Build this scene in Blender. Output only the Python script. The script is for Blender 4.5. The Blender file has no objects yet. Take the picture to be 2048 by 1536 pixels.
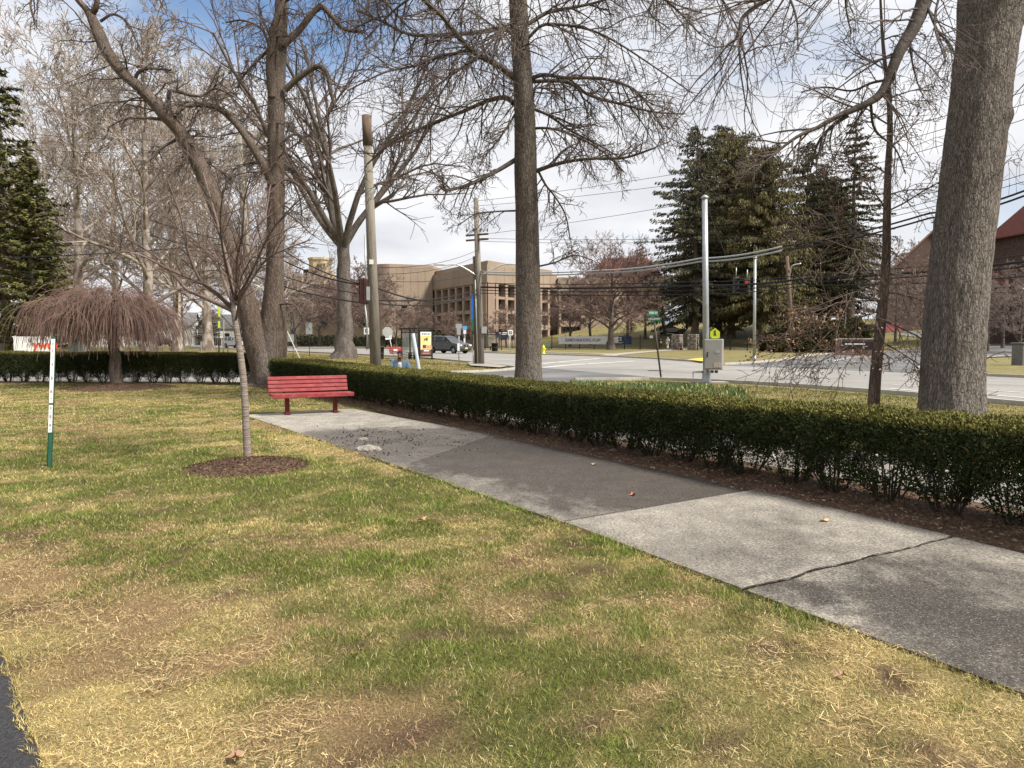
import bpy, bmesh, math, random
import numpy as np
from mathutils import Vector, Matrix

SC = bpy.context.scene
COL = SC.collection
R = math.radians
rng = random.Random(11)
nr = np.random.RandomState(5)

# ------------------------------------------------------------------ camera
FPX, EYE, HORIZON = 1500.0, 1.6, 676.0
PITCH = math.atan((768 - HORIZON) / FPX)
cd = bpy.data.cameras.new('camera'); cam = bpy.data.objects.new('camera', cd); COL.objects.link(cam)
cd.sensor_width = 36.0; cd.lens = FPX / 2048 * 36.0
cd.clip_start = 0.05; cd.clip_end = 12000
cam.location = (0, 0, EYE); cam.rotation_euler = (R(90) - PITCH, 0, 0)
SC.camera = cam

# ------------------------------------------------------------------ world, sun, exposure
SUN_EL, SUN_ROT = R(48), R(118)          # high sun behind thin cloud, to the right of and a little behind the camera
sun_dir = Vector((math.sin(SUN_ROT) * math.cos(SUN_EL), math.cos(SUN_ROT) * math.cos(SUN_EL), math.sin(SUN_EL)))
W = bpy.data.worlds.new('World'); SC.world = W; W.use_nodes = True
nt = W.node_tree; nt.nodes.clear()
def N(nt, t, **k):
    n = nt.nodes.new(t)
    for a, b in k.items(): setattr(n, a, b)
    return n
wo = N(nt, 'ShaderNodeOutputWorld'); bg = N(nt, 'ShaderNodeBackground'); bg2 = N(nt, 'ShaderNodeBackground')
sky = N(nt, 'ShaderNodeTexSky', sky_type='NISHITA', sun_disc=False)
sky.sun_elevation = SUN_EL; sky.sun_rotation = SUN_ROT; sky.air_density = 1.0; sky.dust_density = 0.3; sky.ozone_density = 2.5
bg.inputs['Strength'].default_value = 0.10
nt.links.new(sky.outputs[0], bg.inputs['Color'])
tc = N(nt, 'ShaderNodeTexCoord')
sep = N(nt, 'ShaderNodeSeparateXYZ'); nt.links.new(tc.outputs['Generated'], sep.inputs[0])
add = N(nt, 'ShaderNodeMath', operation='ADD'); add.inputs[1].default_value = 0.22
absn = N(nt, 'ShaderNodeMath', operation='ABSOLUTE'); nt.links.new(sep.outputs[2], absn.inputs[0]); nt.links.new(absn.outputs[0], add.inputs[0])
dx = N(nt, 'ShaderNodeMath', operation='DIVIDE'); nt.links.new(sep.outputs[0], dx.inputs[0]); nt.links.new(add.outputs[0], dx.inputs[1])
dy = N(nt, 'ShaderNodeMath', operation='DIVIDE'); nt.links.new(sep.outputs[1], dy.inputs[0]); nt.links.new(add.outputs[0], dy.inputs[1])
cmb = N(nt, 'ShaderNodeCombineXYZ'); nt.links.new(dx.outputs[0], cmb.inputs[0]); nt.links.new(dy.outputs[0], cmb.inputs[1])
# broken cloud: open blue gaps between the banks (one of them lies up left over the leaning tree)
cn = N(nt, 'ShaderNodeTexNoise'); cn.inputs['Scale'].default_value = 1.15; cn.inputs['Detail'].default_value = 7; cn.inputs['Roughness'].default_value = 0.55
cmap = N(nt, 'ShaderNodeMapping'); cmap.inputs['Location'].default_value = (3.1, 0.4, 0.0)
nt.links.new(cmb.outputs[0], cmap.inputs[0]); nt.links.new(cmap.outputs[0], cn.inputs['Vector'])
def gap(px, py, w, s):
    d = Vector(((px - 1024) / FPX, 1.0, (HORIZON - py) / FPX)).normalized()
    u = Vector((d.x / (d.z + .22), d.y / (d.z + .22), 0))
    v = N(nt, 'ShaderNodeVectorMath', operation='DISTANCE'); nt.links.new(cmb.outputs[0], v.inputs[0]); v.inputs[1].default_value = u
    m = N(nt, 'ShaderNodeMapRange', interpolation_type='SMOOTHSTEP'); nt.links.new(v.outputs['Value'], m.inputs[0])
    m.inputs[1].default_value = 0.0; m.inputs[2].default_value = w; m.inputs[3].default_value = s; m.inputs[4].default_value = 0.0
    return m.outputs[0]
acc = cn.outputs['Fac']
for g in ((480, 40, .52, .36), (880, 110, .45, .22), (640, 10, .4, .12), (1560, 95, .35, .10), (2010, 380, .5, .15), (-1400, -200, 1.0, .4), (3500, 100, .8, .35)):
    a = N(nt, 'ShaderNodeMath', operation='SUBTRACT'); nt.links.new(acc, a.inputs[0]); nt.links.new(gap(*g), a.inputs[1]); acc = a.outputs[0]
cr = N(nt, 'ShaderNodeMapRange', interpolation_type='SMOOTHSTEP'); nt.links.new(acc, cr.inputs[0])
cr.inputs[1].default_value = 0.08; cr.inputs[2].default_value = 0.46
cn2 = N(nt, 'ShaderNodeTexNoise'); cn2.inputs['Scale'].default_value = 1.6; cn2.inputs['Detail'].default_value = 6
nt.links.new(cmb.outputs[0], cn2.inputs['Vector'])
crm = N(nt, 'ShaderNodeValToRGB'); nt.links.new(cn2.outputs['Fac'], crm.inputs[0])
crm.color_ramp.elements[0].position = .32; crm.color_ramp.elements[0].color = (.475, .485, .52, 1)
crm.color_ramp.elements[1].position = .66; crm.color_ramp.elements[1].color = (.665, .665, .675, 1)
nt.links.new(crm.outputs[0], bg2.inputs['Color']); bg2.inputs['Strength'].default_value = 0.95
mx = N(nt, 'ShaderNodeMixShader'); nt.links.new(cr.outputs[0], mx.inputs[0]); nt.links.new(bg.outputs[0], mx.inputs[1]); nt.links.new(bg2.outputs[0], mx.inputs[2])
nt.links.new(mx.outputs[0], wo.inputs['Surface'])

sl = bpy.data.lights.new('sun', 'SUN'); so = bpy.data.objects.new('sun', sl); COL.objects.link(so)
sl.energy = 4.4; sl.angle = R(12); sl.color = (1.0, .94, .84)
so.rotation_euler = sun_dir.to_track_quat('Z', 'Y').to_euler(); so.location = (60, -30, 80)
SC.view_settings.view_transform = 'Standard'; SC.view_settings.look = 'None'
SC.view_settings.gamma = 1.0; SC.view_settings.exposure = 0.75; SC.view_settings.use_curve_mapping = False
SC.render.engine = 'CYCLES'; SC.cycles.max_bounces = 6; SC.cycles.diffuse_bounces = 3; SC.cycles.glossy_bounces = 3
SC.cycles.transparent_max_bounces = 8; SC.cycles.caustics_reflective = False; SC.cycles.caustics_refractive = False

# ------------------------------------------------------------------ place helpers
def sstep(a, b, x):
    t = np.clip((x - a) / (b - a), 0, 1); return t * t * (3 - 2 * t)
def hz(X, Y):
    """height of the terrain: level round the lawn and the street, a rise behind the campus fence on the right"""
    s = (X - 5) * .614 + (Y - 113) * .789
    return 5.2 * sstep(2, 62, s) * sstep(-14, 26, X)
cp, sp_ = math.cos(PITCH), math.sin(PITCH)
def ray(x, y):
    a, b = (x - 1024) / FPX, (768 - y) / FPX
    return Vector((a, cp + b * sp_, b * cp - sp_))
def P(x, y, Y):
    d = ray(x, y); return Vector((0, 0, EYE)) + d * (Y / d.y)
def G(x, y, z=0.0):
    d = ray(x, y); k = (z - EYE) / d.z; return Vector((0, 0, EYE)) + d * k
def GY(x, Y):
    """ground point in the direction of column x at distance Y"""
    X = (x - 1024) / FPX * (Y * cp + (EYE) * sp_)
    return Vector((X, Y, float(hz(X, Y))))

# value noise for numpy
def _h(ix, iy, s):
    n = (ix.astype(np.int64) * 374761393 + iy.astype(np.int64) * 668265263 + s * 1442695041) & 0x7fffffff
    n = ((n ^ (n >> 13)) * 1274126177) & 0x7fffffff
    return ((n ^ (n >> 16)) & 0xffff) / 65535.0
def vnoise(x, y, s=0):
    x = np.asarray(x, float); y = np.asarray(y, float)
    ix, iy = np.floor(x), np.floor(y); fx, fy = x - ix, y - iy
    fx = fx * fx * (3 - 2 * fx); fy = fy * fy * (3 - 2 * fy)
    a = _h(ix, iy, s); b = _h(ix + 1, iy, s); c = _h(ix, iy + 1, s); d = _h(ix + 1, iy + 1, s)
    return (a * (1 - fx) + b * fx) * (1 - fy) + (c * (1 - fx) + d * fx) * fy
def fbm(x, y, s=0, o=4):
    t = 0; a = .5; n = 0
    for i in range(o):
        t = t + a * vnoise(x * 2 ** i, y * 2 ** i, s + i * 7); n += a; a *= .55
    return t / n

# ------------------------------------------------------------------ materials
MATS = {}
def lk(nt, a, b): nt.links.new(a, b)
def pmat(name, c1, c2=None, scale=5.0, stretch=(1, 1, 1), rough=.85, bump=0.0, bscale=None, metal=0.0, detail=6,
         lo=.35, hi=.65, c3=None, scale3=1.0, spec=.3, alpha=None, emit=None, fine=None, crack=None):
    if name in MATS: return MATS[name]
    m = bpy.data.materials.new(name); m.use_nodes = True; t = m.node_tree
    b = t.nodes['Principled BSDF']; b.inputs['Roughness'].default_value = rough; b.inputs['Metallic'].default_value = metal
    b.inputs['Specular IOR Level'].default_value = spec
    b.inputs['Base Color'].default_value = (*c1, 1)
    co = N(t, 'ShaderNodeTexCoord'); mp = N(t, 'ShaderNodeMapping'); mp.inputs['Scale'].default_value = stretch
    lk(t, co.outputs['Object'], mp.inputs[0])
    cur = None
    if c2 is not None:
        n = N(t, 'ShaderNodeTexNoise'); n.inputs['Scale'].default_value = scale; n.inputs['Detail'].default_value = detail
        lk(t, mp.outputs[0], n.inputs['Vector'])
        r = N(t, 'ShaderNodeValToRGB'); r.color_ramp.elements[0].position = lo; r.color_ramp.elements[1].position = hi
        r.color_ramp.elements[0].color = (*c1, 1); r.color_ramp.elements[1].color = (*c2, 1)
        lk(t, n.outputs['Fac'], r.inputs[0]); cur = r.outputs[0]
    if c3 is not None:
        n3 = N(t, 'ShaderNodeTexNoise'); n3.inputs['Scale'].default_value = scale3; n3.inputs['Detail'].default_value = 5
        lk(t, mp.outputs[0], n3.inputs['Vector'])
        r3 = N(t, 'ShaderNodeMapRange'); r3.inputs[1].default_value = .48; r3.inputs[2].default_value = .68; lk(t, n3.outputs['Fac'], r3.inputs[0])
        mxn = N(t, 'ShaderNodeMix', data_type='RGBA'); lk(t, r3.outputs[0], mxn.inputs[0])
        if cur: lk(t, cur, mxn.inputs[6])
        else: mxn.inputs[6].default_value = (*c1, 1)
        mxn.inputs[7].default_value = (*c3, 1); cur = mxn.outputs[2]
    if fine is not None:                       # speckle: (scale, amount)
        nf = N(t, 'ShaderNodeTexNoise'); nf.inputs['Scale'].default_value = fine[0]; nf.inputs['Detail'].default_value = 3
        lk(t, co.outputs['Object'], nf.inputs['Vector'])
        rf = N(t, 'ShaderNodeMapRange'); rf.inputs[1].default_value = .3; rf.inputs[2].default_value = .7
        rf.inputs[3].default_value = 1 - fine[1]; rf.inputs[4].default_value = 1 + fine[1]; lk(t, nf.outputs['Fac'], rf.inputs[0])
        vm = N(t, 'ShaderNodeVectorMath', operation='SCALE')
        if cur: lk(t, cur, vm.inputs[0])
        else: vm.inputs[0].default_value = c1
        lk(t, rf.outputs[0], vm.inputs['Scale']); cur = vm.outputs[0]
    hgt = None
    if crack is not None:                      # fissures between bark plates: (scale, width, darkness)
        wv = N(t, 'ShaderNodeTexNoise'); wv.inputs['Scale'].default_value = crack[0] * .5; wv.inputs['Detail'].default_value = 3; lk(t, mp.outputs[0], wv.inputs['Vector'])
        ad = N(t, 'ShaderNodeVectorMath', operation='MULTIPLY_ADD'); lk(t, wv.outputs['Color'], ad.inputs[0]); ad.inputs[1].default_value = (1.2 / crack[0],) * 3; lk(t, mp.outputs[0], ad.inputs[2])
        vr = N(t, 'ShaderNodeTexVoronoi', feature='DISTANCE_TO_EDGE'); vr.inputs['Scale'].default_value = crack[0]; lk(t, ad.outputs[0], vr.inputs['Vector'])
        cm = N(t, 'ShaderNodeMapRange'); cm.inputs[1].default_value = 0; cm.inputs[2].default_value = crack[1]; cm.inputs[3].default_value = 1 - crack[2]; cm.inputs[4].default_value = 1.0; lk(t, vr.outputs['Distance'], cm.inputs[0]); hgt = cm.outputs[0]
        vc = N(t, 'ShaderNodeVectorMath', operation='SCALE')
        if cur: lk(t, cur, vc.inputs[0])
        else: vc.inputs[0].default_value = c1
        lk(t, hgt, vc.inputs['Scale']); cur = vc.outputs[0]
    if cur: lk(t, cur, b.inputs['Base Color'])
    if bump:
        nb = N(t, 'ShaderNodeTexNoise'); nb.inputs['Scale'].default_value = bscale or scale * 3; nb.inputs['Detail'].default_value = 5
        lk(t, mp.outputs[0], nb.inputs['Vector'])
        bn = N(t, 'ShaderNodeBump'); bn.inputs['Strength'].default_value = bump; bn.inputs['Distance'].default_value = .03
        lk(t, nb.outputs['Fac'], bn.inputs['Height']); nrm_ = bn.outputs[0]
        if hgt is not None:
            b2n = N(t, 'ShaderNodeBump'); b2n.inputs['Strength'].default_value = .9; b2n.inputs['Distance'].default_value = .03; lk(t, hgt, b2n.inputs['Height']); lk(t, bn.outputs[0], b2n.inputs['Normal']); nrm_ = b2n.outputs[0]
        lk(t, nrm_, b.inputs['Normal'])
    if emit:
        b.inputs['Emission Color'].default_value = (*emit[0], 1); b.inputs['Emission Strength'].default_value = emit[1]
    if alpha is not None:
        b.inputs['Alpha'].default_value = alpha
    MATS[name] = m; return m
def amat(name, attr='tint', rough=.85, spec=.2, transl=0.0, fine=None, bump=0, bscale=60):
    """colour from a per-blade / per-leaf attribute of the thing itself"""
    m = bpy.data.materials.new(name); m.use_nodes = True; t = m.node_tree; b = t.nodes['Principled BSDF']
    b.inputs['Roughness'].default_value = rough; b.inputs['Specular IOR Level'].default_value = spec
    a = N(t, 'ShaderNodeAttribute', attribute_name=attr); cur = a.outputs['Color']
    co = N(t, 'ShaderNodeTexCoord')
    if fine:
        nf = N(t, 'ShaderNodeTexNoise'); nf.inputs['Scale'].default_value = fine[0]; nf.inputs['Detail'].default_value = 4
        lk(t, co.outputs['Object'], nf.inputs['Vector'])
        rf = N(t, 'ShaderNodeMapRange'); rf.inputs[1].default_value = .3; rf.inputs[2].default_value = .7
        rf.inputs[3].default_value = 1 - fine[1]; rf.inputs[4].default_value = 1 + fine[1]; lk(t, nf.outputs['Fac'], rf.inputs[0])
        vm = N(t, 'ShaderNodeVectorMath', operation='SCALE'); lk(t, cur, vm.inputs[0]); lk(t, rf.outputs[0], vm.inputs['Scale']); cur = vm.outputs[0]
    lk(t, cur, b.inputs['Base Color'])
    if bump:
        nb = N(t, 'ShaderNodeTexNoise'); nb.inputs['Scale'].default_value = bscale; nb.inputs['Detail'].default_value = 4
        lk(t, co.outputs['Object'], nb.inputs['Vector'])
        bn = N(t, 'ShaderNodeBump'); bn.inputs['Strength'].default_value = bump; bn.inputs['Distance'].default_value = .02
        lk(t, nb.outputs['Fac'], bn.inputs['Height']); lk(t, bn.outputs[0], b.inputs['Normal'])
    MATS[name] = m; return m

# ------------------------------------------------------------------ object helpers
OFF = {}
def tag(o, label=None, cat=None, group=None, kind=None):
    if label: o['label'] = label
    if cat: o['category'] = cat
    if group: o['group'] = group
    if kind: o['kind'] = kind
    return o
def thing(name, label, cat, loc=(0, 0, 0), group=None):
    o = bpy.data.objects.new(name, None); COL.objects.link(o); o.location = loc; o.empty_display_size = .2
    OFF[o] = Vector(loc); return tag(o, label, cat, group)
def npmesh(name, V, F, smooth=False, mats=None, mi=None):
    """V (n,3), F (m,k) arrays -> mesh"""
    V = np.asarray(V, np.float32).reshape(-1, 3); me = bpy.data.meshes.new(name)
    if isinstance(F, np.ndarray): F = [F]
    F = [f for f in F if len(f)]
    me.vertices.add(len(V)); me.vertices.foreach_set('co', V.ravel())
    tot = np.concatenate([np.full(len(f), f.shape[1], np.int32) for f in F]); idx = np.concatenate([np.asarray(f, np.int32).ravel() for f in F])
    me.loops.add(len(idx)); me.loops.foreach_set('vertex_index', idx)
    me.polygons.add(len(tot)); st = np.concatenate(([0], np.cumsum(tot)[:-1])).astype(np.int32)
    me.polygons.foreach_set('loop_start', st); me.polygons.foreach_set('loop_total', tot)
    if smooth: me.polygons.foreach_set('use_smooth', np.ones(len(tot), bool))
    if mi is not None: me.polygons.foreach_set('material_index', np.asarray(mi, np.int32))
    me.update(calc_edges=True)
    for m in (mats or []): me.materials.append(m)
    return me
def place(name, me, parent=None):
    o = bpy.data.objects.new(name, me); COL.objects.link(o)
    if parent is not None: o.parent = parent
    return o
def off_of(parent):
    while parent is not None:
        if parent in OFF: return OFF[parent]
        parent = parent.parent
    return Vector((0, 0, 0))
def rotm(rx=0, ry=0, rz=0): return Matrix.Rotation(rz, 3, 'Z') @ Matrix.Rotation(ry, 3, 'Y') @ Matrix.Rotation(rx, 3, 'X')
class MB:
    """collects shapes in world coordinates and builds ONE mesh object"""
    def __init__(s): s.v = []; s.f = []; s.sm = []
    def add(s, vs, fs, smooth=False):
        b = len(s.v); s.v += [tuple(v) for v in vs]; s.f += [tuple(i + b for i in f) for f in fs]; s.sm += [smooth] * len(fs); return s
    def box(s, c, d, rz=0, rx=0, ry=0, taper=1.0, bev=0.0):
        m = rotm(rx, ry, rz); c = Vector(c); hx, hy, hh = d[0] / 2, d[1] / 2, d[2] / 2
        if bev:
            e = min(bev, hx * .9, hy * .9, hh * .9); vs = []
            for zz, ins in ((-hh, e), (-hh + e, 0), (hh - e, 0), (hh, e)):
                x, y = hx - ins, hy - ins
                for px, py in ((-x, -y + e), (-x + e, -y), (x - e, -y), (x, -y + e), (x, y - e), (x - e, y), (-x + e, y), (-x, y - e)):
                    vs.append(c + m @ Vector((px, py, zz)))
            fs = [tuple(range(7, -1, -1)), tuple(range(24, 32))]
            for k in range(3):
                for i in range(8): fs.append((k * 8 + i, k * 8 + (i + 1) % 8, k * 8 + 8 + (i + 1) % 8, k * 8 + 8 + i))
            return s.add(vs, fs)
        vs = []
        for z in (-1, 1):
            k = taper if z > 0 else 1.0
            for x, y in ((-1, -1), (1, -1), (1, 1), (-1, 1)): vs.append(c + m @ Vector((x * hx * k, y * hy * k, z * hh)))
        return s.add(vs, [(3, 2, 1, 0), (4, 5, 6, 7), (0, 1, 5, 4), (1, 2, 6, 5), (2, 3, 7, 6), (3, 0, 4, 7)])
    def tube(s, pts, r, n=8, cap=True, smooth=True):
        pts = [Vector(p) for p in pts]; rs = r if isinstance(r, (list, tuple)) else [r] * len(pts)
        d0 = (pts[-1] - pts[0]); ref = Vector((0, 0, 1)) if abs(d0.normalized().z) < .8 else Vector((1, 0, 0))
        vs = []
        for i, p in enumerate(pts):
            t = (pts[min(i + 1, len(pts) - 1)] - pts[max(i - 1, 0)]).normalized()
            a = t.cross(ref).normalized(); b = t.cross(a)
            for k in range(n):
                an = 2 * math.pi * k / n; vs.append(p + (a * math.cos(an) + b * math.sin(an)) * rs[i])
        fs = []
        for i in range(len(pts) - 1):
            for k in range(n): fs.append((i * n + k, i * n + (k + 1) % n, (i + 1) * n + (k + 1) % n, (i + 1) * n + k))
        s.add(vs, fs, smooth)
        if cap:
            b = len(s.v) - len(vs); s.f += [tuple(b + k for k in range(n - 1, -1, -1)), tuple(b + (len(pts) - 1) * n + k for k in range(n))]; s.sm += [False, False]
        return s
    def prism(s, poly, z0, z1):
        n = len(poly); vs = [(p[0], p[1], z0) for p in poly] + [(p[0], p[1], z1) for p in poly]
        fs = [tuple(range(n - 1, -1, -1)), tuple(range(n, 2 * n))] + [(i, (i + 1) % n, n + (i + 1) % n, n + i) for i in range(n)]
        return s.add(vs, fs)
    def slab(s, quad, d):
        """a quad (4 pts) thickened along vector d"""
        a = [Vector(p) for p in quad]; b = [p + Vector(d) for p in a]; n = len(a)
        return s.add(a + b, [tuple(range(n)), tuple(range(2 * n - 1, n - 1, -1))] + [(i, n + i, n + (i + 1) % n, (i + 1) % n) for i in range(n)])
    def lathe(s, prof, c, n=16, smooth=True):
        c = Vector(c); vs = []
        for r, z in prof:
            for k in range(n):
                a = 2 * math.pi * k / n; vs.append(c + Vector((r * math.cos(a), r * math.sin(a), z)))
        fs = []
        for i in range(len(prof) - 1):
            for k in range(n): fs.append((i * n + k, i * n + (k + 1) % n, (i + 1) * n + (k + 1) % n, (i + 1) * n + k))
        return s.add(vs, fs, smooth)
    def mesh(s, name, mat, off=Vector((0, 0, 0))):
        me = bpy.data.meshes.new(name); me.from_pydata([(v[0] - off.x, v[1] - off.y, v[2] - off.z) for v in s.v], [], s.f)
        me.polygons.foreach_set('use_smooth', s.sm)
        bm = bmesh.new(); bm.from_mesh(me); bmesh.ops.recalc_face_normals(bm, faces=bm.faces); bm.to_mesh(me); bm.free()
        if mat: me.materials.append(mat)
        return me
    def build(s, name, mat, parent=None, label=None, cat=None, group=None, kind=None):
        o = place(name, s.mesh(name, mat, off_of(parent)), parent); return tag(o, label, cat, group, kind)
def text(name, body, size, mat, parent, loc, rz=0.0, ext=.003, bold=0.0, sx=1.0, align='CENTER', kind=None):
    cu = bpy.data.curves.new('t', 'FONT'); cu.body = body; cu.size = size; cu.extrude = ext; cu.offset = bold
    cu.align_x = align; cu.align_y = 'CENTER'; cu.resolution_u = 2
    t = bpy.data.objects.new('t', cu); COL.objects.link(t); me = bpy.data.meshes.new_from_object(t)
    bpy.data.objects.remove(t); bpy.data.curves.remove(cu)
    off = off_of(parent); M4 = Matrix.Translation(Vector(loc) - off) @ Matrix.Rotation(rz, 4, 'Z') @ Matrix.Rotation(R(90), 4, 'X') @ Matrix.Diagonal((sx, 1, 1, 1))
    me.transform(M4); me.materials.clear(); me.materials.append(mat); me.name = name
    return tag(place(name, me, parent), kind=kind)
def copy_tree(o, parent=None):
    c = o.copy(); COL.objects.link(c); c.parent = parent
    for ch in o.children: copy_tree(ch, c)
    return c

# many tapered tubes at once: lists of (points, radii)
def tubes_np(polys, n):
    P_, R_, S_, L_ = [], [], [], []
    for pts, rad in polys:
        P_ += [tuple(p) for p in pts]; R_ += list(rad); S_.append(len(pts))
    P_ = np.array(P_); R_ = np.array(R_); S_ = np.array(S_)
    st = np.concatenate(([0], np.cumsum(S_)[:-1])); first = np.zeros(len(P_), bool); first[st] = True
    last = np.zeros(len(P_), bool); last[st + S_ - 1] = True
    nx = np.arange(len(P_)) + 1; nx[last] -= 1; pv = np.arange(len(P_)) - 1; pv[first] += 1
    T = P_[nx] - P_[pv]; T /= np.maximum(np.linalg.norm(T, axis=1, keepdims=True), 1e-9)
    D = P_[st + S_ - 1] - P_[st]; D /= np.maximum(np.linalg.norm(D, axis=1, keepdims=True), 1e-9)
    ref = np.where(np.abs(D[:, 2:3]) < .75, np.array([[0, 0, 1.]]), np.array([[1., .2, 0]])); ref = np.repeat(ref, S_, axis=0)
    A = np.cross(T, ref); A /= np.maximum(np.linalg.norm(A, axis=1, keepdims=True), 1e-9); B = np.cross(T, A)
    an = 2 * np.pi * np.arange(n) / n
    V = P_[:, None, :] + R_[:, None, None] * (A[:, None, :] * np.cos(an)[None, :, None] + B[:, None, :] * np.sin(an)[None, :, None])
    i = np.nonzero(~last)[0]; k = np.arange(n); k2 = (k + 1) % n
    F = np.stack([i[:, None] * n + k, i[:, None] * n + k2, (i + 1)[:, None] * n + k2, (i + 1)[:, None] * n + k], -1).reshape(-1, 4)
    return V.reshape(-1, 3), F
def tubes_mesh(name, groups, mat, off=Vector((0, 0, 0))):
    """groups: list of (polys, sides)"""
    Vs, Fs, b = [], [], 0
    for polys, n in groups:
        if not polys: continue
        V, F = tubes_np(polys, n); Vs.append(V); Fs.append(F + b); b += len(V)
    V = np.concatenate(Vs) - np.array(off); return npmesh(name, V, np.concatenate(Fs), True, [mat])
def smooth_line(pts, k=4):
    """Catmull-Rom through points (each a tuple of any length)"""
    a = [np.array(p, float) for p in pts]; a = [2 * a[0] - a[1]] + a + [2 * a[-1] - a[-2]]; out = []
    for i in range(1, len(a) - 2):
        for j in range(k):
            t = j / k; p0, p1, p2, p3 = a[i - 1], a[i], a[i + 1], a[i + 2]
            out.append(.5 * (2 * p1 + (p2 - p0) * t + (2 * p0 - 5 * p1 + 4 * p2 - p3) * t * t + (3 * p1 - p0 - 3 * p2 + p3) * t ** 3))
    out.append(a[-2]); return out

# ================================================================== LARGE STRUCTURE
m_ground = pmat('far_lawn', (.18, .145, .058), (.115, .115, .036), scale=.35, c3=(.225, .175, .078), scale3=1.3, bump=.5, bscale=6, fine=(14, .28))
m_street = pmat('street_asphalt', (.27, .26, .243), (.225, .217, .205), scale=.5, stretch=(1, 1, 1), bump=.25, bscale=40, fine=(26, .12), rough=.9, c3=(.20, .194, .186), scale3=.15)
m_dark = pmat('side_street_asphalt', (.115, .114, .115), (.085, .085, .088), scale=.5, bump=.3, bscale=50, fine=(30, .16), rough=.9, c3=(.19, .19, .19), scale3=.25)
m_drive = pmat('driveway_asphalt', (.035, .035, .038), (.06, .06, .064), scale=70, bump=.9, bscale=120, fine=(220, .5), rough=.85)
m_walk = pmat('pale_sidewalk', (.33, .30, .26), (.28, .255, .22), scale=1.2, fine=(30, .08), rough=.9)
m_agg = pmat('aggregate_sidewalk', (.22, .20, .175), (.14, .128, .112), scale=55, bump=.5, bscale=90, fine=(120, .3), c3=(.30, .28, .25), scale3=1.2)
m_kerb = pmat('kerb_stone', (.42, .39, .34), (.33, .31, .275), scale=2, fine=(20, .15))
m_paint = pmat('road_paint', (.72, .71, .68), (.5, .49, .47), scale=6, rough=.7)
m_soil = pmat('bark_mulch', (.085, .050, .033), (.16, .10, .064), scale=28, bump=1.0, bscale=60, fine=(90, .45), c3=(.15, .10, .065), scale3=9)
m_verge = pmat('verge_grass', (.195, .16, .06), (.12, .125, .034), scale=.7, c3=(.26, .20, .09), scale3=1.5, bump=.6, bscale=25, fine=(40, .3))
m_dirt = pmat('bare_verge', (.17, .105, .07), (.21, .145, .095), scale=1.5, fine=(14, .2))

# ground: one sheet to the horizon
def lines(a, b, fine, far):
    g = list(np.arange(a, b + fine, fine)); s = fine
    while g[-1] < far: s *= 1.5; g.append(g[-1] + s)
    s = fine
    while g[0] > -far: s *= 1.5; g.insert(0, g[0] - s)
    return np.array(g)
gx = lines(-90, 110, 3.0, 5000); gy = lines(-20, 240, 3.0, 5000)
XX, YY = np.meshgrid(gx, gy); ZZ = hz(XX, YY)
nxg = len(gx); ii = np.arange(len(gy) - 1)[:, None] * nxg + np.arange(nxg - 1)[None, :]
F = np.stack([ii, ii + 1, ii + 1 + nxg, ii + nxg], -1).reshape(-1, 4)
ground = place('ground', npmesh('ground', np.stack([XX, YY, ZZ], -1).reshape(-1, 3), F, True, [m_ground]))
tag(ground, kind='structure')

def sheet(name, poly, z, mat, kind='structure', sub=0):
    """flat polygon (list of Vector/tuple) draped on the terrain, z above it"""
    bm = bmesh.new(); vs = [bm.verts.new((p[0], p[1], 0)) for p in poly]; bm.faces.new(vs)
    bmesh.ops.triangulate(bm, faces=bm.faces[:])
    for _ in range(sub): bmesh.ops.subdivide_edges(bm, edges=[e for e in bm.edges if e.calc_length() > 3], cuts=1, use_grid_fill=False); bmesh.ops.triangulate(bm, faces=bm.faces[:])
    for v in bm.verts: v.co.z = float(hz(v.co.x, v.co.y)) + z
    bmesh.ops.recalc_face_normals(bm, faces=bm.faces)
    for f in bm.faces:
        if f.normal.z < 0: f.normal_flip()
    me = bpy.data.meshes.new(name); bm.to_mesh(me); bm.free(); me.materials.append(mat)
    o = place(name, me)
    return tag(o, kind=kind) if kind else o
def strip(name, L, Rr, z, mat, parent=None, kind='structure', k=6, side=0.0):
    """band between two polylines with the same number of points"""
    a = smooth_line([(p[0], p[1]) for p in L], k); b = smooth_line([(p[0], p[1]) for p in Rr], k); m = 4
    V = []
    for p, q in zip(a, b):
        for j in range(m + 1):
            t = j / m; x, y = p * (1 - t) + q * t; V.append((x, y, float(hz(x, y)) + z))
    i = np.arange(len(a) - 1)[:, None] * (m + 1) + np.arange(m)[None, :]
    F = np.stack([i, i + 1, i + 2 + m, i + 1 + m], -1).reshape(-1, 4)
    me = npmesh(name, V, F, False, [mat]); bm = bmesh.new(); bm.from_mesh(me)
    bmesh.ops.recalc_face_normals(bm, faces=bm.faces)
    if sum(f.normal.z for f in bm.faces) < 0: bmesh.ops.reverse_faces(bm, faces=bm.faces)
    bm.to_mesh(me); bm.free()
    o = place(name, me, parent); return tag(o, kind=kind) if kind else o
def offset_line(pts, d):
    pts = [Vector((p[0], p[1])) for p in pts]; out = []
    for i, p in enumerate(pts):
        t = (pts[min(i + 1, len(pts) - 1)] - pts[max(i - 1, 0)]).normalized(); out.append(p + Vector((-t.y, t.x)) * d)
    return out
def band(name, pts, w, z, mat, parent=None, kind='structure', k=6):
    return strip(name, offset_line(pts, -w / 2), offset_line(pts, w / 2), z, mat, parent, kind, k)
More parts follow.
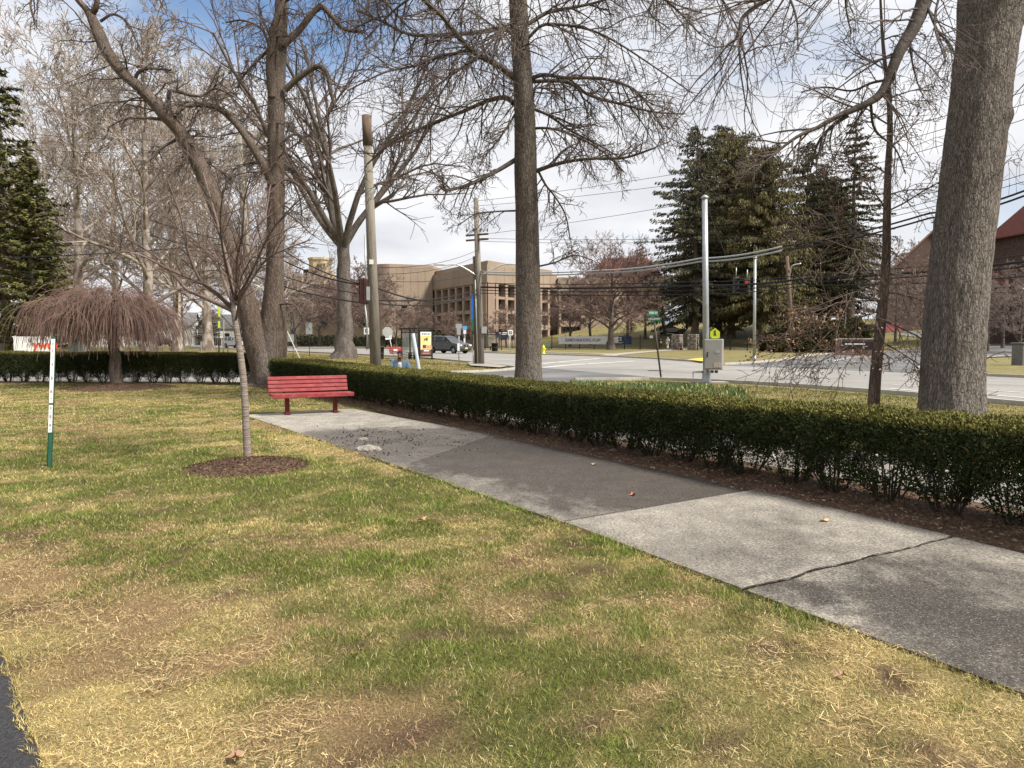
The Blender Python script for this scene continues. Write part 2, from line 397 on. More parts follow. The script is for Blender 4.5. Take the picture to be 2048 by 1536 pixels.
def kerb(name, pts, w=.16, h=.12, mat=None, z0=-.02):
    a = [Vector((q[0], q[1])) for q in smooth_line([(p[0], p[1]) for p in pts], 5)]
    l, r = offset_line(a, -w / 2), offset_line(a, w / 2); mb = MB(); n = len(a)
    vs = []
    for i in range(n):
        for q, z in ((l[i], z0), (l[i], h), (r[i], h), (r[i], z0)): vs.append((q.x, q.y, float(hz(q.x, q.y)) + z))
    fs = [(i * 4 + j, i * 4 + j + 1, i * 4 + 5 + j, i * 4 + 4 + j) for i in range(n - 1) for j in range(3)] + [(3, 2, 1, 0), (n * 4 - 4, n * 4 - 3, n * 4 - 2, n * 4 - 1)]
    return mb.add(vs, fs).build(name, mat or m_kerb, kind='structure')

g2 = lambda *pp: [G(x, y) for x, y in pp]
# main street: near edge and far edge, from far left to near right
near_e = g2((380, 695.2), (450, 698), (600, 704.5), (700, 709), (800, 714.5), (870, 719), (960, 728), (1020, 735), (1150, 747), (1300, 758.5), (1500, 768.5), (1750, 786), (2048, 812), (2500, 856))
far_e = g2((380, 690.2), (450, 691.2), (600, 693.8), (750, 697), (900, 703), (1000, 707.2), (1100, 710.3), (1150, 711.8), (1200, 713.2), (1300, 718), (1450, 728.5), (1700, 741), (2048, 756.5), (2500, 778))
strip('street', near_e, far_e, .012, m_street)
# side street mouth, swinging round behind the hedge to the left
side_l = [G(1045, 733), G(1000, 739.5), G(930, 745), G(880, 748), Vector((-8.0, 34.5)), Vector((-14, 36)), Vector((-24, 36.5)), Vector((-60, 37))]
side_r = [G(1330, 757), G(1210, 762), Vector((.8, 26.5)), Vector((-3.5, 26.8)), Vector((-8.0, 29.0)), Vector((-14, 30.2)), Vector((-24, 30.6)), Vector((-60, 31))]
strip('side_street', side_l, side_r, .018, m_dark)
sheet('asphalt_patch', g2((1084, 741), (1140, 744), (1300, 757.5), (1200, 760), (1084, 757)), .022, m_dark)
# campus driveway on the right, climbing behind the big trunk
sheet('campus_driveway', g2((1440, 731), (1550, 723.5), (1610, 714), (1665, 708.5), (1740, 704.5), (1860, 702), (2060, 697), (2300, 690), (2300, 704), (2060, 712), (1960, 716), (1880, 724), (1838, 737), (1850, 748), (1700, 741)), .020, m_dark)
band('campus_drive', [(36, 62), (46, 70), (56, 82), (60, 96), (58, 110)], 5.5, .07, m_dark)
kerb('kerb_near', near_e[:8] + [G(1033, 738), G(1008, 742), G(950, 745.5), G(900, 747)])
kerb('kerb_corner', [G(1150, 762), G(1240, 761), G(1320, 761)] + near_e[10:])
kerb('kerb_far', far_e[:10] + g2((1400, 725), (1448, 730), (1550, 722.5), (1610, 713), (1665, 707.5)), h=.13)
kerb('kerb_island', g2((2300, 704), (2060, 712), (1960, 716), (1880, 724), (1838, 737), (1850, 747), (1960, 752), (2100, 758), (2400, 772)), h=.12)
# sidewalks across the street
band('far_sidewalk', g2((420, 688.6), (600, 691), (760, 693.5), (900, 698.5), (980, 701.5), (1080, 704.2), (1200, 707.5), (1235, 709.8)), 1.7, .03, m_walk)
band('campus_path', g2((1200, 713.2), (1240, 708.5), (1290, 704), (1340, 700.5), (1385, 698)), 2.0, .036, m_walk)
band('fence_walk', g2((1100, 695.6), (1200, 696.5), (1340, 698.3), (1480, 699.5), (1590, 702.5)), 1.6, .032, m_walk)
sheet('verge_bare_soil', g2((600, 692.8), (750, 695.8), (900, 701), (1000, 705), (1100, 708), (1140, 709.3), (1150, 711.5), (1100, 709.9), (1000, 706.6), (900, 702.4), (750, 696.7), (600, 693.5)), .02, m_dirt)
sheet('tactile_ramp', g2((1372, 722.6), (1405, 719.2), (1418, 724), (1406, 727)), .14, pmat('tactile_yellow', (.62, .47, .10), (.5, .37, .08), scale=6))
sheet('kerb_corner_slab', g2((936, 728), (962, 727), (1016, 735.5), (1000, 738.5), (940, 734)), .10, m_walk)
# painted markings
def line(pts, w): return band('road_marking', pts, w, .024, m_paint, k=3)
line(g2((1084, 728), (1130, 723.5), (1200, 717.5)), .30)
line(g2((1084, 736), (1150, 730), (1270, 722.5)), .34)
line(g2((1640, 722), (1690, 722.5), (1730, 724.5)), .16)
line(g2((1668, 722), (1700, 716), (1726, 713.5)), .15)
line(g2((1610, 726), (1650, 726.6)), .14)
line(g2((1775, 778), (1850, 784), (1940, 789)), .12)
line(g2((1975, 791), (2048, 797), (2200, 808)), .12)
line(g2((1785, 770.5), (1870, 775)), .10); line(g2((1980, 782), (2070, 788)), .10)
line(g2((960, 716), (1020, 720.5)), .14); line(g2((880, 711.5), (945, 715)), .14)
line(g2((640, 699.3), (700, 701.8)), .16); line(g2((760, 704.8), (830, 708)), .16)
line(g2((1110, 724.8), (1190, 729.5)), .13)
mh = MB().lathe([(.36, .0), (.36, .012), (.001, .012)], G(1310, 742) + Vector((0, 0, .014)), 20).build('manhole_cover', pmat('iron_dark', (.06, .055, .05)), kind='structure')

# ------------------------------------------------------------------ lawn in front of the hedges
HR = [(6.3, 2.9), (4.05, 6.5), (.84, 11.65), (-3.2, 18.0), (-7.2, 24.1)]          # stems of the long hedge
HL = [(-8.6, 26.0), (-12.5, 26.4), (-17.0, 26.7), (-21.5, 27.0)]                  # stems of the left hedge
def hedge_x(Y): return np.interp(Y, [p[1] for p in HR], [p[0] for p in HR])
def blob(X, Y, px, py, rx, ry, rot=0):
    c = G(px, py); dx, dy = X - c.x, Y - c.y; a = math.cos(rot); b = math.sin(rot)
    u, v = (dx * a + dy * b) / rx, (-dx * b + dy * a) / ry
    return np.exp(-(u * u + v * v))
def lawn_state(X, Y):
    """how dry the turf is (0 green .. 1 straw) and how much bare thatch shows"""
    n = fbm(X * .55 + 3, Y * .55, 3, 4); n2 = fbm(X * 2.3, Y * 2.3 + 9, 21, 4); n3 = fbm(X * 7, Y * 7, 55, 3)
    s = .36 + (n - .5) * .8 + (n2 - .5) * 1.9 + (n3 - .5) * 1.6
    s = s + .14 * sstep(11, 15, Y)
    for px, py, rx, ry, a in ((60, 1450, 1.2, 1.3, .75), (30, 1180, 1.2, 1.3, .7), (150, 1320, .8, .8, .55), (620, 880, .9, 1.1, .95), (560, 850, 1.0, .9, .6), (1900, 1440, .9, .6, .75),
                              (1650, 1310, .7, .35, .5), (1450, 1400, .6, .5, .3), (600, 1480, .6, .3, .35), (960, 1420, .35, .2, .35), (350, 1480, .7, .4, .45), (200, 805, 2.5, 1.2, .3), (820, 930, .5, .5, .5)):
        s = s + a * blob(X, Y, px, py, rx, ry)
    for px, py, rx, ry, a in ((420, 960, 2.2, 1.0, .42), (700, 1010, 1.6, .9, .40), (350, 1130, .7, .5, .6), (1080, 1340, .8, .3, .42), (560, 1380, .5, .25, .4), (820, 1400, .3, .2, .4), (150, 930, 1.5, .6, .3),
                              (1480, 1440, .4, .2, .4), (1040, 1490, .3, .12, .6), (700, 960, 1.2, .5, .3), (110, 760, 2.0, .7, .35)):
        s = s - a * blob(X, Y, px, py, rx, ry)
    th = np.clip((fbm(X * 4.6 + 40, Y * 4.6, 77, 4) - .59) * 7, 0, 1) * sstep(12, 5, Y)
    for px, py, r, a in ((900, 1470, .25, 1.0), (1000, 1450, .2, .9), (700, 1500, .3, .6), (1850, 1500, .35, .9), (1560, 1330, .25, .6), (20, 1240, .3, .8), (100, 1400, .3, .4)):
        th = np.maximum(th, a * blob(X, Y, px, py, r * 1.5, r) * (n2 > .42))
    return np.clip(s, 0, 1), np.clip(th, 0, 1)
def lawn_z(X, Y): return .014 + (.03 * (fbm(X * 1.1, Y * 1.1, 5, 3) - .5) + .022 * (fbm(X * 5, Y * 5, 15, 3) - .5)) * sstep(0, 3, hedge_x(Y) - X)
# asphalt drive in the lower left corner
dA, dB = G(0, 1306), G(88, 1540); dd = (dA - dB).normalized()
def in_drive(X, Y, m=0.0): return (X - dB.x) * dd.y - (Y - dB.y) * dd.x < -m + .03 * np.sin(Y * 9) * 0
# concrete walk, one slab after the other
el = [G(488, 833), G(800, 938), G(1127, 1051), G(1488, 1190), G(2150, 1440)]
er = [G(704, 820), G(985, 873), G(1505, 985), G(1905, 1081), G(2300, 1180)]
def in_walk(X, Y):
    lx = np.interp(Y, [p.y for p in el][::-1], [p.x for p in el][::-1]); return (X > lx + .03 * np.sin(Y * 23) * np.sin(Y * 9.1) + .015) & (Y < er[0].y + (X - er[0].x) * .03 + .05)
step = .16; lx_, ly_ = np.arange(-24, 7.5, step), np.arange(-1.5, 28.4, step)
XX, YY = np.meshgrid(lx_, ly_); ZZ = lawn_z(XX, YY) - .07 * in_walk(XX - .42, YY + .45)
s_, t_ = lawn_state(XX, YY)
def lawn_tint(s, t, r, X=None, Y=None):
    g = np.array([.115, .142, .024]); y = np.array([.400, .318, .120]); b = np.array([.125, .078, .045])
    if X is not None:
        h = sstep(.40, .62, fbm(X * 1.9 + 7, Y * 1.9, 41, 4) + .25 * blob(X, Y, 40, 1130, 1.3, 1.6) + .2 * blob(X, Y, 200, 1420, .8, .5))[..., None]; q = sstep(.45, .66, fbm(X * 1.3 + 30, Y * 1.3 + 5, 47, 4) + .3 * blob(X, Y, 620, 880, .9, 1.1) + .25 * blob(X, Y, 100, 1480, .8, .5) + .25 * blob(X, Y, 1900, 1440, .9, .5))[..., None]
        y = np.array([.350, .290, .110]) * (1 - h) + np.array([.350, .245, .120]) * h; y = y * (1 - q) + np.array([.520, .410, .165]) * q
        k = sstep(.56, .66, fbm(X * 2.6 + 11, Y * 2.6 + 3, 59, 3))[..., None]; g = g * (1 - k) + np.array([.130, .180, .026]) * k
    s = s[..., None]; t = t[..., None]
    c = g * (1 - s) + y * s; c = c * (1 - t) + b * t
    return c * r[..., None]
base = lawn_tint(s_, np.maximum(t_, .3), .50 + .3 * fbm(XX * 9, YY * 9, 8, 2), XX, YY)
n_ = len(lx_); ii = np.arange(len(ly_) - 1)[:, None] * n_ + np.arange(n_ - 1)[None, :]
cx, cy = (XX[:-1, :-1] + step / 2), (YY[:-1, :-1] + step / 2)
keep = (cx < hedge_x(cy) - .1) & ~in_drive(cx, cy, .1)
ii = ii[keep]; F = np.stack([ii, ii + 1, ii + 1 + n_, ii + n_], -1).reshape(-1, 4)
me = npmesh('lawn', np.stack([XX, YY, ZZ], -1).reshape(-1, 3), F, True, [amat('lawn_thatch', fine=(70, .45), bump=.8, bscale=90)])
at = me.attributes.new('tint', 'FLOAT_COLOR', 'POINT'); at.data.foreach_set('color', np.concatenate([base.reshape(-1, 3), np.ones((base.size // 3, 1))], 1).astype(np.float32).ravel())
tag(place('lawn', me), kind='structure')
tag(sheet('driveway', [dB - dd * 3, dA + dd * 4.5, dA + dd * 4.5 + Vector((-6, 0, 0)), dB - dd * 3 + Vector((-6, 0, 0))], .022, m_drive), kind='structure')

# mulch bed under the hedges, aggregate sidewalk and grass verge behind
def bed(name, pts, w0, w1, z, bump, mat=m_soil):
    pl = [Vector((p[0], p[1])) for p in smooth_line(pts, 14)]; V = []; m = 9
    l, r = offset_line(pl, w0), offset_line(pl, w1)
    for i, (p, q) in enumerate(zip(l, r)):
        for j in range(m + 1):
            t = j / m; x, y = p * (1 - t) + q * t; V.append((x, y, z + bump * (fbm(x * 3, y * 3, 31, 3) - .35) * math.sin(math.pi * min(max(t, .0), 1)) ** .5))
    i = np.arange(len(pl) - 1)[:, None] * (m + 1) + np.arange(m)[None, :]
    F = np.stack([i, i + 1, i + 2 + m, i + 1 + m], -1).reshape(-1, 4)
    me = npmesh(name, V, F, True, [mat]); bm = bmesh.new(); bm.from_mesh(me)
    bmesh.ops.recalc_face_normals(bm, faces=bm.faces)
    if sum(f.normal.z for f in bm.faces) < 0: bmesh.ops.reverse_faces(bm, faces=bm.faces)
    bm.to_mesh(me); bm.free(); return tag(place(name, me), kind='structure')
bed('mulch_bed', HR + [(-8.4, 26.2)], .78, -.72, .014, .09)
bed('mulch_bed_left', [(-7.4, 25.9)] + HL, .7, -.6, .012, .08)
hr3 = [Vector((p[0], p[1])) for p in HR] + [Vector((-8.2, 25.6))]
strip('hedge_sidewalk', offset_line(hr3, -.70), offset_line(hr3, -2.1), .02, m_agg)
kerb('hedge_kerb', offset_line(hr3, -2.2), w=.10, h=.10, mat=pmat('white_kerb', (.6, .58, .54), (.45, .43, .40), scale=3))
hl3 = [Vector(p) for p in HL]
strip('hedge_sidewalk_left', offset_line(hl3, -.65), offset_line(hl3, -3.6), .02, m_walk)

def concrete(name, light, dark, stains, amount=.5):
    m = bpy.data.materials.new(name); m.use_nodes = True; t = m.node_tree; b = t.nodes['Principled BSDF']; b.inputs['Roughness'].default_value = .88
    co = N(t, 'ShaderNodeTexCoord'); n1 = N(t, 'ShaderNodeTexNoise'); n1.inputs['Scale'].default_value = 1.6; n1.inputs['Detail'].default_value = 12; n1.inputs['Roughness'].default_value = .74
    mp = N(t, 'ShaderNodeMapping'); mp.inputs['Rotation'].default_value = (0, 0, R(-32)); mp.inputs['Scale'].default_value = (1.6, .8, 1)
    lk(t, co.outputs['Object'], mp.inputs[0]); lk(t, mp.outputs[0], n1.inputs['Vector'])
    acc = None
    mr = N(t, 'ShaderNodeMapRange'); mr.inputs[1].default_value = .35; mr.inputs[2].default_value = .68; mr.inputs[3].default_value = 0; mr.inputs[4].default_value = amount; lk(t, n1.outputs['Fac'], mr.inputs[0]); acc = mr.outputs[0]
    n2 = N(t, 'ShaderNodeTexNoise'); n2.inputs['Scale'].default_value = 2.6; n2.inputs['Detail'].default_value = 12; n2.inputs['Roughness'].default_value = .72; lk(t, co.outputs['Object'], n2.inputs['Vector'])
    dv = N(t, 'ShaderNodeVectorMath', operation='MULTIPLY_ADD'); lk(t, n2.outputs['Color'], dv.inputs[0]); dv.inputs[1].default_value = (1.7, 1.7, 0); lk(t, co.outputs['Object'], dv.inputs[2])
    for (px, py, r0, r1, amt) in stains:
        c = G(px, py); v = N(t, 'ShaderNodeVectorMath', operation='DISTANCE'); lk(t, dv.outputs[0], v.inputs[0]); v.inputs[1].default_value = (c.x + .85, c.y + .85, .05)
        q = N(t, 'ShaderNodeMapRange', interpolation_type='SMOOTHSTEP'); lk(t, v.outputs['Value'], q.inputs[0]); q.inputs[1].default_value = r0; q.inputs[2].default_value = r1; q.inputs[3].default_value = amt; q.inputs[4].default_value = 0
        a = N(t, 'ShaderNodeMath', operation='ADD', use_clamp=True); lk(t, acc, a.inputs[0]); lk(t, q.outputs[0], a.inputs[1]); acc = a.outputs[0]
    mxn = N(t, 'ShaderNodeMix', data_type='RGBA'); lk(t, acc, mxn.inputs[0]); mxn.inputs[6].default_value = (*light, 1); mxn.inputs[7].default_value = (*dark, 1)
    vo = N(t, 'ShaderNodeTexNoise'); vo.inputs['Scale'].default_value = 50; vo.inputs['Detail'].default_value = 6; vo.inputs['Roughness'].default_value = .7; lk(t, co.outputs['Object'], vo.inputs['Vector'])
    rf = N(t, 'ShaderNodeMapRange'); rf.inputs[1].default_value = .36; rf.inputs[2].default_value = .66; rf.inputs[3].default_value = .40; rf.inputs[4].default_value = 1.90; lk(t, vo.outputs['Fac'], rf.inputs[0])
    vm = N(t, 'ShaderNodeVectorMath', operation='SCALE'); lk(t, mxn.outputs[2], vm.inputs[0]); lk(t, rf.outputs[0], vm.inputs['Scale'])
    mo = N(t, 'ShaderNodeMapRange'); mo.inputs[1].default_value = .32; mo.inputs[2].default_value = .68; mo.inputs[3].default_value = .72; mo.inputs[4].default_value = 1.35; lk(t, n2.outputs['Fac'], mo.inputs[0])
    v2 = N(t, 'ShaderNodeVectorMath', operation='SCALE'); lk(t, vm.outputs[0], v2.inputs[0]); lk(t, mo.outputs[0], v2.inputs['Scale'])
    sk = N(t, 'ShaderNodeTexNoise'); sk.inputs['Scale'].default_value = 105; sk.inputs['Detail'].default_value = 2; lk(t, co.outputs['Object'], sk.inputs['Vector'])
    sm = N(t, 'ShaderNodeMapRange'); sm.inputs[1].default_value = .60; sm.inputs[2].default_value = .68; sm.inputs[3].default_value = 0; sm.inputs[4].default_value = .17; lk(t, sk.outputs['Fac'], sm.inputs[0])
    v3 = N(t, 'ShaderNodeVectorMath', operation='ADD'); lk(t, v2.outputs[0], v3.inputs[0]); lk(t, sm.outputs[0], v3.inputs[1]); lk(t, v3.outputs[0], b.inputs['Base Color'])
    bn = N(t, 'ShaderNodeBump'); bn.inputs['Strength'].default_value = .6; bn.inputs['Distance'].default_value = .008; lk(t, vo.outputs['Fac'], bn.inputs['Height']); lk(t, bn.outputs[0], b.inputs['Normal'])
    return m
walk = thing('concrete_walk', None, None); tag(walk, kind='structure')
def slab(a0, b0, a1, b1, z, mat, jag0=0, jag1=0, seed=1):
    """slab between two cross joints; the joint edges may be cracked unevenly"""
    rr = random.Random(seed); e0 = []; e1 = []
    K = 24
    for i in range(K + 1):
        t = i / K; j0 = jag0 * (fbm(np.array(t * 7.0), np.array(2.0), 5, 4) - .5); j1 = jag1 * (fbm(np.array(t * 7.0), np.array(2.0), 5, 4) - .5)
        e0.append(a0.lerp(b0, t) + Vector((0, float(j0), 0))); e1.append(a1.lerp(b1, t) + Vector((0, float(j1), 0)))
    mb = MB(); n = K + 1; top = .0
    vs = []
    for row, zz in ((e0, z - .12), (e0, z - .006), (None, 0), (None, 1), (e1, z - .006), (e1, z - .12)):
        for i in range(n):
            if row is not None: p = row[i]; vs.append((p.x, p.y, zz))
            else:
                d = (e1[i] - e0[i]).normalized() * .008; p = e0[i] + d if zz == 0 else e1[i] - d; vs.append((p.x, p.y, z))
    fs = [(r * n + i, r * n + i + 1, r * n + n + i + 1, r * n + n + i) for r in range(5) for i in range(n - 1)]
    fs += [tuple(r * n for r in range(5, -1, -1)), tuple(r * n + n - 1 for r in range(6))]
    return mb.add(vs, fs).build('slab', mat, walk)
def inset(a, b, g):
    d = (a - b).normalized() * g; return d
gj = .016
sheet('joint_soil', [el[0], el[2], el[4], er[4], er[2], er[0]], .006, pmat('joint_dirt', (.045, .034, .026), (.07, .055, .04), scale=30))
def between(i, j, g0, g1):
    d0 = (el[j] - el[i]).normalized() * g0; d1 = (el[j] - el[i]).normalized() * g1
    return el[i] + d0, er[i] + d0, el[j] - d1, er[j] - d1
LT, DK = (.40, .375, .33), (.115, .105, .095)
slab(*between(0, 1, 0, gj * .4), .032, concrete('pale_concrete', (.26, .238, .205), (.072, .062, .054), [(800, 892, .9, 2.6, .85), (700, 876, .4, 1.6, .7), (900, 885, .9, 2.3, .75), (840, 905, .7, 2.0, .6)], .35))
slab(*between(1, 2, gj * .4, gj), .029, concrete('damp_concrete', (.20, .18, .155), (.038, .030, .024), [(1400, 975, .7, 2.6, .65), (1250, 945, .9, 2.6, .5), (1080, 905, .9, 2.6, .5), (920, 908, .9, 2.4, .5)], .85))
slab(*between(2, 3, gj, .014), .037, concrete('worn_concrete', (.215, .195, .166), (.060, .051, .042), [(1560, 1110, .2, 1.0, .35), (1400, 1130, .2, .8, .3), (1500, 1050, .1, .7, .15)], .55), 0, .10)
slab(*between(3, 4, .014, 0), .035, concrete('stained_concrete', (.20, .18, .152), (.036, .029, .023), [(1820, 1300, .5, 1.3, .6), (1950, 1200, .4, 1.2, .5), (1560, 1175, .0, .35, .5), (1750, 1130, .0, .35, .5), (1650, 1240, .0, .42, -.9)], .62), .10, 0)

# dirt gathered in the open crack and the raised joint
def seam(name, a, b, w, z, jag, seed, mat):
    L_, R_ = [], []; d = (b - a); nv = Vector((-d.y, d.x, 0)).normalized(); K = 60
    for i in range(K + 1):
        t = i / K; j = jag * (float(fbm(np.array(t * 7.0), np.array(2.0), 5, 4)) - .5); e = w * (.35 + 1.1 * float(fbm(np.array(t * 14.0 + seed), np.array(.5), seed, 4))) * (1 - .6 * t); p = a.lerp(b, t) + Vector((0, j, 0)); L_.append(p - nv * e); R_.append(p + nv * e)
    mb = MB(); mb.add([(p.x, p.y, z) for p in L_] + [(p.x, p.y, z) for p in R_], [(i, i + 1, K + 2 + i, K + 1 + i) for i in range(K)]); return tag(mb.build(name, mat), kind='structure')
seam('crack_dirt', el[3], er[3], .0085, .0405, .10, 3, pmat('crack_soil', (.028, .022, .017), (.055, .043, .032), scale=40)); seam('joint_dirt', el[2], er[2], .009, .0385, 0, 9, MATS['crack_soil'])
# ------------------------------------------------------------------ grass: real blades
def blades(name, X, Y, Z, L, Wd, lean, tint, quad, mat):
    n = len(X); az = nr.rand(n) * 6.283; la = nr.rand(n) * 6.283
    dx, dy = np.cos(az) * Wd / 2, np.sin(az) * Wd / 2
    tx, ty, tz = np.cos(la) * np.sin(lean) * L, np.sin(la) * np.sin(lean) * L, np.cos(lean) * L
    b0 = np.stack([X - dx, Y - dy, Z], 1); b1 = np.stack([X + dx, Y + dy, Z], 1)
    if quad:
        mx_, my_, mz_ = X + tx * .45, Y + ty * .45, Z + tz * .62
        c0 = np.stack([mx_ + dx * .8, my_ + dy * .8, mz_], 1); tip = np.stack([X + tx, Y + ty, Z + tz], 1); c1 = np.stack([mx_ - dx * .8, my_ - dy * .8, mz_], 1)
        V = np.stack([b0, b1, c0, tip, c1], 1).reshape(-1, 3); i = np.arange(n)[:, None] * 5
        F = [np.concatenate([i, i + 1, i + 2, i + 4], 1), np.concatenate([i + 4, i + 2, i + 3], 1)]; k = 5
    else:
        V = np.stack([b0, b1, np.stack([X + tx, Y + ty, Z + tz], 1)], 1).reshape(-1, 3); F = [np.arange(n * 3).reshape(-1, 3)]; k = 3
    me = npmesh(name, V, F, False, [mat])
    at = me.attributes.new('tint', 'FLOAT_COLOR', 'POINT'); c = np.repeat(np.concatenate([tint, np.ones((n, 1))], 1), k, axis=0)
    at.data.foreach_set('color', c.astype(np.float32).ravel()); return me
m_blade = amat('grass_blade', rough=.75, spec=.25)
def scatter(n, y0, y1, dens_pow=0.0):
    """points on the lawn inside a widened view wedge"""
    u = nr.rand(n)
    Yd = (y0 ** (2 - dens_pow) + u * (y1 ** (2 - dens_pow) - y0 ** (2 - dens_pow))) ** (1 / (2 - dens_pow))
    X = (nr.rand(n) * 1.90 - .95) * Yd; return X, Yd
def on_lawn(X, Y):
    hx = hedge_x(Y); walk_ = in_walk(X, Y) & (Y > 1)
    return ~in_drive(X, Y, .02 * 0) & ~walk_ & (X < hx - .75) & (Y < 26.2) & (X > -23)
def grow_lawn(name, n, y0, y1, pw, quad, lmin, lmax, wmin, wk):
    X, Y = scatter(n, y0, y1, pw); k = on_lawn(X, Y)
    for (px, py, r) in RINGS: c = G(px, py); k &= ((X - c.x) ** 2 + (Y - c.y) ** 2) > r * r
    X, Y = X[k], Y[k]; s, t = lawn_state(X, Y)
    k = nr.rand(len(X)) > t * .75; X, Y, s, t = X[k], Y[k], s[k], t[k]; n = len(X)
    ss = np.clip(s + nr.randn(n) * .24, 0, 1); ss = ss * ss * (3 - 2 * ss)
    tint = lawn_tint(ss, t * .3, .55 + 1.05 * nr.rand(n) ** 1.7, X, Y)
    pale = nr.rand(n) < .05 + .10 * s; tint[pale] = np.array([.54, .45, .25]) * (.8 + .4 * nr.rand(pale.sum()))[:, None]
    rust = (nr.rand(n) < .02 + .12 * s); tint[rust] = np.array([.30, .185, .095]) * (.8 + .5 * nr.rand(rust.sum()))[:, None]
    L = lmin + (lmax - lmin) * nr.rand(n); L *= (1.15 - .45 * s) * (1 + .7 * sstep(.58, .68, fbm(X * 2.6 + 11, Y * 2.6 + 3, 59, 3)))
    lean = .30 + .9 * nr.rand(n) ** .8 + .3 * s; lean = np.minimum(lean, 1.5)
    Wd = np.maximum(wmin * (.7 + .6 * nr.rand(n)), wk * Y)
    return blades(name, X, Y, lawn_z(X, Y), L, Wd, lean, tint, quad, m_blade)
RINGS = [(495, 936, .70), (230, 776, 1.6)]
ga = grow_lawn('grass_near', 400000, 2.0, 6.5, 0.6, True, .016, .038, .0021, .00058)
gb = grow_lawn('grass_mid', 760000, 6.3, 26.3, 1.6, False, .022, .042, .004, .00072)
tag(place('grass', ga), 'short patchy dormant and green grass blades of the front lawn', 'grass', kind='stuff')
tag(place('grass', gb), 'short patchy grass blades of the lawn towards the bench', 'grass', kind='stuff')
# loose straw lying on the turf
def straw():
    X, Y = scatter(150000, 2.0, 11.5, 0.9); k = on_lawn(X, Y); X, Y = X[k], Y[k]; s, t = lawn_state(X, Y)
    k = nr.rand(len(X)) < np.clip((s - .60) * 1.5, .012, .6) * sstep(.38, .62, fbm(X * 3.2, Y * 3.2, 66, 4)) * 1.6; X, Y = X[k], Y[k]; n = len(X)
    az = nr.rand(n) * 6.283; L = .015 + .055 * nr.rand(n) ** 3; w = np.maximum(.0008 + .0012 * nr.rand(n) ** 2, .00028 * Y); Z = lawn_z(X, Y) + .012 + .028 * nr.rand(n)
    tl = (nr.rand(n) - .5) * .5; ax, ay = np.cos(az), np.sin(az)
    a = np.stack([X - ax * L / 2, Y - ay * L / 2, Z - tl * L / 2], 1); b = np.stack([X + ax * L / 2, Y + ay * L / 2, Z + tl * L / 2], 1)
    sd = np.stack([-ay * w, ax * w, np.zeros(n)], 1); up = np.array([0, 0, 1.]) * w[:, None]
    V = np.stack([a - sd, a + sd, b + sd, b - sd], 1).reshape(-1, 3); F = np.arange(n * 4).reshape(-1, 4)
    c = np.where(nr.rand(n)[:, None] < .6, np.array([[.52, .41, .20]]), np.array([[.34, .22, .115]])) * (.7 + .6 * nr.rand(n))[:, None]
    me = npmesh('straw', V, F, False, [m_blade]); at = me.attributes.new('tint', 'FLOAT_COLOR', 'POINT')
    at.data.foreach_set('color', np.repeat(np.concatenate([c, np.ones((n, 1))], 1), 4, axis=0).astype(np.float32).ravel()); return me
tag(place('straw', straw()), 'loose dry straw strewn over the dormant patches of lawn', 'straw', kind='stuff')
# tufts leaning over the edges of the walk and the drive
def edge_tufts():
    Xs, Ys, Ns = [], [], []
    for a, b, n, sgn in [(el[i], el[i + 1], 2600, 1) for i in range(4)] + [(dB - dd * .5, dA + dd * 2.5, 3500, -1)]:
        t = nr.rand(n); d = (b - a).normalized(); nv = Vector((-d.y, d.x)) ; w = (fbm(t * 40, t * 0, 71, 3) - .38) * .10 - .03 * nr.rand(n)
        Xs.append(a.x + (b.x - a.x) * t + nv.x * w * sgn); Ys.append(a.y + (b.y - a.y) * t + nv.y * w * sgn)
    X, Y = np.concatenate(Xs), np.concatenate(Ys); n = len(X); s, t = lawn_state(X, Y); ss = np.clip(s + nr.randn(n) * .25, 0, 1)
    return blades('edge_grass', X, Y, np.full(n, .016), .018 + .024 * nr.rand(n), np.maximum(.0024, .0006 * Y), .4 + .9 * nr.rand(n), lawn_tint(ss, t * .3, .5 + nr.rand(n), X, Y), True, m_blade)
tag(place('grass', edge_tufts()), 'ragged grass tufts along the edges of the walk and the drive', 'grass', kind='stuff')
# verge grass behind the hedge and across the side street
def verge(name, polys, n, l0, l1, wk, tints, label):
    Xs, Ys = [], []
    for poly in polys:
        q = np.array([(p.x, p.y) for p in [G(*c) for c in poly]]); lo, hi = q.min(0), q.max(0); m = int(n / len(polys))
        X = lo[0] + nr.rand(m * 3) * (hi[0] - lo[0]); Y = lo[1] + nr.rand(m * 3) ** 1.5 * (hi[1] - lo[1]); ins = np.zeros(len(X), bool)
        for i in range(len(q)):
            (x1, y1), (x2, y2) = q[i], q[(i + 1) % len(q)]
            c = (y1 > Y) != (y2 > Y); ins ^= c & (X < (x2 - x1) * (Y - y1) / (y2 - y1 + 1e-12) + x1)
        Xs.append(X[ins]); Ys.append(Y[ins])
    X, Y = np.concatenate(Xs), np.concatenate(Ys); n = len(X); s = np.clip(fbm(X * .6, Y * .6, 91, 4) * 1.6 - .3 + nr.randn(n) * .2, 0, 1)
    tint = (np.array(tints[0]) * (1 - s[:, None]) + np.array(tints[1]) * s[:, None]) * (.7 + .6 * nr.rand(n))[:, None]
    me = blades(name, X, Y, np.zeros(n) + .004, l0 + (l1 - l0) * nr.rand(n), np.maximum(.006, wk * Y), .2 + 1.1 * nr.rand(n), tint, False, m_blade)
    tag(place('grass', me), label, 'grass', kind='stuff')
sheet('verge', g2((1090, 762), (1300, 760), (1500, 770.5), (1750, 788), (2048, 814.5), (2400, 852), (2400, 1000)) + [Vector(p) for p in offset_line(hr3, -2.3)[:4]], .008, m_verge)
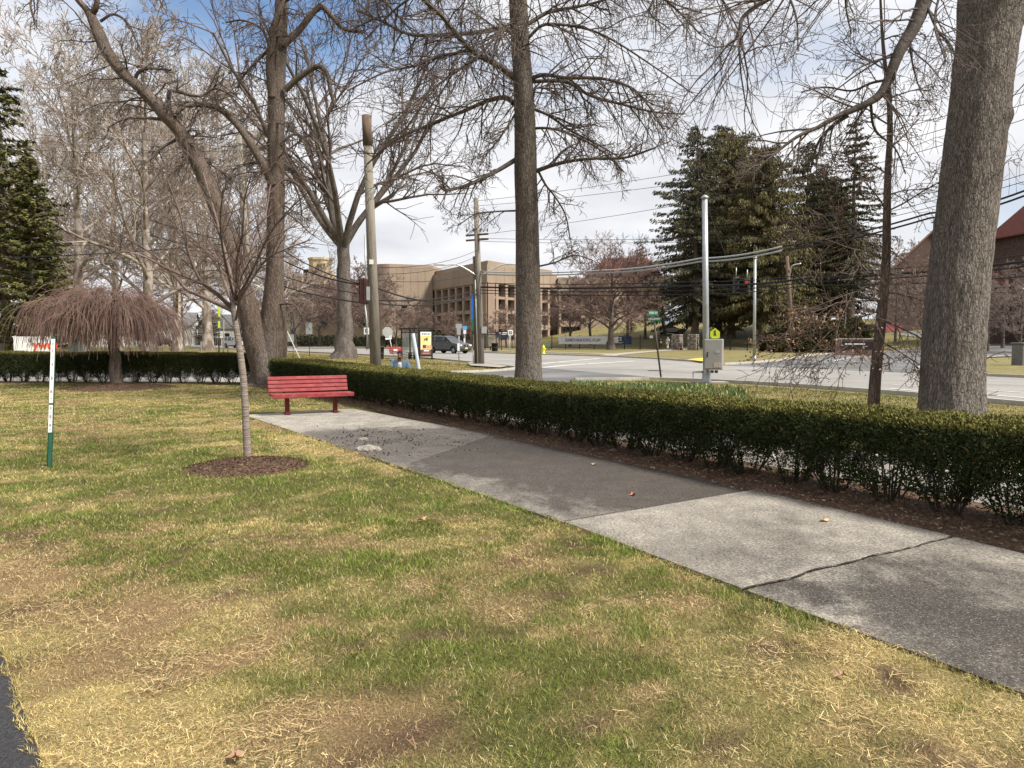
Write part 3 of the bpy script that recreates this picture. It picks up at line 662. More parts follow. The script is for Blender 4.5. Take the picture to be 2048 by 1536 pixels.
sheet('verge_corner', g2((1002, 740.5), (960, 731), (870, 721), (800, 716), (700, 711), (600, 706.5), (450, 700), (380, 698)) + [Vector((-60, 60)), Vector((-60, 37.4)), Vector((-24, 37)), Vector((-14, 36.5)), Vector((-8, 35)), G(880, 749), G(930, 746)], .006, m_verge)
verge('grass_verge', [[(1090, 764), (1300, 762), (1500, 772), (1750, 789), (2048, 816), (2300, 842), (2300, 960), (1700, 880), (1250, 830)]], 45000, .03, .07, .0011, ((.10, .115, .03), (.30, .24, .10)), 'short grass of the verge between hedge and street')
verge('grass_corner', [[(1000, 740), (960, 732), (870, 722), (700, 712), (600, 708), (500, 704), (520, 725), (700, 740), (900, 747)]], 50000, .04, .08, .0012, ((.12, .125, .035), (.32, .25, .11)), 'short tan grass of the street corner by the bus shelter')
# daffodil leaves coming up behind the hedge
def daffs():
    q = [G(*c) for c in ((1140, 768), (1480, 774), (1515, 796), (1500, 806), (1300, 790), (1150, 778))]; n = 9000
    u, v = nr.rand(n), nr.rand(n); A, B, C_, D = q[0], q[1], q[3], q[5]
    X = (A.x * (1 - u) + B.x * u) * (1 - v) + (D.x * (1 - u) + C_.x * u) * v; Y = (A.y * (1 - u) + B.y * u) * (1 - v) + (D.y * (1 - u) + C_.y * u) * v
    k = fbm(X * 1.2, Y * 1.2, 13, 3) > .40; X, Y = X[k], Y[k]; n = len(X)
    t = np.array([[.085, .125, .045]]) * (.7 + .7 * nr.rand(n))[:, None]; fl = nr.rand(n) < .10; t[fl] = (.60, .56, .22)
    L = .10 + .12 * nr.rand(n); return blades('daffodil_leaves', X, Y, np.zeros(n), L, .016 + .012 * nr.rand(n), .1 + .5 * nr.rand(n), t, True, m_blade)
tag(place('daffodils', daffs()), 'bed of young green daffodil leaves with pale flowers behind the hedge', 'daffodils', kind='stuff')

# ================================================================== HEDGES
m_yew = amat('yew_leaf', rough=.75, spec=.12)
m_stem = pmat('yew_stem', (.045, .033, .026), (.085, .066, .052), scale=20, stretch=(1, 1, .3))
def attr_tint(me, c, k):
    at = me.attributes.new('tint', 'FLOAT_COLOR', 'POINT'); n = len(c)
    at.data.foreach_set('color', np.repeat(np.concatenate([c, np.ones((n, 1))], 1), k, axis=0).astype(np.float32).ravel())
def leaf_quads(Pt, D, L, Wd):
    """kite leaves: points, unit directions, lengths, widths"""
    n = len(Pt); r = nr.randn(n, 3); S = np.cross(D, r); S /= np.maximum(np.linalg.norm(S, axis=1, keepdims=True), 1e-6)
    a = Pt - D * (L / 2)[:, None]; b = Pt + D * (L / 2)[:, None]; s = S * (Wd / 2)[:, None]
    V = np.stack([a, Pt + s, b, Pt - s], 1).reshape(-1, 3); return V, np.arange(n * 4).reshape(-1, 4)
def shrub_mesh(seed, n=15000, H=.9, open_=0.0):
    s = np.random.RandomState(seed); x = (s.rand(n * 4) - .5) * .78; y = (s.rand(n * 4) - .5) * 1.12; z = .05 + s.rand(n * 4) * (H - .05)
    w = np.clip((z + .03) / .42, .25, 1) ** .8                       # narrows to the foot
    e = .035 * (fbm(z * 9 + seed, x * 9, seed, 3) - .5) * 4
    wx = np.clip((z + .0) / .50, .14, 1) ** .9
    inside = (np.abs(x) < .39 * wx) & (np.abs(y) < (.50 + e) * w)
    edge = np.maximum(np.maximum(np.abs(y) / (.5 * w), np.abs(x) / (.39 * wx) * .8), (z / H) ** 3)
    gapn = fbm(x * 5.5 + seed * 3.1, z * 5.0 + y * 1.5, seed + 3, 3)
    keep = inside & (s.rand(len(x)) < np.clip((edge - .35) * 1.7, .10, 1)) & (gapn > .46 - .30 * z / H + (.06 + open_ * 1.6) * np.clip(np.abs(x) / .28, 0, 1.2) ** 2 * np.clip(1.25 - z / H, 0, 1))
    idx = np.nonzero(keep)[0][:n]; x, y, z = x[idx], y[idx], z[idx]; n = len(x)
    D = np.stack([s.randn(n) * .55 + x * .8, s.randn(n) * .55 + y * 1.3, s.randn(n) * .5 + .55 + (z > H - .07) * .5], 1); D /= np.linalg.norm(D, axis=1, keepdims=True)
    top = z > H - .055; zz = z + top * (fbm(x * 14, y * 14, seed + 9, 3) - .4) * .055
    V, F = leaf_quads(np.stack([x, y, zz], 1), D, .024 + .026 * s.rand(n), .010 + .008 * s.rand(n))
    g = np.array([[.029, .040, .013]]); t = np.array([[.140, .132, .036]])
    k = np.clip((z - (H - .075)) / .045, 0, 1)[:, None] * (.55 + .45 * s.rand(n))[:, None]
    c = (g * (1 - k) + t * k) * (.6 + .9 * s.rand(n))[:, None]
    old = s.rand(n) < .03; c[old] = (.13, .085, .035)
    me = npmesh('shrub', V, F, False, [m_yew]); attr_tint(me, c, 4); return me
def shrub_stems(seed, H=.9):
    r = random.Random(seed); polys = []
    for i in range(11):
        a = r.uniform(0, 6.28); o = r.uniform(.02, .07); p = Vector((math.cos(a) * o, math.sin(a) * o * 1.3, -.03)); ex, ey = math.cos(a) * r.uniform(.1, .34), math.sin(a) * r.uniform(.1, .42)
        z1 = r.uniform(.5, H - .08); pts = []; rad = []
        for k in range(6):
            t = k / 5; pts.append(p + Vector((ex * t ** .8 + r.uniform(-.015, .015), ey * t ** .8 + r.uniform(-.015, .015), z1 * t ** 1.15))); rad.append(.009 * (1 - t) + .003)
        polys.append((pts, rad))
        for j in range(4):
            q = pts[r.choice((2, 3, 4))]; d = Vector((r.uniform(-1, 1), r.uniform(-1, 1), r.uniform(.3, 1.2))).normalized() * r.uniform(.1, .2); polys.append(([q, q + d * .5 + Vector((0, 0, .01)), q + d], [.006, .005, .003]))
    return tubes_mesh('stems', [(polys, 5)], m_stem)
SHR = [(shrub_mesh(40 + i), shrub_stems(60 + i)) for i in range(5)]; SHR_OPEN = [(shrub_mesh(70 + i, open_=.13), shrub_stems(80 + i)) for i in range(4)]
def hedge(name, label, pts, h0, h1, thick, sp=.55):
    pl = [Vector((p[0], p[1], 0)) for p in smooth_line(pts, 10)]; root = thing(name, label, 'hedge', tuple(pl[0]))
    cum = [0]
    for a, b in zip(pl, pl[1:]): cum.append(cum[-1] + (b - a).length)
    n = int(cum[-1] / sp)
    for i in range(n + 1):
        d = cum[-1] * i / n; j = max(k for k in range(len(cum)) if cum[k] <= d + 1e-9); j = min(j, len(pl) - 2)
        p = pl[j].lerp(pl[j + 1], (d - cum[j]) / (cum[j + 1] - cum[j])); t = pl[j + 1] - pl[j]
        r = random.Random(i * 7 + len(pts)); fm, sm_ = SHR_OPEN[r.randrange(4)] if p.y < 9.5 and r.random() < .85 else SHR[r.randrange(5)]
        o = place('shrub', fm, root); o.location = p - pl[0] + Vector((r.uniform(-.03, .03), r.uniform(-.03, .03), 0))
        o.rotation_euler.z = math.atan2(t.y, t.x) + (math.pi if r.random() < .5 else 0) + r.uniform(-.05, .05)
        h = (h0 + (h1 - h0) * i / n if not isinstance(h0, list) else float(np.interp(p.y, [q[0] for q in h0], [q[1] for q in h0]))) / .9; o.scale = (sp / .55 * r.uniform(.98, 1.1), thick / 1.0, h * r.uniform(.985, 1.02))
        st = place('stems', sm_, o); st.rotation_euler.z = r.choice((0, math.pi))
    return root
hedge('hedge', 'long dark green clipped yew hedge running beside the concrete walk behind the red bench', HR, [(3, .96), (6.5, .90), (11, .84), (24, .93)], 0, 1.08)
hedge('hedge', 'clipped dark yew hedge across the back of the lawn behind the weeping tree', HL, 1.08, 1.12, 1.0, .58)

# ================================================================== TREES
class Cfg:
    def __init__(s, **k): s.__dict__.update(k)
def rvec(r): return Vector((r.gauss(0, 1), r.gauss(0, 1), r.gauss(0, 1)))
def grow(out, p, d, L, r0, lv, c, r):
    n = c.seg[lv]; st = L / n; pts = [p]; rad = [r0]; d = d.normalized()
    for i in range(n):
        d = (d + rvec(r) * c.wob[lv] + Vector((0, 0, c.grav[lv]))).normalized(); p = p + d * st; pts.append(p); rad.append(max(r0 * (1 - c.taper * (i + 1) / n), c.rmin))
    out.setdefault(lv, []).append((pts, rad))
    if lv < c.maxl: sprout(out, pts, rad, L, lv, c, r)
def sprout(out, pts, rad, L, lv, c, r, t0=None, num=None):
    m = c.kids[lv] if num is None else num; n = len(pts) - 1; t0 = c.t0 if t0 is None else t0
    m = int(m * r.uniform(.75, 1.25) + .5)
    for k in range(m):
        t = t0 + (1 - t0) * (k + r.random()) / max(m, 1); f = t * n; i = min(int(f), n - 1); q = pts[i].lerp(pts[i + 1], f - i)
        a = (pts[i + 1] - pts[i]).normalized(); perp = a.cross(rvec(r)).normalized(); an = R(r.uniform(*c.ang[lv]))
        dd = a * math.cos(an) + perp * math.sin(an); dd.z += c.up[lv]
        ln = L * c.ratio[lv] * r.uniform(.6, 1.25) * (1.15 - .55 * t); rr = max(min(rad[i] * .62, c.rcap[lv]), c.rmin)
        grow(out, q, dd, ln, rr, lv + 1, c, r)
def finish_tree(root, out, trunk_groups, mat_trunk, mat_twig, sides=(12, 7, 4, 3, 3, 3)):
    off = off_of(root)
    if trunk_groups: place('trunk', tubes_mesh('trunk', trunk_groups, mat_trunk, off), root)
    lim = [(out[l], sides[min(l, 5)]) for l in sorted(out) if l <= 1]; tw = [(out[l], sides[min(l, 5)]) for l in sorted(out) if l >= 2]
    if lim: place('limbs', tubes_mesh('limbs', lim, mat_trunk, off), root)
    if tw: place('twigs', tubes_mesh('twigs', tw, mat_twig, off), root)
m_bark = pmat('grey_brown_bark', (.10, .079, .064), (.178, .147, .121), scale=9, stretch=(1, 1, .22), bump=1.0, bscale=22, fine=(40, .25), c3=(.165, .15, .135), scale3=1.2, crack=(26, .16, .45))
m_bark2 = pmat('warm_brown_bark', (.085, .060, .046), (.16, .118, .092), scale=10, stretch=(1, 1, .25), bump=1.0, bscale=26, fine=(45, .25), c3=(.17, .14, .12), scale3=1.0, crack=(22, .16, .4))
m_twig = pmat('dark_twig', (.080, .060, .052), (.125, .096, .083), scale=3)
m_twig2 = pmat('brown_twig', (.095, .066, .054), (.15, .108, .09), scale=3)
m_pale = pmat('pale_twig', (.36, .31, .27), (.22, .175, .145), scale=.8, lo=.4, hi=.6)
m_red = pmat('reddish_twig', (.155, .093, .078), (.22, .148, .122), scale=2)

def px_limb(pts, Y0, dY=0.0, w0=8, w1=3, r=None, wob=.0):
    """limb traced through picture columns at its own distance; dY: how far it reaches toward (-) or away (+)"""
    n = len(pts); out = []
    for i, (x, y) in enumerate(pts):
        t = i / max(n - 1, 1); Yq = Y0 + dY * t; p = P(x, y, Yq); w = (w0 + (w1 - w0) * t) / FPX * Yq / 2
        out.append((p.x + (r.gauss(0, wob) if r else 0), p.y, p.z + (r.gauss(0, wob) if r else 0), w))
    s = smooth_line(out, 5); return [Vector(q[:3]) for q in s], [max(float(q[3]), .008) for q in s]
def rough_trunk(name, pts, parent, mat, sides=56, rings=110, ridge=.018, knots=(), flare=None, seed=3):
    """trunk as a dense skin with bark ridges and branch-scar knobs"""
    s = smooth_line(pts, max(2, rings // len(pts))); rings = len(s); an = np.linspace(0, 2 * np.pi, sides, endpoint=False); V = np.zeros((rings, sides, 3)); z = np.array([q[2] for q in s])
    for i, q in enumerate(s):
        c = np.array(q[:3]); rad = q[3]
        if flare: rad = rad * (1 + flare * math.exp(-max(c[2], 0) / .45))
        k = fbm(an * 5.2 / 6.283 * 6, np.full(sides, c[2] * 1.3), seed, 4) - .5; k2 = np.abs(fbm(an * 30 / 6.283, np.full(sides, c[2] * 2.2), seed + 4, 3) - .5)
        lob = 1 + .06 * np.sin(an * 3 + seed + c[2] * .3) * math.exp(-max(c[2], 0) / 1.2)
        rr = rad * lob * (1 + .07 * k) - ridge * (1 - np.minimum(k2 * 5, 1)) * .6
        V[i, :, 0] = c[0] + np.cos(an) * rr; V[i, :, 1] = c[1] + np.sin(an) * rr; V[i, :, 2] = c[2]
    for (kp, kr, kh) in knots:
        dlt = V - np.array(kp); d = np.linalg.norm(dlt, axis=2); wgt = np.exp(-(d / kr) ** 2)
        ctr = np.array([q[:3] for q in s])[:, None, :]; nrm = V - ctr; nrm[..., 2] = 0; nrm /= np.maximum(np.linalg.norm(nrm, axis=2, keepdims=True), 1e-6)
        V += nrm * (wgt * kh)[..., None]
    V += (np.random.RandomState(seed).rand(*V.shape) - .5) * ridge * .25
    i = np.arange(rings - 1)[:, None] * sides + np.arange(sides)[None, :]; j = np.arange(rings - 1)[:, None] * sides + (np.arange(sides)[None, :] + 1) % sides
    F = np.stack([i, j, j + sides, i + sides], -1).reshape(-1, 4)
    me = npmesh(name, V.reshape(-1, 3) - np.array(off_of(parent)), F, True, [mat]); return place(name, me, parent)
def px_trunk(pts, Y0):
    """(x, y, width px) -> (X,Y,Z,r)"""
    o = []
    for x, y, w in pts: p = P(x, y, Y0); o.append((p.x, p.y, p.z, w / FPX * Y0 / 2))
    return o
def base_of(px, Y): v = GY(px, Y); return (v.x, v.y, 0.0)

# --- pin oak in the middle, straight trunk behind the hedge
r_ = random.Random(101); Y0 = 18.5; t = thing('oak_tree', 'tall bare tree with straight trunk behind the hedge in the middle of the view', 'tree', base_of(1057, Y0))
yb = 676 + FPX * EYE / Y0
rough_trunk('trunk', px_trunk([(1058, yb + 4, 62), (1057, 765, 53), (1057, 680, 51), (1056, 600, 50), (1054, 430, 46), (1051, 340, 45), (1050, 250, 42), (1045, 150, 38), (1040, 80, 36), (1036, 0, 36), (1030, -150, 30), (1026, -350, 22), (1024, -560, 12)], Y0), t, m_bark, 44, 150, .016,
            [(tuple(P(1073, 450, Y0 - .3)), .12, .05), (tuple(P(1048, 500, Y0 - .45)), .12, .05), (tuple(P(1050, 410, Y0 - .4)), .12, .05), (tuple(P(1045, 570, Y0 - .4)), .1, .04), (tuple(P(1042, 280, Y0 - .4)), .1, .06)], .35)
out = {}; oak = Cfg(seg=(8, 7, 5, 4, 3), wob=(.06, .11, .15, .2, .22), grav=(-.03, -.05, -.09, -.09, -.05), taper=.7, rmin=.0052, maxl=4, t0=.12, kids=(8, 8, 5, 3, 0), ang=((30, 65), (30, 70), (30, 70), (25, 65), (0, 0)), up=(0, 0, -.05, -.05, 0), ratio=(.42, .48, .52, .6, .5), rcap=(.05, .022, .011, .007, .005))
LIMBS = [([(1072, 342), (1100, 330), (1145, 322), (1190, 318), (1250, 318), (1307, 301)], -1.2, 9, 4), ([(1034, 318), (990, 343), (940, 365), (895, 379), (880, 372)], -.8, 10, 4),
         ([(1032, 205), (1010, 195), (975, 200), (920, 222), (860, 250), (790, 285), (735, 330)], 1.5, 11, 3), ([(1032, 158), (1000, 135), (950, 105), (920, 75), (880, 30), (850, 0), (810, -50)], -1.5, 13, 7),
         ([(1026, 60), (1000, 57), (950, 65), (880, 70), (820, 68), (760, 40), (715, 20)], 1.0, 11, 4), ([(1058, 158), (1090, 152), (1130, 155), (1200, 160), (1260, 178), (1300, 215), (1330, 260)], -1.0, 9, 3),
         ([(1060, 164), (1130, 165), (1180, 190), (1260, 212), (1310, 222), (1370, 228)], 1.2, 8, 3), ([(1053, 50), (1090, 25), (1115, 18), (1150, 15), (1200, 0), (1260, -20)], .5, 9, 4),
         ([(1055, 76), (1080, 52), (1120, 50), (1180, 60), (1230, 82), (1300, 130), (1385, 190)], -1.5, 7, 2.5), ([(1062, 218), (1100, 230), (1140, 260), (1190, 290), (1260, 325)], 1.0, 6, 2.5),
         ([(1066, 258), (1100, 257), (1140, 270), (1200, 300), (1250, 345)], -.6, 6, 2.5), ([(1075, 340), (1092, 370), (1110, 390), (1130, 430), (1140, 475)], -.5, 5, 2.5),
         ([(1032, 225), (1010, 255), (985, 300), (960, 318)], -.5, 5, 2.5), ([(1034, 420), (990, 422), (950, 430), (915, 450)], -.3, 4, 2), ([(1028, 40), (1000, 62), (960, 112), (900, 152), (840, 200), (770, 250)], -1.6, 7, 3),
         ([(950, 104), (880, 110), (830, 130), (770, 145), (695, 185)], -1.2, 7, 3), ([(1076, 533), (1110, 525), (1150, 510), (1185, 522)], -.3, 4, 2), ([(1040, -60), (960, -70), (880, -40), (800, 10), (730, 80)], .8, 10, 3),
         ([(1034, -100), (1120, -90), (1220, -60), (1330, 0), (1400, 70)], .3, 10, 3), ([(1034, -170), (1160, -190), (1300, -130), (1420, -40), (1480, 60)], -1.5, 9, 3), ([(1032, -200), (900, -190), (760, -120), (660, -20)], 1.2, 9, 3),
         ([(1045, 120), (1040, 90), (1020, 60), (990, 30)], -3.5, 7, 3), ([(1045, 190), (1060, 180), (1085, 175), (1120, 190)], 3.5, 7, 3)]
for pts, dY, w0, w1 in LIMBS:
    a, b = px_limb(pts, Y0, dY, w0, w1, r_, .02); out.setdefault(1, []).append((a, b)); L = sum((q - p).length for p, q in zip(a, a[1:]))
    sprout(out, a, b, L * .85, 1, oak, r_, .12, int(6 + L * 5))
for k in range(9):
    a = r_.uniform(0, 6.28); z = r_.uniform(8.5, 15); p = Vector((off_of(t).x - .1, Y0, z)); grow(out, p, Vector((math.cos(a), math.sin(a), .25)), r_.uniform(2.5, 3.8), .06, 1, oak, r_)
finish_tree(t, out, None, m_bark, m_twig)

# --- great trunk on the right
r_ = random.Random(202); Y0 = 10.0; t = thing('beech_tree', 'massive smooth grey trunk rising at the right edge behind the hedge', 'tree', base_of(1903, Y0))
yb = 676 + FPX * EYE / Y0
TK = [(1902, yb + 6, 136), (1903, 850, 119), (1904, 760, 114), (1911, 640, 112), (1921, 520, 110), (1936, 400, 109), (1950, 280, 108), (1965, 160, 107), (1978, 60, 110), (1986, 0, 122), (1990, -80, 118), (2005, -300, 96), (2020, -600, 60), (2030, -850, 30)]
rough_trunk('trunk', px_trunk(TK, Y0), t, pmat('smooth_grey_bark', (.12, .10, .086), (.205, .178, .155), scale=26, stretch=(1, 1, .22), bump=1.0, bscale=40, fine=(60, .32), c3=(.19, .17, .15), scale3=1.0, lo=.36, hi=.60, crack=(44, .15, .42)), 110, 210, .014,
            [(tuple(P(2000, 232, Y0 - .15)), .11, .12), (tuple(P(1962, 100, Y0 - .4)), .14, .05), (tuple(P(1950, 195, Y0 - .4)), .10, .04), (tuple(P(1945, 345, Y0 - .4)), .10, .03), (tuple(P(2035, 15, Y0)), .2, .15), (tuple(P(1920, 215, Y0 - .35)), .1, .03), (tuple(P(1915, 560, Y0 - .35)), .16, .03)], .22, 8)
out = {}; bee = Cfg(seg=(8, 7, 6, 4, 3), wob=(.06, .10, .13, .17, .2), grav=(-.02, -.05, -.08, -.06, -.04), taper=.72, rmin=.0028, maxl=4, t0=.1, kids=(8, 6, 4, 3, 0), ang=((30, 65), (30, 70), (30, 70), (25, 60), (0, 0)), up=(0, 0, -.05, -.05, 0), ratio=(.45, .5, .55, .6, .5), rcap=(.04, .014, .008, .005, .004))
LIMBS = [([(1870, -90), (1850, 0), (1830, 50), (1800, 110), (1765, 180), (1735, 208), (1690, 226)], 9.3, -.4, 34, 10), ([(1692, 225), (1640, 250), (1590, 275), (1540, 315), (1510, 345)], 8.9, -.3, 10, 3), ([(1695, 226), (1660, 255), (1635, 290), (1622, 340)], 8.9, .3, 9, 3),
         ([(1780, 160), (1740, 165), (1700, 180), (1650, 175), (1600, 185)], 9.1, .5, 6, 2), ([(1800, 115), (1760, 120), (1720, 135), (1690, 160)], 9.2, -.6, 6, 2), ([(1740, 206), (1750, 260), (1790, 300), (1810, 345)], 9, .6, 6, 2),
         ([(1850, 0), (1880, 60), (1900, 90), (1915, 125)], 9.2, -.5, 6, 2), ([(1900, -60), (1870, 40), (1890, 120)], 9, -1, 6, 2), ([(1980, -200), (1800, -150), (1640, -60), (1500, 20), (1480, 70), (1490, 110)], 10, -1.2, 16, 4), ([(1560, -40), (1590, 30), (1600, 100)], 9, -.3, 6, 2),
         ([(1985, -120), (2080, -60), (2120, 60), (2100, 190)], 10, -.6, 10, 3), ([(1400, -60), (1330, -30), (1300, 20), (1340, 60)], 9.5, .5, 6, 2), ([(1700, -90), (1690, 0), (1700, 70)], 9.6, .4, 6, 2), ([(2020, -250), (2140, -160), (2180, 40), (2150, 300)], 10, .8, 10, 3)]
for pts, Yl, dY, w0, w1 in LIMBS:
    a, b = px_limb(pts, Yl, dY, w0, w1, r_, .012); out.setdefault(1, []).append((a, b)); L = sum((q - p).length for p, q in zip(a, a[1:]))
    sprout(out, a, b, L * .75 + .5, 1, bee, r_, .15, int(5 + L * 4))
for k in range(6):
    a = r_.uniform(0, 6.28); p = Vector((off_of(t).x + .6, Y0, r_.uniform(7.5, 11))); grow(out, p, Vector((math.cos(a), math.sin(a), .3)), r_.uniform(2, 3), .06, 1, bee, r_)
finish_tree(t, out, None, pmat('dark_limb', (.050, .040, .035), (.085, .07, .06), scale=6, bump=.6, bscale=20), m_twig)

# --- slender young oak with a few dead leaves
m_leaf = amat('dead_leaf', rough=.8)
def dead_leaves(name, parent, pts, n, size, r, cols=((.26, .13, .065), (.36, .20, .11), (.20, .10, .05))):
    idx = [r.randrange(len(pts)) for _ in range(n)]; Pt = np.array([pts[i] for i in idx]) + nr.randn(n, 3) * .05; D = nr.randn(n, 3); D[:, 2] -= .6; D /= np.linalg.norm(D, axis=1, keepdims=True)
    V, F = leaf_quads(Pt, D, size * (.7 + .6 * nr.rand(n)), size * .55 * (.7 + .5 * nr.rand(n))); V = V.reshape(-1, 4, 3); V[:, 1] += nr.randn(n, 3) * size * .12; V = V.reshape(-1, 3)
    me = npmesh(name, V - np.array(off_of(parent)), F, False, [m_leaf]); attr_tint(me, np.array([cols[r.randrange(len(cols))] for _ in range(n)]), 4); return tag(place(name, me, parent), kind='stuff')
r_ = random.Random(303); Y0 = 10.6; t = thing('young_oak_tree', 'slender young tree with drooping branches and a few dead brown leaves beside the massive trunk', 'tree', base_of(1745, Y0)); yb = 676 + FPX * EYE / Y0
place('trunk', tubes_mesh('trunk', [([px_limb([(1744, yb), (1747, 815), (1752, 740), (1762, 640), (1770, 560), (1773, 500), (1774, 420), (1776, 340), (1780, 270), (1778, 200), (1770, 130), (1764, 60), (1760, -20)], Y0, 0, 25, 4)], 14)], m_bark2, off_of(t)), t)
out = {}; yo = Cfg(seg=(6, 6, 5, 4, 3), wob=(.06, .09, .12, .16, .2), grav=(-.02, -.05, -.06, -.03, -.02), taper=.7, rmin=.0038, maxl=4, t0=.12, kids=(7, 8, 5, 2, 0), ang=((30, 60), (30, 65), (30, 65), (25, 60), (0, 0)), up=(0, 0, 0, 0, 0), ratio=(.45, .5, .5, .6, .5), rcap=(.02, .009, .006, .005, .004))
tips = []
specs = [(1755, 690, -1, -.05, 1.4), (1757, 680, 1, -.35, 1.2), (1760, 650, -1, -.10, 1.6), (1763, 640, 1, -.4, 1.3), (1766, 600, -1, -.15, 1.5), (1768, 585, 1, .02, 1.1), (1769, 560, -1, -.2, 1.6), (1771, 545, 1, .05, 1.0), (1772, 520, -1, .1, 1.4), (1773, 500, 1, .1, 1.1), (1773, 470, -1, .3, 1.3),
         (1774, 425, -1, .6, 1.1), (1774, 423, 1, .5, 1.2), (1775, 390, 1, .2, 1.0), (1776, 350, -1, .4, 1.0), (1778, 300, 1, .5, .9), (1779, 250, -1, .5, .9), (1777, 200, 1, .5, .8), (1772, 140, -1, .5, .7), (1766, 80, 1, .6, .6), (1756, 690, -1, .0, .8), (1752, 700, 1, -.4, .6), (1764, 620, -1, -.2, 1.5)]
for x, y, sx, up, L in specs:
    grow(out, P(x, y, Y0), Vector((sx * r_.uniform(.7, 1), r_.uniform(-.8, .8), up)), L * 1.15, .0125, 1, yo, r_)
for lv in (3, 4):
    for pts, _ in out.get(lv, []): tips.append(tuple(pts[-1]))
low = [p for p in tips if 1.25 < p[2] < 2.0 and p[0] < off_of(t).x - .25] or tips
finish_tree(t, out, None, m_bark2, m_twig2); dead_leaves('dead_leaves', t, low, 650, .045, r_, ((.24, .14, .085), (.32, .21, .14), (.19, .11, .065))); dead_leaves('dead_leaves', t, tips, 700, .036, r_, ((.24, .14, .085), (.32, .21, .14), (.19, .11, .065)))

# --- leaning two-stemmed tree at the corner of the hedges
r_ = random.Random(404); Y0 = 25.2; t = thing('maple_tree', 'large two-stemmed bare tree, one stem leaning far left, at the hedge corner', 'tree', base_of(532, Y0))
rough_trunk('trunk', px_trunk([(534, 772, 96), (534, 755, 62), (540, 700, 66), (546, 640, 52), (549, 560, 36), (551, 480, 35), (552, 380, 34), (552, 280, 32), (553, 200, 34), (556, 130, 30), (560, 70, 28), (563, 0, 24), (566, -120, 18), (570, -260, 8)], Y0), t, m_bark2, 40, 140, .02, [(tuple(P(540, 160, Y0 - .3)), .15, .1), (tuple(P(549, 400, Y0 - .4)), .15, .05)], .2, 5)
rough_trunk('leaning_stem', px_trunk([(536, 776, 66), (533, 755, 60), (527, 730, 56), (516, 690, 56), (503, 640, 45), (480, 560, 37), (458, 480, 35), (428, 400, 34), (398, 330, 33), (365, 270, 32), (335, 235, 31), (290, 185, 32), (250, 150, 29), (215, 105, 26), (195, 60, 24), (178, 25, 17), (150, -10, 14), (110, -90, 8)], Y0 - .25), t, m_bark2, 40, 140, .02, [(tuple(P(345, 220, Y0 - .6)), .3, .15), (tuple(P(318, 235, Y0 - .6)), .25, .1), (tuple(P(355, 290, Y0 - .5)), .2, .1)], 0, 6)
out = {}; map_ = Cfg(seg=(8, 7, 5, 4, 3), wob=(.08, .15, .19, .22, .24), grav=(-.02, -.06, -.09, -.04, .0), taper=.7, rmin=.0052, maxl=4, t0=.1, kids=(8, 7, 5, 3, 0), ang=((30, 65), (30, 75), (30, 75), (25, 65), (0, 0)), up=(0, 0, -.05, 0, 0), ratio=(.42, .45, .5, .55, .5), rcap=(.06, .025, .013, .009, .007))
LIMBS = [([(546, 372), (528, 335), (505, 290), (475, 250), (440, 218), (410, 210), (372, 214)], -.3, 18, 9), ([(572, 178), (600, 152), (635, 135), (652, 150), (665, 180), (672, 215)], -.6, 13, 6), ([(562, 92), (600, 62), (640, 14), (665, 35), (690, 60), (725, 62)], .4, 15, 7), ([(548, 200), (542, 130), (548, 60), (562, 20), (575, -40)], -.5, 20, 10),
         ([(180, 30), (195, 10), (190, -40)], -.3, 14, 8), ([(200, 40), (230, 30), (255, 45), (275, 80), (285, 110)], -.4, 6, 3), ([(270, 162), (280, 140), (300, 133), (340, 140)], -.3, 8, 4), ([(340, 235), (338, 190), (360, 183), (400, 190), (430, 180), (470, 200)], -.5, 9, 3),
         ([(325, 238), (290, 235), (250, 240), (215, 255)], -.6, 7, 3), ([(352, 280), (320, 300), (300, 320), (285, 330)], -.5, 6, 3), ([(350, 280), (370, 270), (372, 320), (340, 350)], -.6, 5, 3), ([(566, 285), (590, 270), (615, 280), (625, 310)], .3, 6, 3), ([(566, 358), (585, 365), (598, 395), (600, 430)], .4, 5, 3), ([(540, 100), (520, 60), (490, 40), (450, 45)], .5, 6, 3),
         ([(538, 95), (515, 120), (490, 150), (475, 175)], -.4, 7, 3), ([(555, 612), (590, 608), (610, 640), (640, 632)], -.5, 5, 2), ([(563, 0), (640, -40), (740, -20), (820, 60)], -1.5, 12, 4), ([(565, -60), (480, -120), (380, -100), (300, -40)], 1, 12, 4), ([(150, -10), (100, -40), (60, 0), (70, 40)], -.5, 8, 3), ([(395, 210), (370, 206), (350, 225)], -.3, 9, 5)]
for pts, dY, w0, w1 in LIMBS:
    a, b = px_limb(pts, Y0 - .2, dY, w0, w1, r_, .03); out.setdefault(1, []).append((a, b)); L = sum((q - p).length for p, q in zip(a, a[1:]))
    sprout(out, a, b, L * .7 + .6, 1, map_, r_, .25, int(5 + L * 3.2))
for k in range(34):                                            # shoots straight off both stems
    if k % 2: x, y = r_.choice(((552, r_.uniform(60, 420)),)) ; 
    else: u = r_.random(); x, y = 200 + 200 * u, 70 + 260 * u
    a = r_.uniform(0, 6.28); grow(out, P(x, y, Y0 - .2), Vector((math.cos(a), math.sin(a) * .7, r_.uniform(-.3, .5))), r_.uniform(1.2, 2.6), .03, 1, map_, r_)
finish_tree(t, out, None, m_bark2, m_twig)

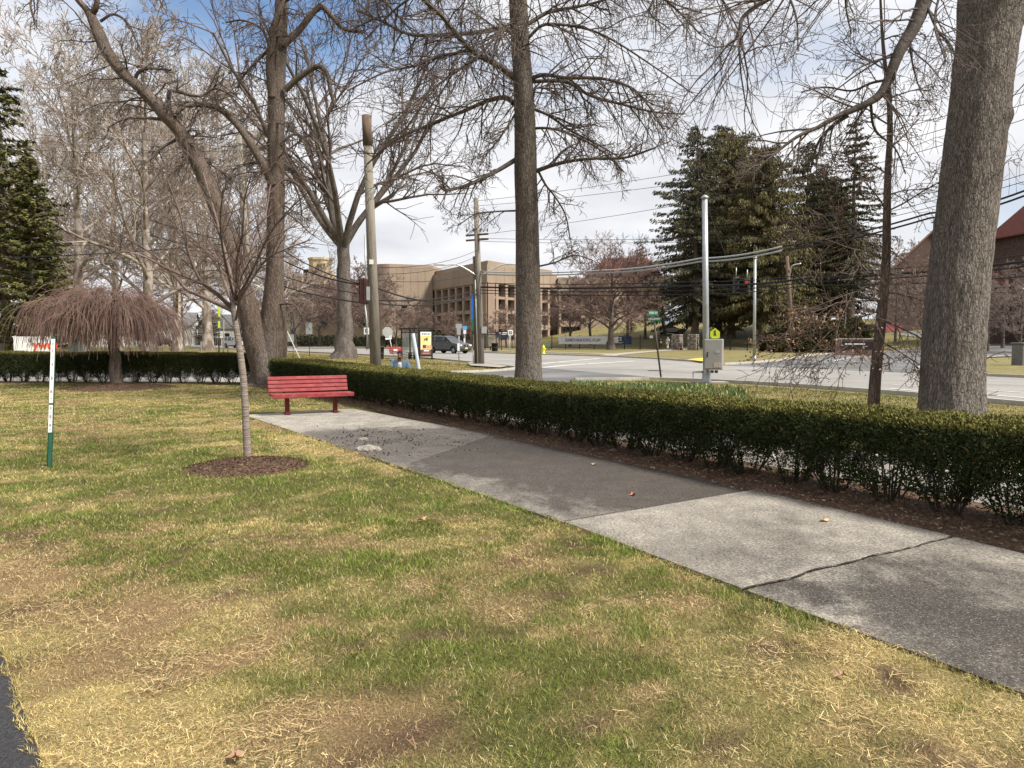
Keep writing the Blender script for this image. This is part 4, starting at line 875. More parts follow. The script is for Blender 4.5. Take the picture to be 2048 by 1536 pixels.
# --- young lawn tree
def mulch_ring(name, px, py, rx, h, label, seed):
    c = G(px, py); K, M_ = 64, 16; V = []; F = []
    for i in range(M_ + 1):
        for k in range(K):
            a = 2 * math.pi * k / K; rr = rx * i / M_ * (1 + .08 * math.sin(a * 3 + seed) + .05 * math.sin(a * 7)); x, y = math.cos(a) * rr, math.sin(a) * rr * 1.0
            V.append((x, y, h * (1 - (i / M_) ** 1.6) + .05 * (fbm(np.array(x * 5 + 9), np.array(y * 5), seed, 4) - .5) * (1 - .5 * i / M_) + (.012 if i < M_ else -.02)))
    for i in range(M_):
        for k in range(K): F.append((i * K + k, i * K + (k + 1) % K, i * K + K + (k + 1) % K, i * K + K + k))
    root = thing(name, label, 'mulch', (c.x, c.y, 0)); me = npmesh('mound', V, np.array(F), True, [m_soil]); place('mound', me, root)
    n = int(5200 * rx); s = np.random.RandomState(seed); a = s.rand(n) * 6.283; q = np.sqrt(s.rand(n)) * rx * 1.03; X, Y = np.cos(a) * q, np.sin(a) * q; Z = h * (1 - (q / rx).clip(0, 1) ** 1.6) + .022 + .012 * s.rand(n)
    D = s.randn(n, 3); D[:, 2] *= .35; D /= np.linalg.norm(D, axis=1, keepdims=True); Vv, Ff = leaf_quads(np.stack([X, Y, Z], 1), D, .018 + .028 * s.rand(n), .008 + .008 * s.rand(n))
    me = npmesh('chips', Vv, Ff, False, [m_leaf]); pal = np.array([[.075, .042, .028], [.12, .07, .045], [.05, .03, .02], [.20, .14, .09]]); attr_tint(me, pal[s.choice(4, n, p=[.4, .3, .25, .05])], 4); tag(place('chips', me, root), kind='stuff')
mulch_ring('mulch_ring', 495, 936, .72, .085, 'round brown mulch mound under the young tree in the lawn', 3)
mulch_ring('mulch_ring', 236, 777, 1.65, .12, 'wide dark mulch mound under the weeping tree by the hedge', 5)
r_ = random.Random(505); Y0 = G(495, 922).y; t = thing('young_tree', 'young bare tree with thin straight trunk and upswept branches in a mulch mound', 'tree', (G(495, 922).x, Y0, 0))
place('trunk', tubes_mesh('trunk', [([px_limb([(496, 930, ), (495, 910), (492, 850), (487, 760), (478, 690), (470, 640), (466, 612), (467, 596)], Y0, 0, 17, 9)], 16)], pmat('ringed_young_bark', (.17, .135, .115), (.26, .215, .185), scale=6, stretch=(.6, .6, 6), bump=.7, bscale=14, c3=(.30, .26, .225), scale3=3), off_of(t)), t)
out = {}; yt = Cfg(seg=(8, 8, 6, 4, 3), wob=(.05, .06, .07, .08, .08), grav=(.01, .01, .015, .02, .02), taper=.7, rmin=.0026, maxl=3, t0=.15, kids=(8, 9, 5, 0, 0), ang=((25, 50), (22, 50), (22, 50), (20, 50), (0, 0)), up=(.1, .1, .1, .1, 0), ratio=(.5, .45, .45, .5, .5), rcap=(.014, .007, .0042, .003, .003))
for pts, dY, w0, w1 in [([(465, 622), (440, 610), (400, 592), (370, 575), (320, 520), (260, 480), (205, 445)], .5, 11, 2), ([(462, 615), (435, 590), (400, 560), (375, 500), (360, 430), (335, 360)], -.6, 9, 2), ([(466, 600), (462, 560), (450, 500), (430, 430), (415, 370), (400, 330)], .8, 8, 2), ([(468, 602), (475, 575), (474, 520), (486, 470), (490, 400), (500, 350)], -.9, 7, 2),
                         ([(470, 605), (482, 575), (490, 540), (510, 480), (530, 430), (540, 370)], .9, 8, 2), ([(473, 612), (490, 580), (530, 520), (570, 500), (620, 480)], -.3, 6, 2), ([(472, 600), (500, 550), (540, 470), (580, 420), (620, 380)], -1.0, 6, 2), ([(464, 612), (420, 575), (350, 545), (280, 510), (230, 500)], -1.2, 6, 2), ([(464, 605), (440, 540), (400, 490), (340, 440), (300, 380)], 1.3, 6, 2), ([(472, 640), (478, 600), (480, 560), (500, 520)], -.8, 5, 2), ([(466, 590), (450, 520), (440, 450), (446, 380)], -1.4, 6, 2)]:
    a, b = px_limb(pts, Y0, dY * 1.3, w0, w1, r_, .005); out.setdefault(1, []).append((a, b)); L = sum((q - p).length for p, q in zip(a, a[1:])); sprout(out, a, b, L * .75, 1, yt, r_, .2, int(7 + L * 6))
finish_tree(t, out, None, pmat('young_branch', (.12, .085, .075), (.18, .135, .12), scale=8), m_twig2)

# --- weeping cherry
r_ = random.Random(607); Y0 = 24.6; c0 = GY(231, Y0); t = thing('weeping_tree', 'weeping tree with a dome of bare reddish hanging twigs by the left hedge', 'tree', (c0.x, c0.y, 0))
place('trunk', tubes_mesh('trunk', [([px_limb([(236, 782), (233, 760), (230, 735), (231, 715), (226, 690), (222, 665), (222, 640)], Y0, 0, 26, 15)], 14)], m_bark2, off_of(t)), t)
arch, hang = [], []
top = P(222, 645, Y0)
for k in range(46):
    a = 2 * math.pi * (k + r_.random() * .8) / 46; rx = r_.uniform(.6, 2.35); zt = 3.10 + r_.uniform(-.10, .25) - .60 * (rx / 2.75) ** 2; ex, ey = math.cos(a) * rx - .25, math.sin(a) * rx * .9; ctrl = []
    for i in range(9):
        u = i / 8; ctrl.append(Vector((top.x + ex * u, top.y + ey * u, top.z - .5 + (zt - top.z + .5) * math.sin(min(u * 1.25, 1) * math.pi / 2) - max(0, u - .7) * 1.2)) + rvec(r_) * .04)
    arch.append((ctrl, [.03 * (1 - i / 9) + .008 for i in range(9)]))
    for j in range(46):
        f = r_.uniform(1.6, 8); i = min(int(f), 7); q = ctrl[i].lerp(ctrl[i + 1], f - i); o = Vector((ex, ey, 0)).normalized(); dv = (o * r_.uniform(-.1, 1.0) + Vector((r_.uniform(-.7, .7), r_.uniform(-.7, .7), .35))).normalized(); L = r_.uniform(1.0, 2.3); pts = [q]; st = L / 7
        for s in range(7): dv = (dv + Vector((r_.gauss(0, .06), r_.gauss(0, .06), -.45))).normalized(); q = q + dv * st; pts.append(q)
        zmin = r_.uniform(.80, 1.45)
        pts = [p for p in pts if p.z > zmin]
        if len(pts) > 2: hang.append((pts, [.0062] * len(pts)))
place('limbs', tubes_mesh('limbs', [(arch, 6)], m_bark2, off_of(t)), t); place('hanging_twigs', tubes_mesh('hanging_twigs', [(hang, 3)], m_red, off_of(t)), t)

# --- generic bare crowns for the distance
def bare_tree(seed, H, spread, trunk_r, mat_t, mat_w, lean=0.0, clear=.25, nl=12, kids=(8, 7, 5, 3), rmin=.02, up=.55, grav=(.02, .01, .0, 0, 0), flare=1.5, maxl=4, vase=False, ang=((25, 55), (25, 60), (25, 60), (20, 55), (0, 0))):
    """-> list of (part name, mesh) with the foot at the origin"""
    r = random.Random(seed); out = {}; c = Cfg(seg=(8, 7, 5, 4, 3), wob=(.05, .10, .13, .16, .18), grav=grav, taper=.72, rmin=rmin, maxl=maxl, t0=.2, kids=(0,) + tuple(kids), ang=ang, up=(0, .12, .08, .05, 0), ratio=(.5, .48, .5, .52, .5), rcap=(.4, trunk_r * .28, trunk_r * .14, trunk_r * .08, rmin))
    tp = []; top = H * (.35 if vase else .82); p = Vector((0, 0, -.1)); n = 12
    for i in range(n + 1):
        u = i / n; rad = trunk_r * (1 - (.25 if vase else .8) * u) * (1 + (flare - 1) * math.exp(-u * top / (trunk_r * 1.6))); tp.append((Vector((lean * u * u * H + r.gauss(0, trunk_r * .12), r.gauss(0, trunk_r * .12), top * u - .1)), rad))
    tr = ([q[0] for q in tp], [q[1] for q in tp])
    for k in range(nl):
        f = (.85 + .15 * r.random()) if vase else clear + (1 - clear) * (k + r.random()) / nl; a = k * 2.4 + r.uniform(-.4, .4); i = min(int(f * n), n - 1); q = tr[0][i].lerp(tr[0][i + 1], f * n - i)
        L = (H * .62 if vase else spread * (1.15 - .65 * max(0, f - .35))) * r.uniform(.8, 1.1); u_ = r.uniform(1.2, 2.6) if vase else up + f * .8
        grow(out, q, Vector((math.cos(a), math.sin(a), u_)), L, tr[1][i] * (.55 if vase else .42), 1, c, r)
    if not vase: grow(out, tr[0][-1], Vector((.1, 0, 1)), H * .25, tr[1][-1], 1, c, r)
    parts = [('trunk', tubes_mesh('trunk', [([tr], 14), (out.get(1, []), 7)], mat_t)), ('twigs', tubes_mesh('twigs', [(out[l], 3) for l in sorted(out) if l >= 2], mat_w))]
    return parts
def put_tree(parts, name, label, loc, rz=0, sc=(1, 1, 1), group=None):
    root = thing(name, label, 'tree', (0, 0, 0), group)
    for nm, me in parts: place(nm, me, root)
    root.location = loc; root.rotation_euler.z = rz; root.scale = sc; return root
m_vt = pmat('vase_bark', (.085, .070, .060), (.155, .13, .115), scale=3, stretch=(1, 1, .3), bump=.8, bscale=9, crack=(9, .17, .45))
T_vase = bare_tree(21, 26, 9, .62, m_vt, m_twig, nl=9, kids=(9, 7, 5, 3), rmin=.019, vase=True, flare=1.9)
put_tree(T_vase, 'elm_tree', 'vase-shaped bare tree with thick flared trunk behind the wooden utility pole', GY(690, 58), 2.2)
T_syc = bare_tree(31, 31, 11, .55, pmat('mottled_pale_bark', (.42, .37, .32), (.18, .14, .115), scale=1.6, stretch=(1, 1, .6), lo=.42, hi=.56), m_pale, nl=20, kids=(9, 8, 5, 3), rmin=.023, up=.55, clear=.16)
T_rnd = bare_tree(41, 11.5, 7.4, .42, pmat('dark_round_bark', (.075, .058, .05), (.13, .10, .09), scale=5), pmat('russet_twig', (.125, .078, .066), (.19, .13, .11), scale=1.5), nl=20, kids=(9, 8, 5, 3), rmin=.017, up=.30, clear=.20, flare=1.7)
T_sm = bare_tree(51, 10, 4.5, .2, m_vt, pmat('rosy_twig', (.17, .115, .10), (.25, .18, .155), scale=1.2), nl=16, kids=(8, 8, 5, 3), rmin=.02, up=.6, clear=.2, flare=1.3)
T_far = bare_tree(61, 17, 8, .35, m_vt, pmat('far_twig', (.18, .135, .12), (.26, .205, .18), scale=.8), nl=15, kids=(8, 7, 4, 2), rmin=.030, up=.5, clear=.16)
SYC = 'tall pale-barked bare trees behind the left hedge'
for x, Y, rz, s, lab in ((300, 66, .5, .93, 'tall pale mottled bare tree standing behind the right side of the weeping tree'), (165, 74, 2.4, 1.0, 'tall pale bare tree standing behind the evergreen and the weeping tree'), (415, 96, 4.1, 1.12, 'tall pale bare tree behind the leaning stem of the two-stemmed tree'), (235, 104, 1.2, 1.05, 'farther pale bare tree between the other pale trees left of the leaning stem'), (90, 92, 3.3, .95, 'pale bare tree rising behind the yellow-green evergreen'), (355, 82, 5.2, .9, 'pale bare tree just left of the young lawn tree branches'), (500, 110, .2, 1.0, 'pale bare tree seen between the two stems of the leaning tree')):
    put_tree(T_syc, 'sycamore_tree', lab, GY(x, Y), rz, (s, s, s), SYC)
put_tree(T_rnd, 'round_tree', 'round-crowned bare tree standing in front of the white school banner', GY(1222, 104), .4, (1.08, 1.08, 1.12))
RED = 'small bare trees in front of the tan building'
for x, Y, rz, s, lab in ((1180, 126, 4.2, 1.15, 'bare reddish tree behind the left half of the school banner'), (1255, 132, 2.1, 1.25, 'bare reddish tree behind the right end of the school banner'), (690, 130, 1.1, 1.2, 'bare tree behind the flared trunk'), (1325, 136, 3.0, 1.0, 'bare reddish tree under the left edge of the spruces'), (1140, 122, 1.0, 1.0, 'dense small bare tree left of the round-crowned tree by the banner'), (793, 128, 2.0, .72, 'small bare tree just behind the stop sign and bus shelter'), (835, 130, 3.0, .72, 'small bare tree rising behind the bus shelter roof'), (905, 128, 4.0, .58, 'small bare tree behind the grey car'), (1012, 124, 5.0, .62, 'small bare tree behind the route marker sign'), (1290, 128, .2, 1.1, 'bare reddish tree left of the dark spruces'), (640, 135, 2.7, 1.35, 'bare tree in front of the pale building left of the thick flared trunk'), (590, 120, .9, 1.2, 'bare tree seen beside the vertical stem of the two-stemmed tree'), (735, 112, 5.5, 1.2, 'bare tree directly behind the wooden utility pole'), (1065, 128, 1.9, .6, 'small bare tree partly hidden by the middle trunk'), (960, 126, 3.5, .55, 'small bare tree behind the far bus shelter')):
    put_tree(T_sm, 'ornamental_tree', lab, GY(x, Y), rz, (s * 1.15, s * 1.15, s), RED)
FARG = 'bare trees far behind the street and the campus lawn'
for x, Y, rz, s, lab in ((365, 150, .3, 1.1, 'distant bare tree above the far street left of the yellow sign post'), (60, 110, 1.7, 1.2, 'distant bare tree behind the evergreen at the left edge'), (545, 160, 2.2, 1.3, 'distant bare tree between the two stems of the leaning tree'), (1690, 135, 3.1, .9, 'distant bare tree behind the shrub left of the slender tree'), (1830, 118, 4.3, .75, 'bare tree in front of the brown gable between the right trunks'), (2005, 84, 5.1, .55, 'bare tree in front of the red-roofed brick tower at the right'), (1975, 78, 1.1, .42, 'low bare tree right of the massive trunk'), (2040, 74, 3.7, .40, 'low bare tree before the dark shrub at the right edge'), (1760, 150, .8, .9, 'distant bare tree behind the slender young tree'), (1790, 98, 2.0, .55, 'bare tree before the left slope of the brown gable'), (1845, 90, 5.6, .5, 'low bare tree before the chapel wall beside the massive trunk'), (1455, 165, 1.4, .75, 'distant bare tree under the dark spruces'), (480, 130, 2.9, .9, 'distant bare tree behind the white car at the left'), (2080, 95, 2.9, .7, 'bare tree at the right edge in front of the brick tower'), (120, 130, 4.4, 1.2, 'distant bare tree left of the weeping tree'), (1270, 175, 4.9, .8, 'distant bare tree in front of the red tiled roof')):
    put_tree(T_far, 'bare_tree', lab, GY(x, Y), rz, (s, s, s), FARG)

# --- conifers
m_need = amat('needles', rough=.7, spec=.2)
def conifer(seed, H, rad, clear, nb, col, droop=.5, spr=16, size=.55, top=.06, tiers=False, hang=.6):
    r = random.Random(seed); s = np.random.RandomState(seed); tr = ([Vector((r.gauss(0, .05), r.gauss(0, .05), H * i / 12)) for i in range(13)], [H * .017 * (1 - i / 12.5) + .03 for i in range(13)]); tr[1][0] *= 1.35
    br, Pt, D, Ls = [], [], [], []
    for k in range(nb):
        f = clear + (1 - clear) * (k + r.random()) / nb
        if tiers: f = clear + (1 - clear) * (math.floor((f - clear) / (1 - clear) * 26) + .15 * r.random()) / 26
        z = H * f; g = (f - clear) / (1 - clear); L = rad * ((1 - g) ** .75 * min(1, .55 + g * 2.2) + top) * r.uniform(.6, 1.12); a = r.uniform(0, 6.28); d = Vector((math.cos(a), math.sin(a), .25 - droop * (1 - g) * .6)); pts = [Vector((0, 0, z))]; q = pts[0]; n = 6
        for i in range(n): d = (d + Vector((r.gauss(0, .06), r.gauss(0, .06), -droop * .10 + i * .035 * droop))).normalized(); q = q + d * L / n; pts.append(q)
        br.append((pts, [.05 * (1 - i / n) * (L / rad + .3) + .012 for i in range(n + 1)]))
        m = int(spr * (L / rad) * 3 + 6)
        for j in range(m):
            u = r.uniform(.12, 1.02) * n; i = min(int(u), n - 1); p = pts[i].lerp(pts[i + 1], u - i); sd = Vector((-d.y, d.x, 0)) * r.uniform(-1, 1) * L * .13 * (1.2 - u / n)
            Pt.append(p + sd + Vector((0, 0, r.uniform(-.3, .12) * hang))); o = (d * r.uniform(.2, 1) + Vector((-d.y, d.x, 0)) * r.uniform(-1, 1) + Vector((0, 0, -hang * r.uniform(.2, 1.6)))).normalized(); D.append(o); Ls.append(size * r.uniform(.6, 1.3))
    Pt, D, Ls = np.array(Pt), np.array(D), np.array(Ls); n = len(Pt); V, F = leaf_quads(Pt, D, Ls, Ls * .32)
    c = np.array(col)[s.randint(0, len(col), n)] * (.6 + .8 * s.rand(n))[:, None]
    me = npmesh('foliage', V, F, False, [m_need]); attr_tint(me, c, 4)
    return [('trunk', tubes_mesh('trunk', [([tr], 12), (br, 4)], pmat('conifer_bark', (.11, .085, .07), (.18, .15, .125), scale=2, stretch=(1, 1, .3)))), ('crown', me)]
dk = [(.044, .047, .026), (.058, .058, .029), (.078, .070, .032)]; ol = [(.092, .078, .028), (.115, .095, .033), (.068, .063, .026)]
S_a = conifer(71, 31, 10.5, .12, 330, dk, .7, 52, .50, hang=.9, top=.10); S_b = conifer(72, 29, 9.5, .13, 360, ol, .7, 56, .55, hang=1.5, top=.24); S_c = conifer(73, 33, 8.0, .20, 260, dk, .8, 36, .50, tiers=True, hang=.6)
for pr, nm, lab, x, Y, rz, s in ((S_a, 'spruce_tree', 'dark layered spruce at the left of the conifer group', 1388, 112, .3, 1.03), (S_b, 'spruce_tree', 'olive-brown drooping spruce, second from left in the conifer group', 1462, 120, 1.1, 1.10), (S_b, 'spruce_tree', 'broad olive drooping spruce in the middle of the conifer group', 1525, 108, 3.1, .95), (S_a, 'spruce_tree', 'dark spruce behind the leaning lamp pole, right of the olive ones', 1608, 118, 2.2, .95), (S_c, 'spruce_tree', 'tall open spruce with tiered branches at the right of the conifer group', 1700, 112, 4.0, .96), (S_a, 'spruce_tree', 'dark spruce at the back of the conifer group, its top between the two left ones', 1435, 128, 5.0, 1.12), (S_a, 'spruce_tree', 'dark spruce with a bare lower trunk between the lamp pole and the tiered spruce', 1640, 126, 1.0, .86), (S_b, 'spruce_tree', 'olive spruce filling the gap before the tiered spruce at the right', 1655, 122, 2.6, .82)):
    put_tree(pr, nm, lab, GY(x, Y), rz, (s, s, s), 'dark conifers behind the campus fence')
gn = [(.085, .085, .026), (.112, .104, .032), (.06, .066, .024)]
E_a = conifer(81, 23, 5.0, .20, 150, [(.085, .09, .032), (.11, .105, .04), (.06, .068, .03)], .3, 30, .55, hang=.5, top=.16); E_b = conifer(82, 16, 3.6, .04, 420, gn, .1, 26, .40, hang=.5, top=.12)
put_tree(E_a, 'pine_tree', 'tall open evergreen at the left edge of the view', GY(15, 60), .5, (1, 1, 1)); put_tree(E_b, 'arborvitae_tree', 'dense yellow-green evergreen behind the left hedge beside the tall open one', GY(72, 57), 1.3, (1, 1, .94))
E_c = conifer(83, 9, 2.6, .03, 150, [(.05, .055, .022), (.075, .075, .03)], .2, 22, .4, hang=.1, top=.1)
put_tree(E_c, 'cone_evergreen', 'conical evergreen in front of the white house down the street', GY(418, 140), 0, (1.3, 1.3, .85)); put_tree(E_c, 'cone_evergreen', 'small dark evergreen by the tan wall right of the round-crowned tree', GY(1262, 140), 1, (.45, .45, .36))

# --- broad shrubs
def bush(seed, rx, ry, h, n, cols, size, label, loc, name='shrub_mass', group=None):
    s = np.random.RandomState(seed); u = s.randn(n, 3); u /= np.linalg.norm(u, axis=1, keepdims=True); u[:, 2] = np.abs(u[:, 2]); k = (.70 + .3 * s.rand(n) ** .5) * (.72 + .55 * fbm(u[:, 0] * 2.6 + seed, u[:, 1] * 2.6 + u[:, 2] * 2, seed, 3))
    Pt = u * k[:, None] * np.array([rx, ry, h]); D = u + s.randn(n, 3) * .5 + np.array([0, 0, .5]); D /= np.linalg.norm(D, axis=1, keepdims=True); L = size * (.6 + .8 * s.rand(n)); V, F = leaf_quads(Pt, D, L, L * .45)
    c = np.array(cols)[s.randint(0, len(cols), n)] * (.6 + .8 * s.rand(n))[:, None]; root = thing(name, label, 'shrub', (0, 0, 0), group)
    me = npmesh('foliage', V, F, False, [m_need]); attr_tint(me, c, 4); place('foliage', me, root)
    r = random.Random(seed); st = [([Vector((r.uniform(-.3, .3) * rx, r.uniform(-.3, .3) * ry, -.05)), Vector((r.uniform(-.5, .5) * rx, r.uniform(-.5, .5) * ry, h * .7))], [.04, .015]) for _ in range(9)]
    place('stems', tubes_mesh('stems', [(st, 5)], m_stem), root); root.location = loc; return root
yw = [(.030, .040, .014), (.055, .055, .016), (.020, .028, .012), (.085, .070, .02)]
bush(91, 4.6, 3.0, 3.4, 9000, yw, .42, 'big dark spreading evergreen shrub beside the campus driveway', GY(1625, 84)); bush(92, 3.4, 2.6, 3.9, 6000, yw, .42, 'taller evergreen shrub rising behind the big spreading one', GY(1690, 88)); bush(93, 2.6, 2.2, 3.0, 4200, yw, .40, 'dark evergreen shrub at the left end of the driveway shrubs, by the fence', GY(1565, 90))
dkb = [(.03, .034, .016), (.045, .045, .02)]
for i, (x, Y, rx, h, lab) in enumerate(((590, 152, 8, 2.2, 'dark clipped shrub row behind the fence left of the two-post sign'), (660, 148, 8, 2.0, 'dark shrub row behind the fence left of the flared trunk'), (745, 140, 7, 2.0, 'dark shrub row behind the fence near the wooden utility pole'), (870, 126, 4, 2.4, 'dark shrub behind the grey car'), (2035, 95, 4, 2.6, 'dark rounded shrub on the lawn at the right edge'), (1460, 150, 3, 1.6, 'small shrub under the spruces behind the fence'))):
    bush(95 + i, rx, 1.8, h, 2600, dkb, .45, lab, GY(x, Y))

# ================================================================== BUILDINGS
m_tan = pmat('tan_concrete', (.285, .222, .168), (.245, .19, .143), scale=.35, c3=(.315, .25, .19), scale3=.08, fine=(3, .07), bump=.2, bscale=3)
m_tan2 = pmat('rosy_concrete', (.315, .238, .186), (.275, .205, .158), scale=.4, fine=(3, .07))
m_glassd = pmat('dark_window_glass', (.022, .024, .028), rough=.12, spec=.6)
m_frame = pmat('bronze_frame', (.05, .04, .035), rough=.5)
m_roofg = pmat('flat_roof', (.16, .15, .14))
def wall_between(mb, a, b, z0, z1, th, inset=0.0):
    a, b = Vector((a[0], a[1], 0)), Vector((b[0], b[1], 0)); d = (b - a); L = d.length; d.normalize(); n = Vector((d.y, -d.x, 0)); c = (a + b) / 2 - n * (inset + th / 2)
    return mb.box((c.x, c.y, (z0 + z1) / 2), (L, th, z1 - z0), math.atan2(d.y, d.x))
def grid_facade(root, a, b, bays, rows, zt, zf, m_wall, zb=0.0, depth=1.3, pier=.9):
    """piers and spandrels standing proud of recessed window bays; a->b runs with the outside on its right"""
    a, b = Vector((a[0], a[1], 0)), Vector((b[0], b[1], 0)); d = (b - a); L = d.length; d.normalize(); n = Vector((d.y, -d.x, 0)); rz = math.atan2(d.y, d.x); w = L / bays
    zs = [zb] + [z for r in rows for z in r] + [zf]
    wall_between(MB(), a, b, zb, zf, .3, depth).build('wall', m_wall, root)
    for i in range(0, len(zs), 2): wall_between(MB(), a + d * .02, b - d * .02, zs[i], zs[i + 1], depth - .06, .05).build('spandrel', m_wall, root)
    for k in range(bays + 1):
        c = a + d * (w * k) - n * (depth / 2 - .0); MB().box((c.x, c.y, (zb + zf) / 2), (pier, depth - .02 + .1, zf - zb), rz).build('pier', m_wall, root)
    for r in rows:
        for k in range(bays):
            c = a + d * (w * (k + .5)) - n * (depth - .10); o = MB().box((c.x, c.y, (r[0] + r[1]) / 2), (w - pier, .12, r[1] - r[0] - .02), rz).build('window', m_frame, root)
            c2 = c + n * .07; mb = MB()
            for q in (-.25, .25): e = c2 + d * ((w - pier) * q * 1.0); mb.box((e.x, e.y, (r[0] + r[1]) / 2 + .1), ((w - pier) * .44, .03, (r[1] - r[0]) * .72), rz)
            mb.build('pane', m_glassd, o)
    return d, n
C_, Lf, Rt = (-4.6, 140), (-18.2, 166), (9.6, 163)
bl = thing('campus_building', 'tan concrete campus building with deep gridded window bays behind the street', 'building', (C_[0], C_[1], 0))
ROWS = [(1.2, 3.3), (4.3, 6.3), (7.0, 9.0), (9.5, 11.7)]
grid_facade(bl, Lf, C_, 8, ROWS, 16, 11.9, m_tan2); grid_facade(bl, C_, Rt, 8, ROWS, 16, 11.9, m_tan2)
top_poly = [Lf, C_, Rt, (Rt[0] - 4, Rt[1] + 22), (Lf[0] + 6, Lf[1] + 20)]
def infl(poly, k): cx = sum(p[0] for p in poly) / len(poly); cy = sum(p[1] for p in poly) / len(poly); return [(cx + (p[0] - cx) * k, cy + (p[1] - cy) * k) for p in poly]
MB().prism(infl(top_poly, 1.012), 11.95, 15.2).build('fascia', m_tan, bl)
MB().prism(infl(top_poly, .93), 15.2, 16.15).build('roof_parapet', m_tan, bl); MB().prism(infl(top_poly, .80), 0, 11.9).build('core', m_frame, bl)
# joints of the fascia panels
for A, B, k in ((Lf, C_, 9), (C_, Rt, 9)):
    a, b = Vector((*infl(top_poly, 1.012)[top_poly.index(A)], 0)), Vector((*infl(top_poly, 1.012)[top_poly.index(B)], 0)); d = (b - a).normalized(); n = Vector((d.y, -d.x, 0))
    for i in range(1, k): c = a.lerp(b, i / k) + n * .02; MB().box((c.x, c.y, 13.6), (.06, .05, 3.2), math.atan2(d.y, d.x)).build('panel_joint', m_tan2, bl)
# stair tower recess on the right and the plain wing beyond
rw = thing('campus_wing', 'plain tan wing with dark banded recess right of the gridded building, behind bare trees', 'building', (10, 165, 0))
grid_facade(rw, (10.2, 160), (15.0, 161.5), 1, [(1.0, 4.0), (5.2, 7.6), (8.6, 11)], 14, 12.2, m_tan2, depth=.9, pier=.5)
MB().prism([(9.9, 162), (15.2, 162.6), (33, 166), (33, 182), (9.9, 182)], 12.2, 14.6).build('fascia', m_tan, rw); MB().prism([(15.3, 162), (33, 165.5), (33, 180), (15.3, 180)], 0, 12.18).build('wall', m_tan2, rw)
for X in (20.5, 28.5): MB().box((X, 163.0 + (X - 15.3) * .2, 6.5), (1.2, .9, 10), .2).build('window', m_frame, rw)
# rounded block on the left
rb = thing('round_corner_block', 'plain tan block with rounded corner left of the gridded building', 'building', (-22, 160, 0))
poly = [(-17.2, 163.5), (-26.0, 160.2)] + [(-26.0 - 4.2 * math.sin(a), 164.4 - 4.2 * math.cos(a)) for a in np.linspace(.15, 1.5, 9)] + [(-30.5, 182), (-15, 184)]
MB().prism(poly[::-1], 0, 16.6).build('wall', m_tan, rb); MB().prism(infl(poly, 1.006)[::-1], 16.6, 17.3).build('parapet', m_tan2, rb)
for k in range(1, 6): p = Vector((*poly[0], 0)).lerp(Vector((*poly[1], 0)), k / 6); MB().box((p.x, p.y - .02, 8.4), (.12, .08, 16.2), .34).build('panel_joint', m_tan2, rb)
wl = thing('link_wing', 'lower tan wing between the pale building and the rounded block', 'building', (-38, 172, 0))
MB().prism([(-31, 166), (-31, 188), (-50, 192), (-50, 176)][::-1], 0, 13.2).build('wall', m_tan, wl); MB().prism([(-30.8, 165.8), (-30.8, 188), (-50.2, 192), (-50.2, 175.6)][::-1], 13.2, 13.9).build('parapet', m_tan2, wl)
for k in range(4): MB().box((-33.5 - k * 4.6, 167.1 + k * 2.42, 5.5), (1.7, .8, 2.6), -.48).build('window', m_glassd, wl)
# pale two-storey hall
m_cream = pmat('cream_stone', (.50, .42, .31), (.42, .34, .25), scale=.4, fine=(4, .08))
ph = thing('pale_hall', 'long cream two-storey building with tall dark windows behind the fence at the left', 'building', (-48, 178, 0))
A, B = Vector((-58, 186, 0)), Vector((-36, 172, 0)); d = (B - A).normalized(); n = Vector((d.y, -d.x, 0)); rz = math.atan2(d.y, d.x)
MB().prism([(A.x, A.y), (B.x, B.y), (B.x + 6, B.y + 12), (A.x + 4, A.y + 14)], 0, 9.4).build('wall', m_cream, ph); MB().prism(infl([(A.x, A.y), (B.x, B.y), (B.x + 6, B.y + 12), (A.x + 4, A.y + 14)], 1.02), 9.4, 10.1).build('cornice', pmat('pale_trim', (.62, .58, .52)), ph)
for r, (z0, z1) in enumerate(((1.2, 4.0), (5.4, 7.8))):
    for k in range(7):
        c = A.lerp(B, (k + .5) / 7) + n * .02; o = MB().box((c.x, c.y, (z0 + z1) / 2), (1.5, .3, z1 - z0), rz).build('window', m_frame, ph)
        for q in (-.37, .37): e = c + n * .17 + d * q; MB().box((e.x, e.y, (z0 + z1) / 2), (.6, .04, z1 - z0 - .3), rz).build('pane', m_glassd, o)
# towers in the distance
m_lem = pmat('sunny_stone', (.46, .37, .235), (.40, .315, .19), scale=.5)
tw = thing('octagonal_tower', 'cream octagonal tower on a stepped block far behind the pale building', 'building', (-72, 268, 0))
c = P(632, 560, 268); Zt = P(632, 521, 268).z; k = 268 / 1500
oct_ = lambda r, cx: [(cx + r * math.cos(a + .39), 268 + r * math.sin(a + .39)) for a in np.linspace(0, 2 * math.pi, 8, endpoint=False)]
MB().prism(oct_(3.9, P(632, 0, 268).x), 8, Zt).build('shaft', m_lem, tw); MB().prism(oct_(4.3, P(632, 0, 268).x), Zt, Zt + .8).build('cap', m_lem, tw)
for a in range(3): MB().box((P(628 + a * 6, 0, 264).x, 264.0, Zt - 2.2), (.6, .4, 1.4)).build('window', m_frame, tw)
MB().box((P(634, 0, 272).x, 272, P(632, 546, 272).z / 2), (8.6, 6, P(632, 546, 272).z)).build('base', m_lem, tw); MB().box((P(611, 0, 274).x, 274, P(611, 540, 274).z / 2), (3.2, 6, P(611, 540, 274).z)).build('stair_shaft', m_frame, tw)
MB().box((P(640, 0, 276).x, 276, P(640, 566, 276).z / 2), (16, 6, P(640, 566, 276).z)).build('podium', m_cream, tw)
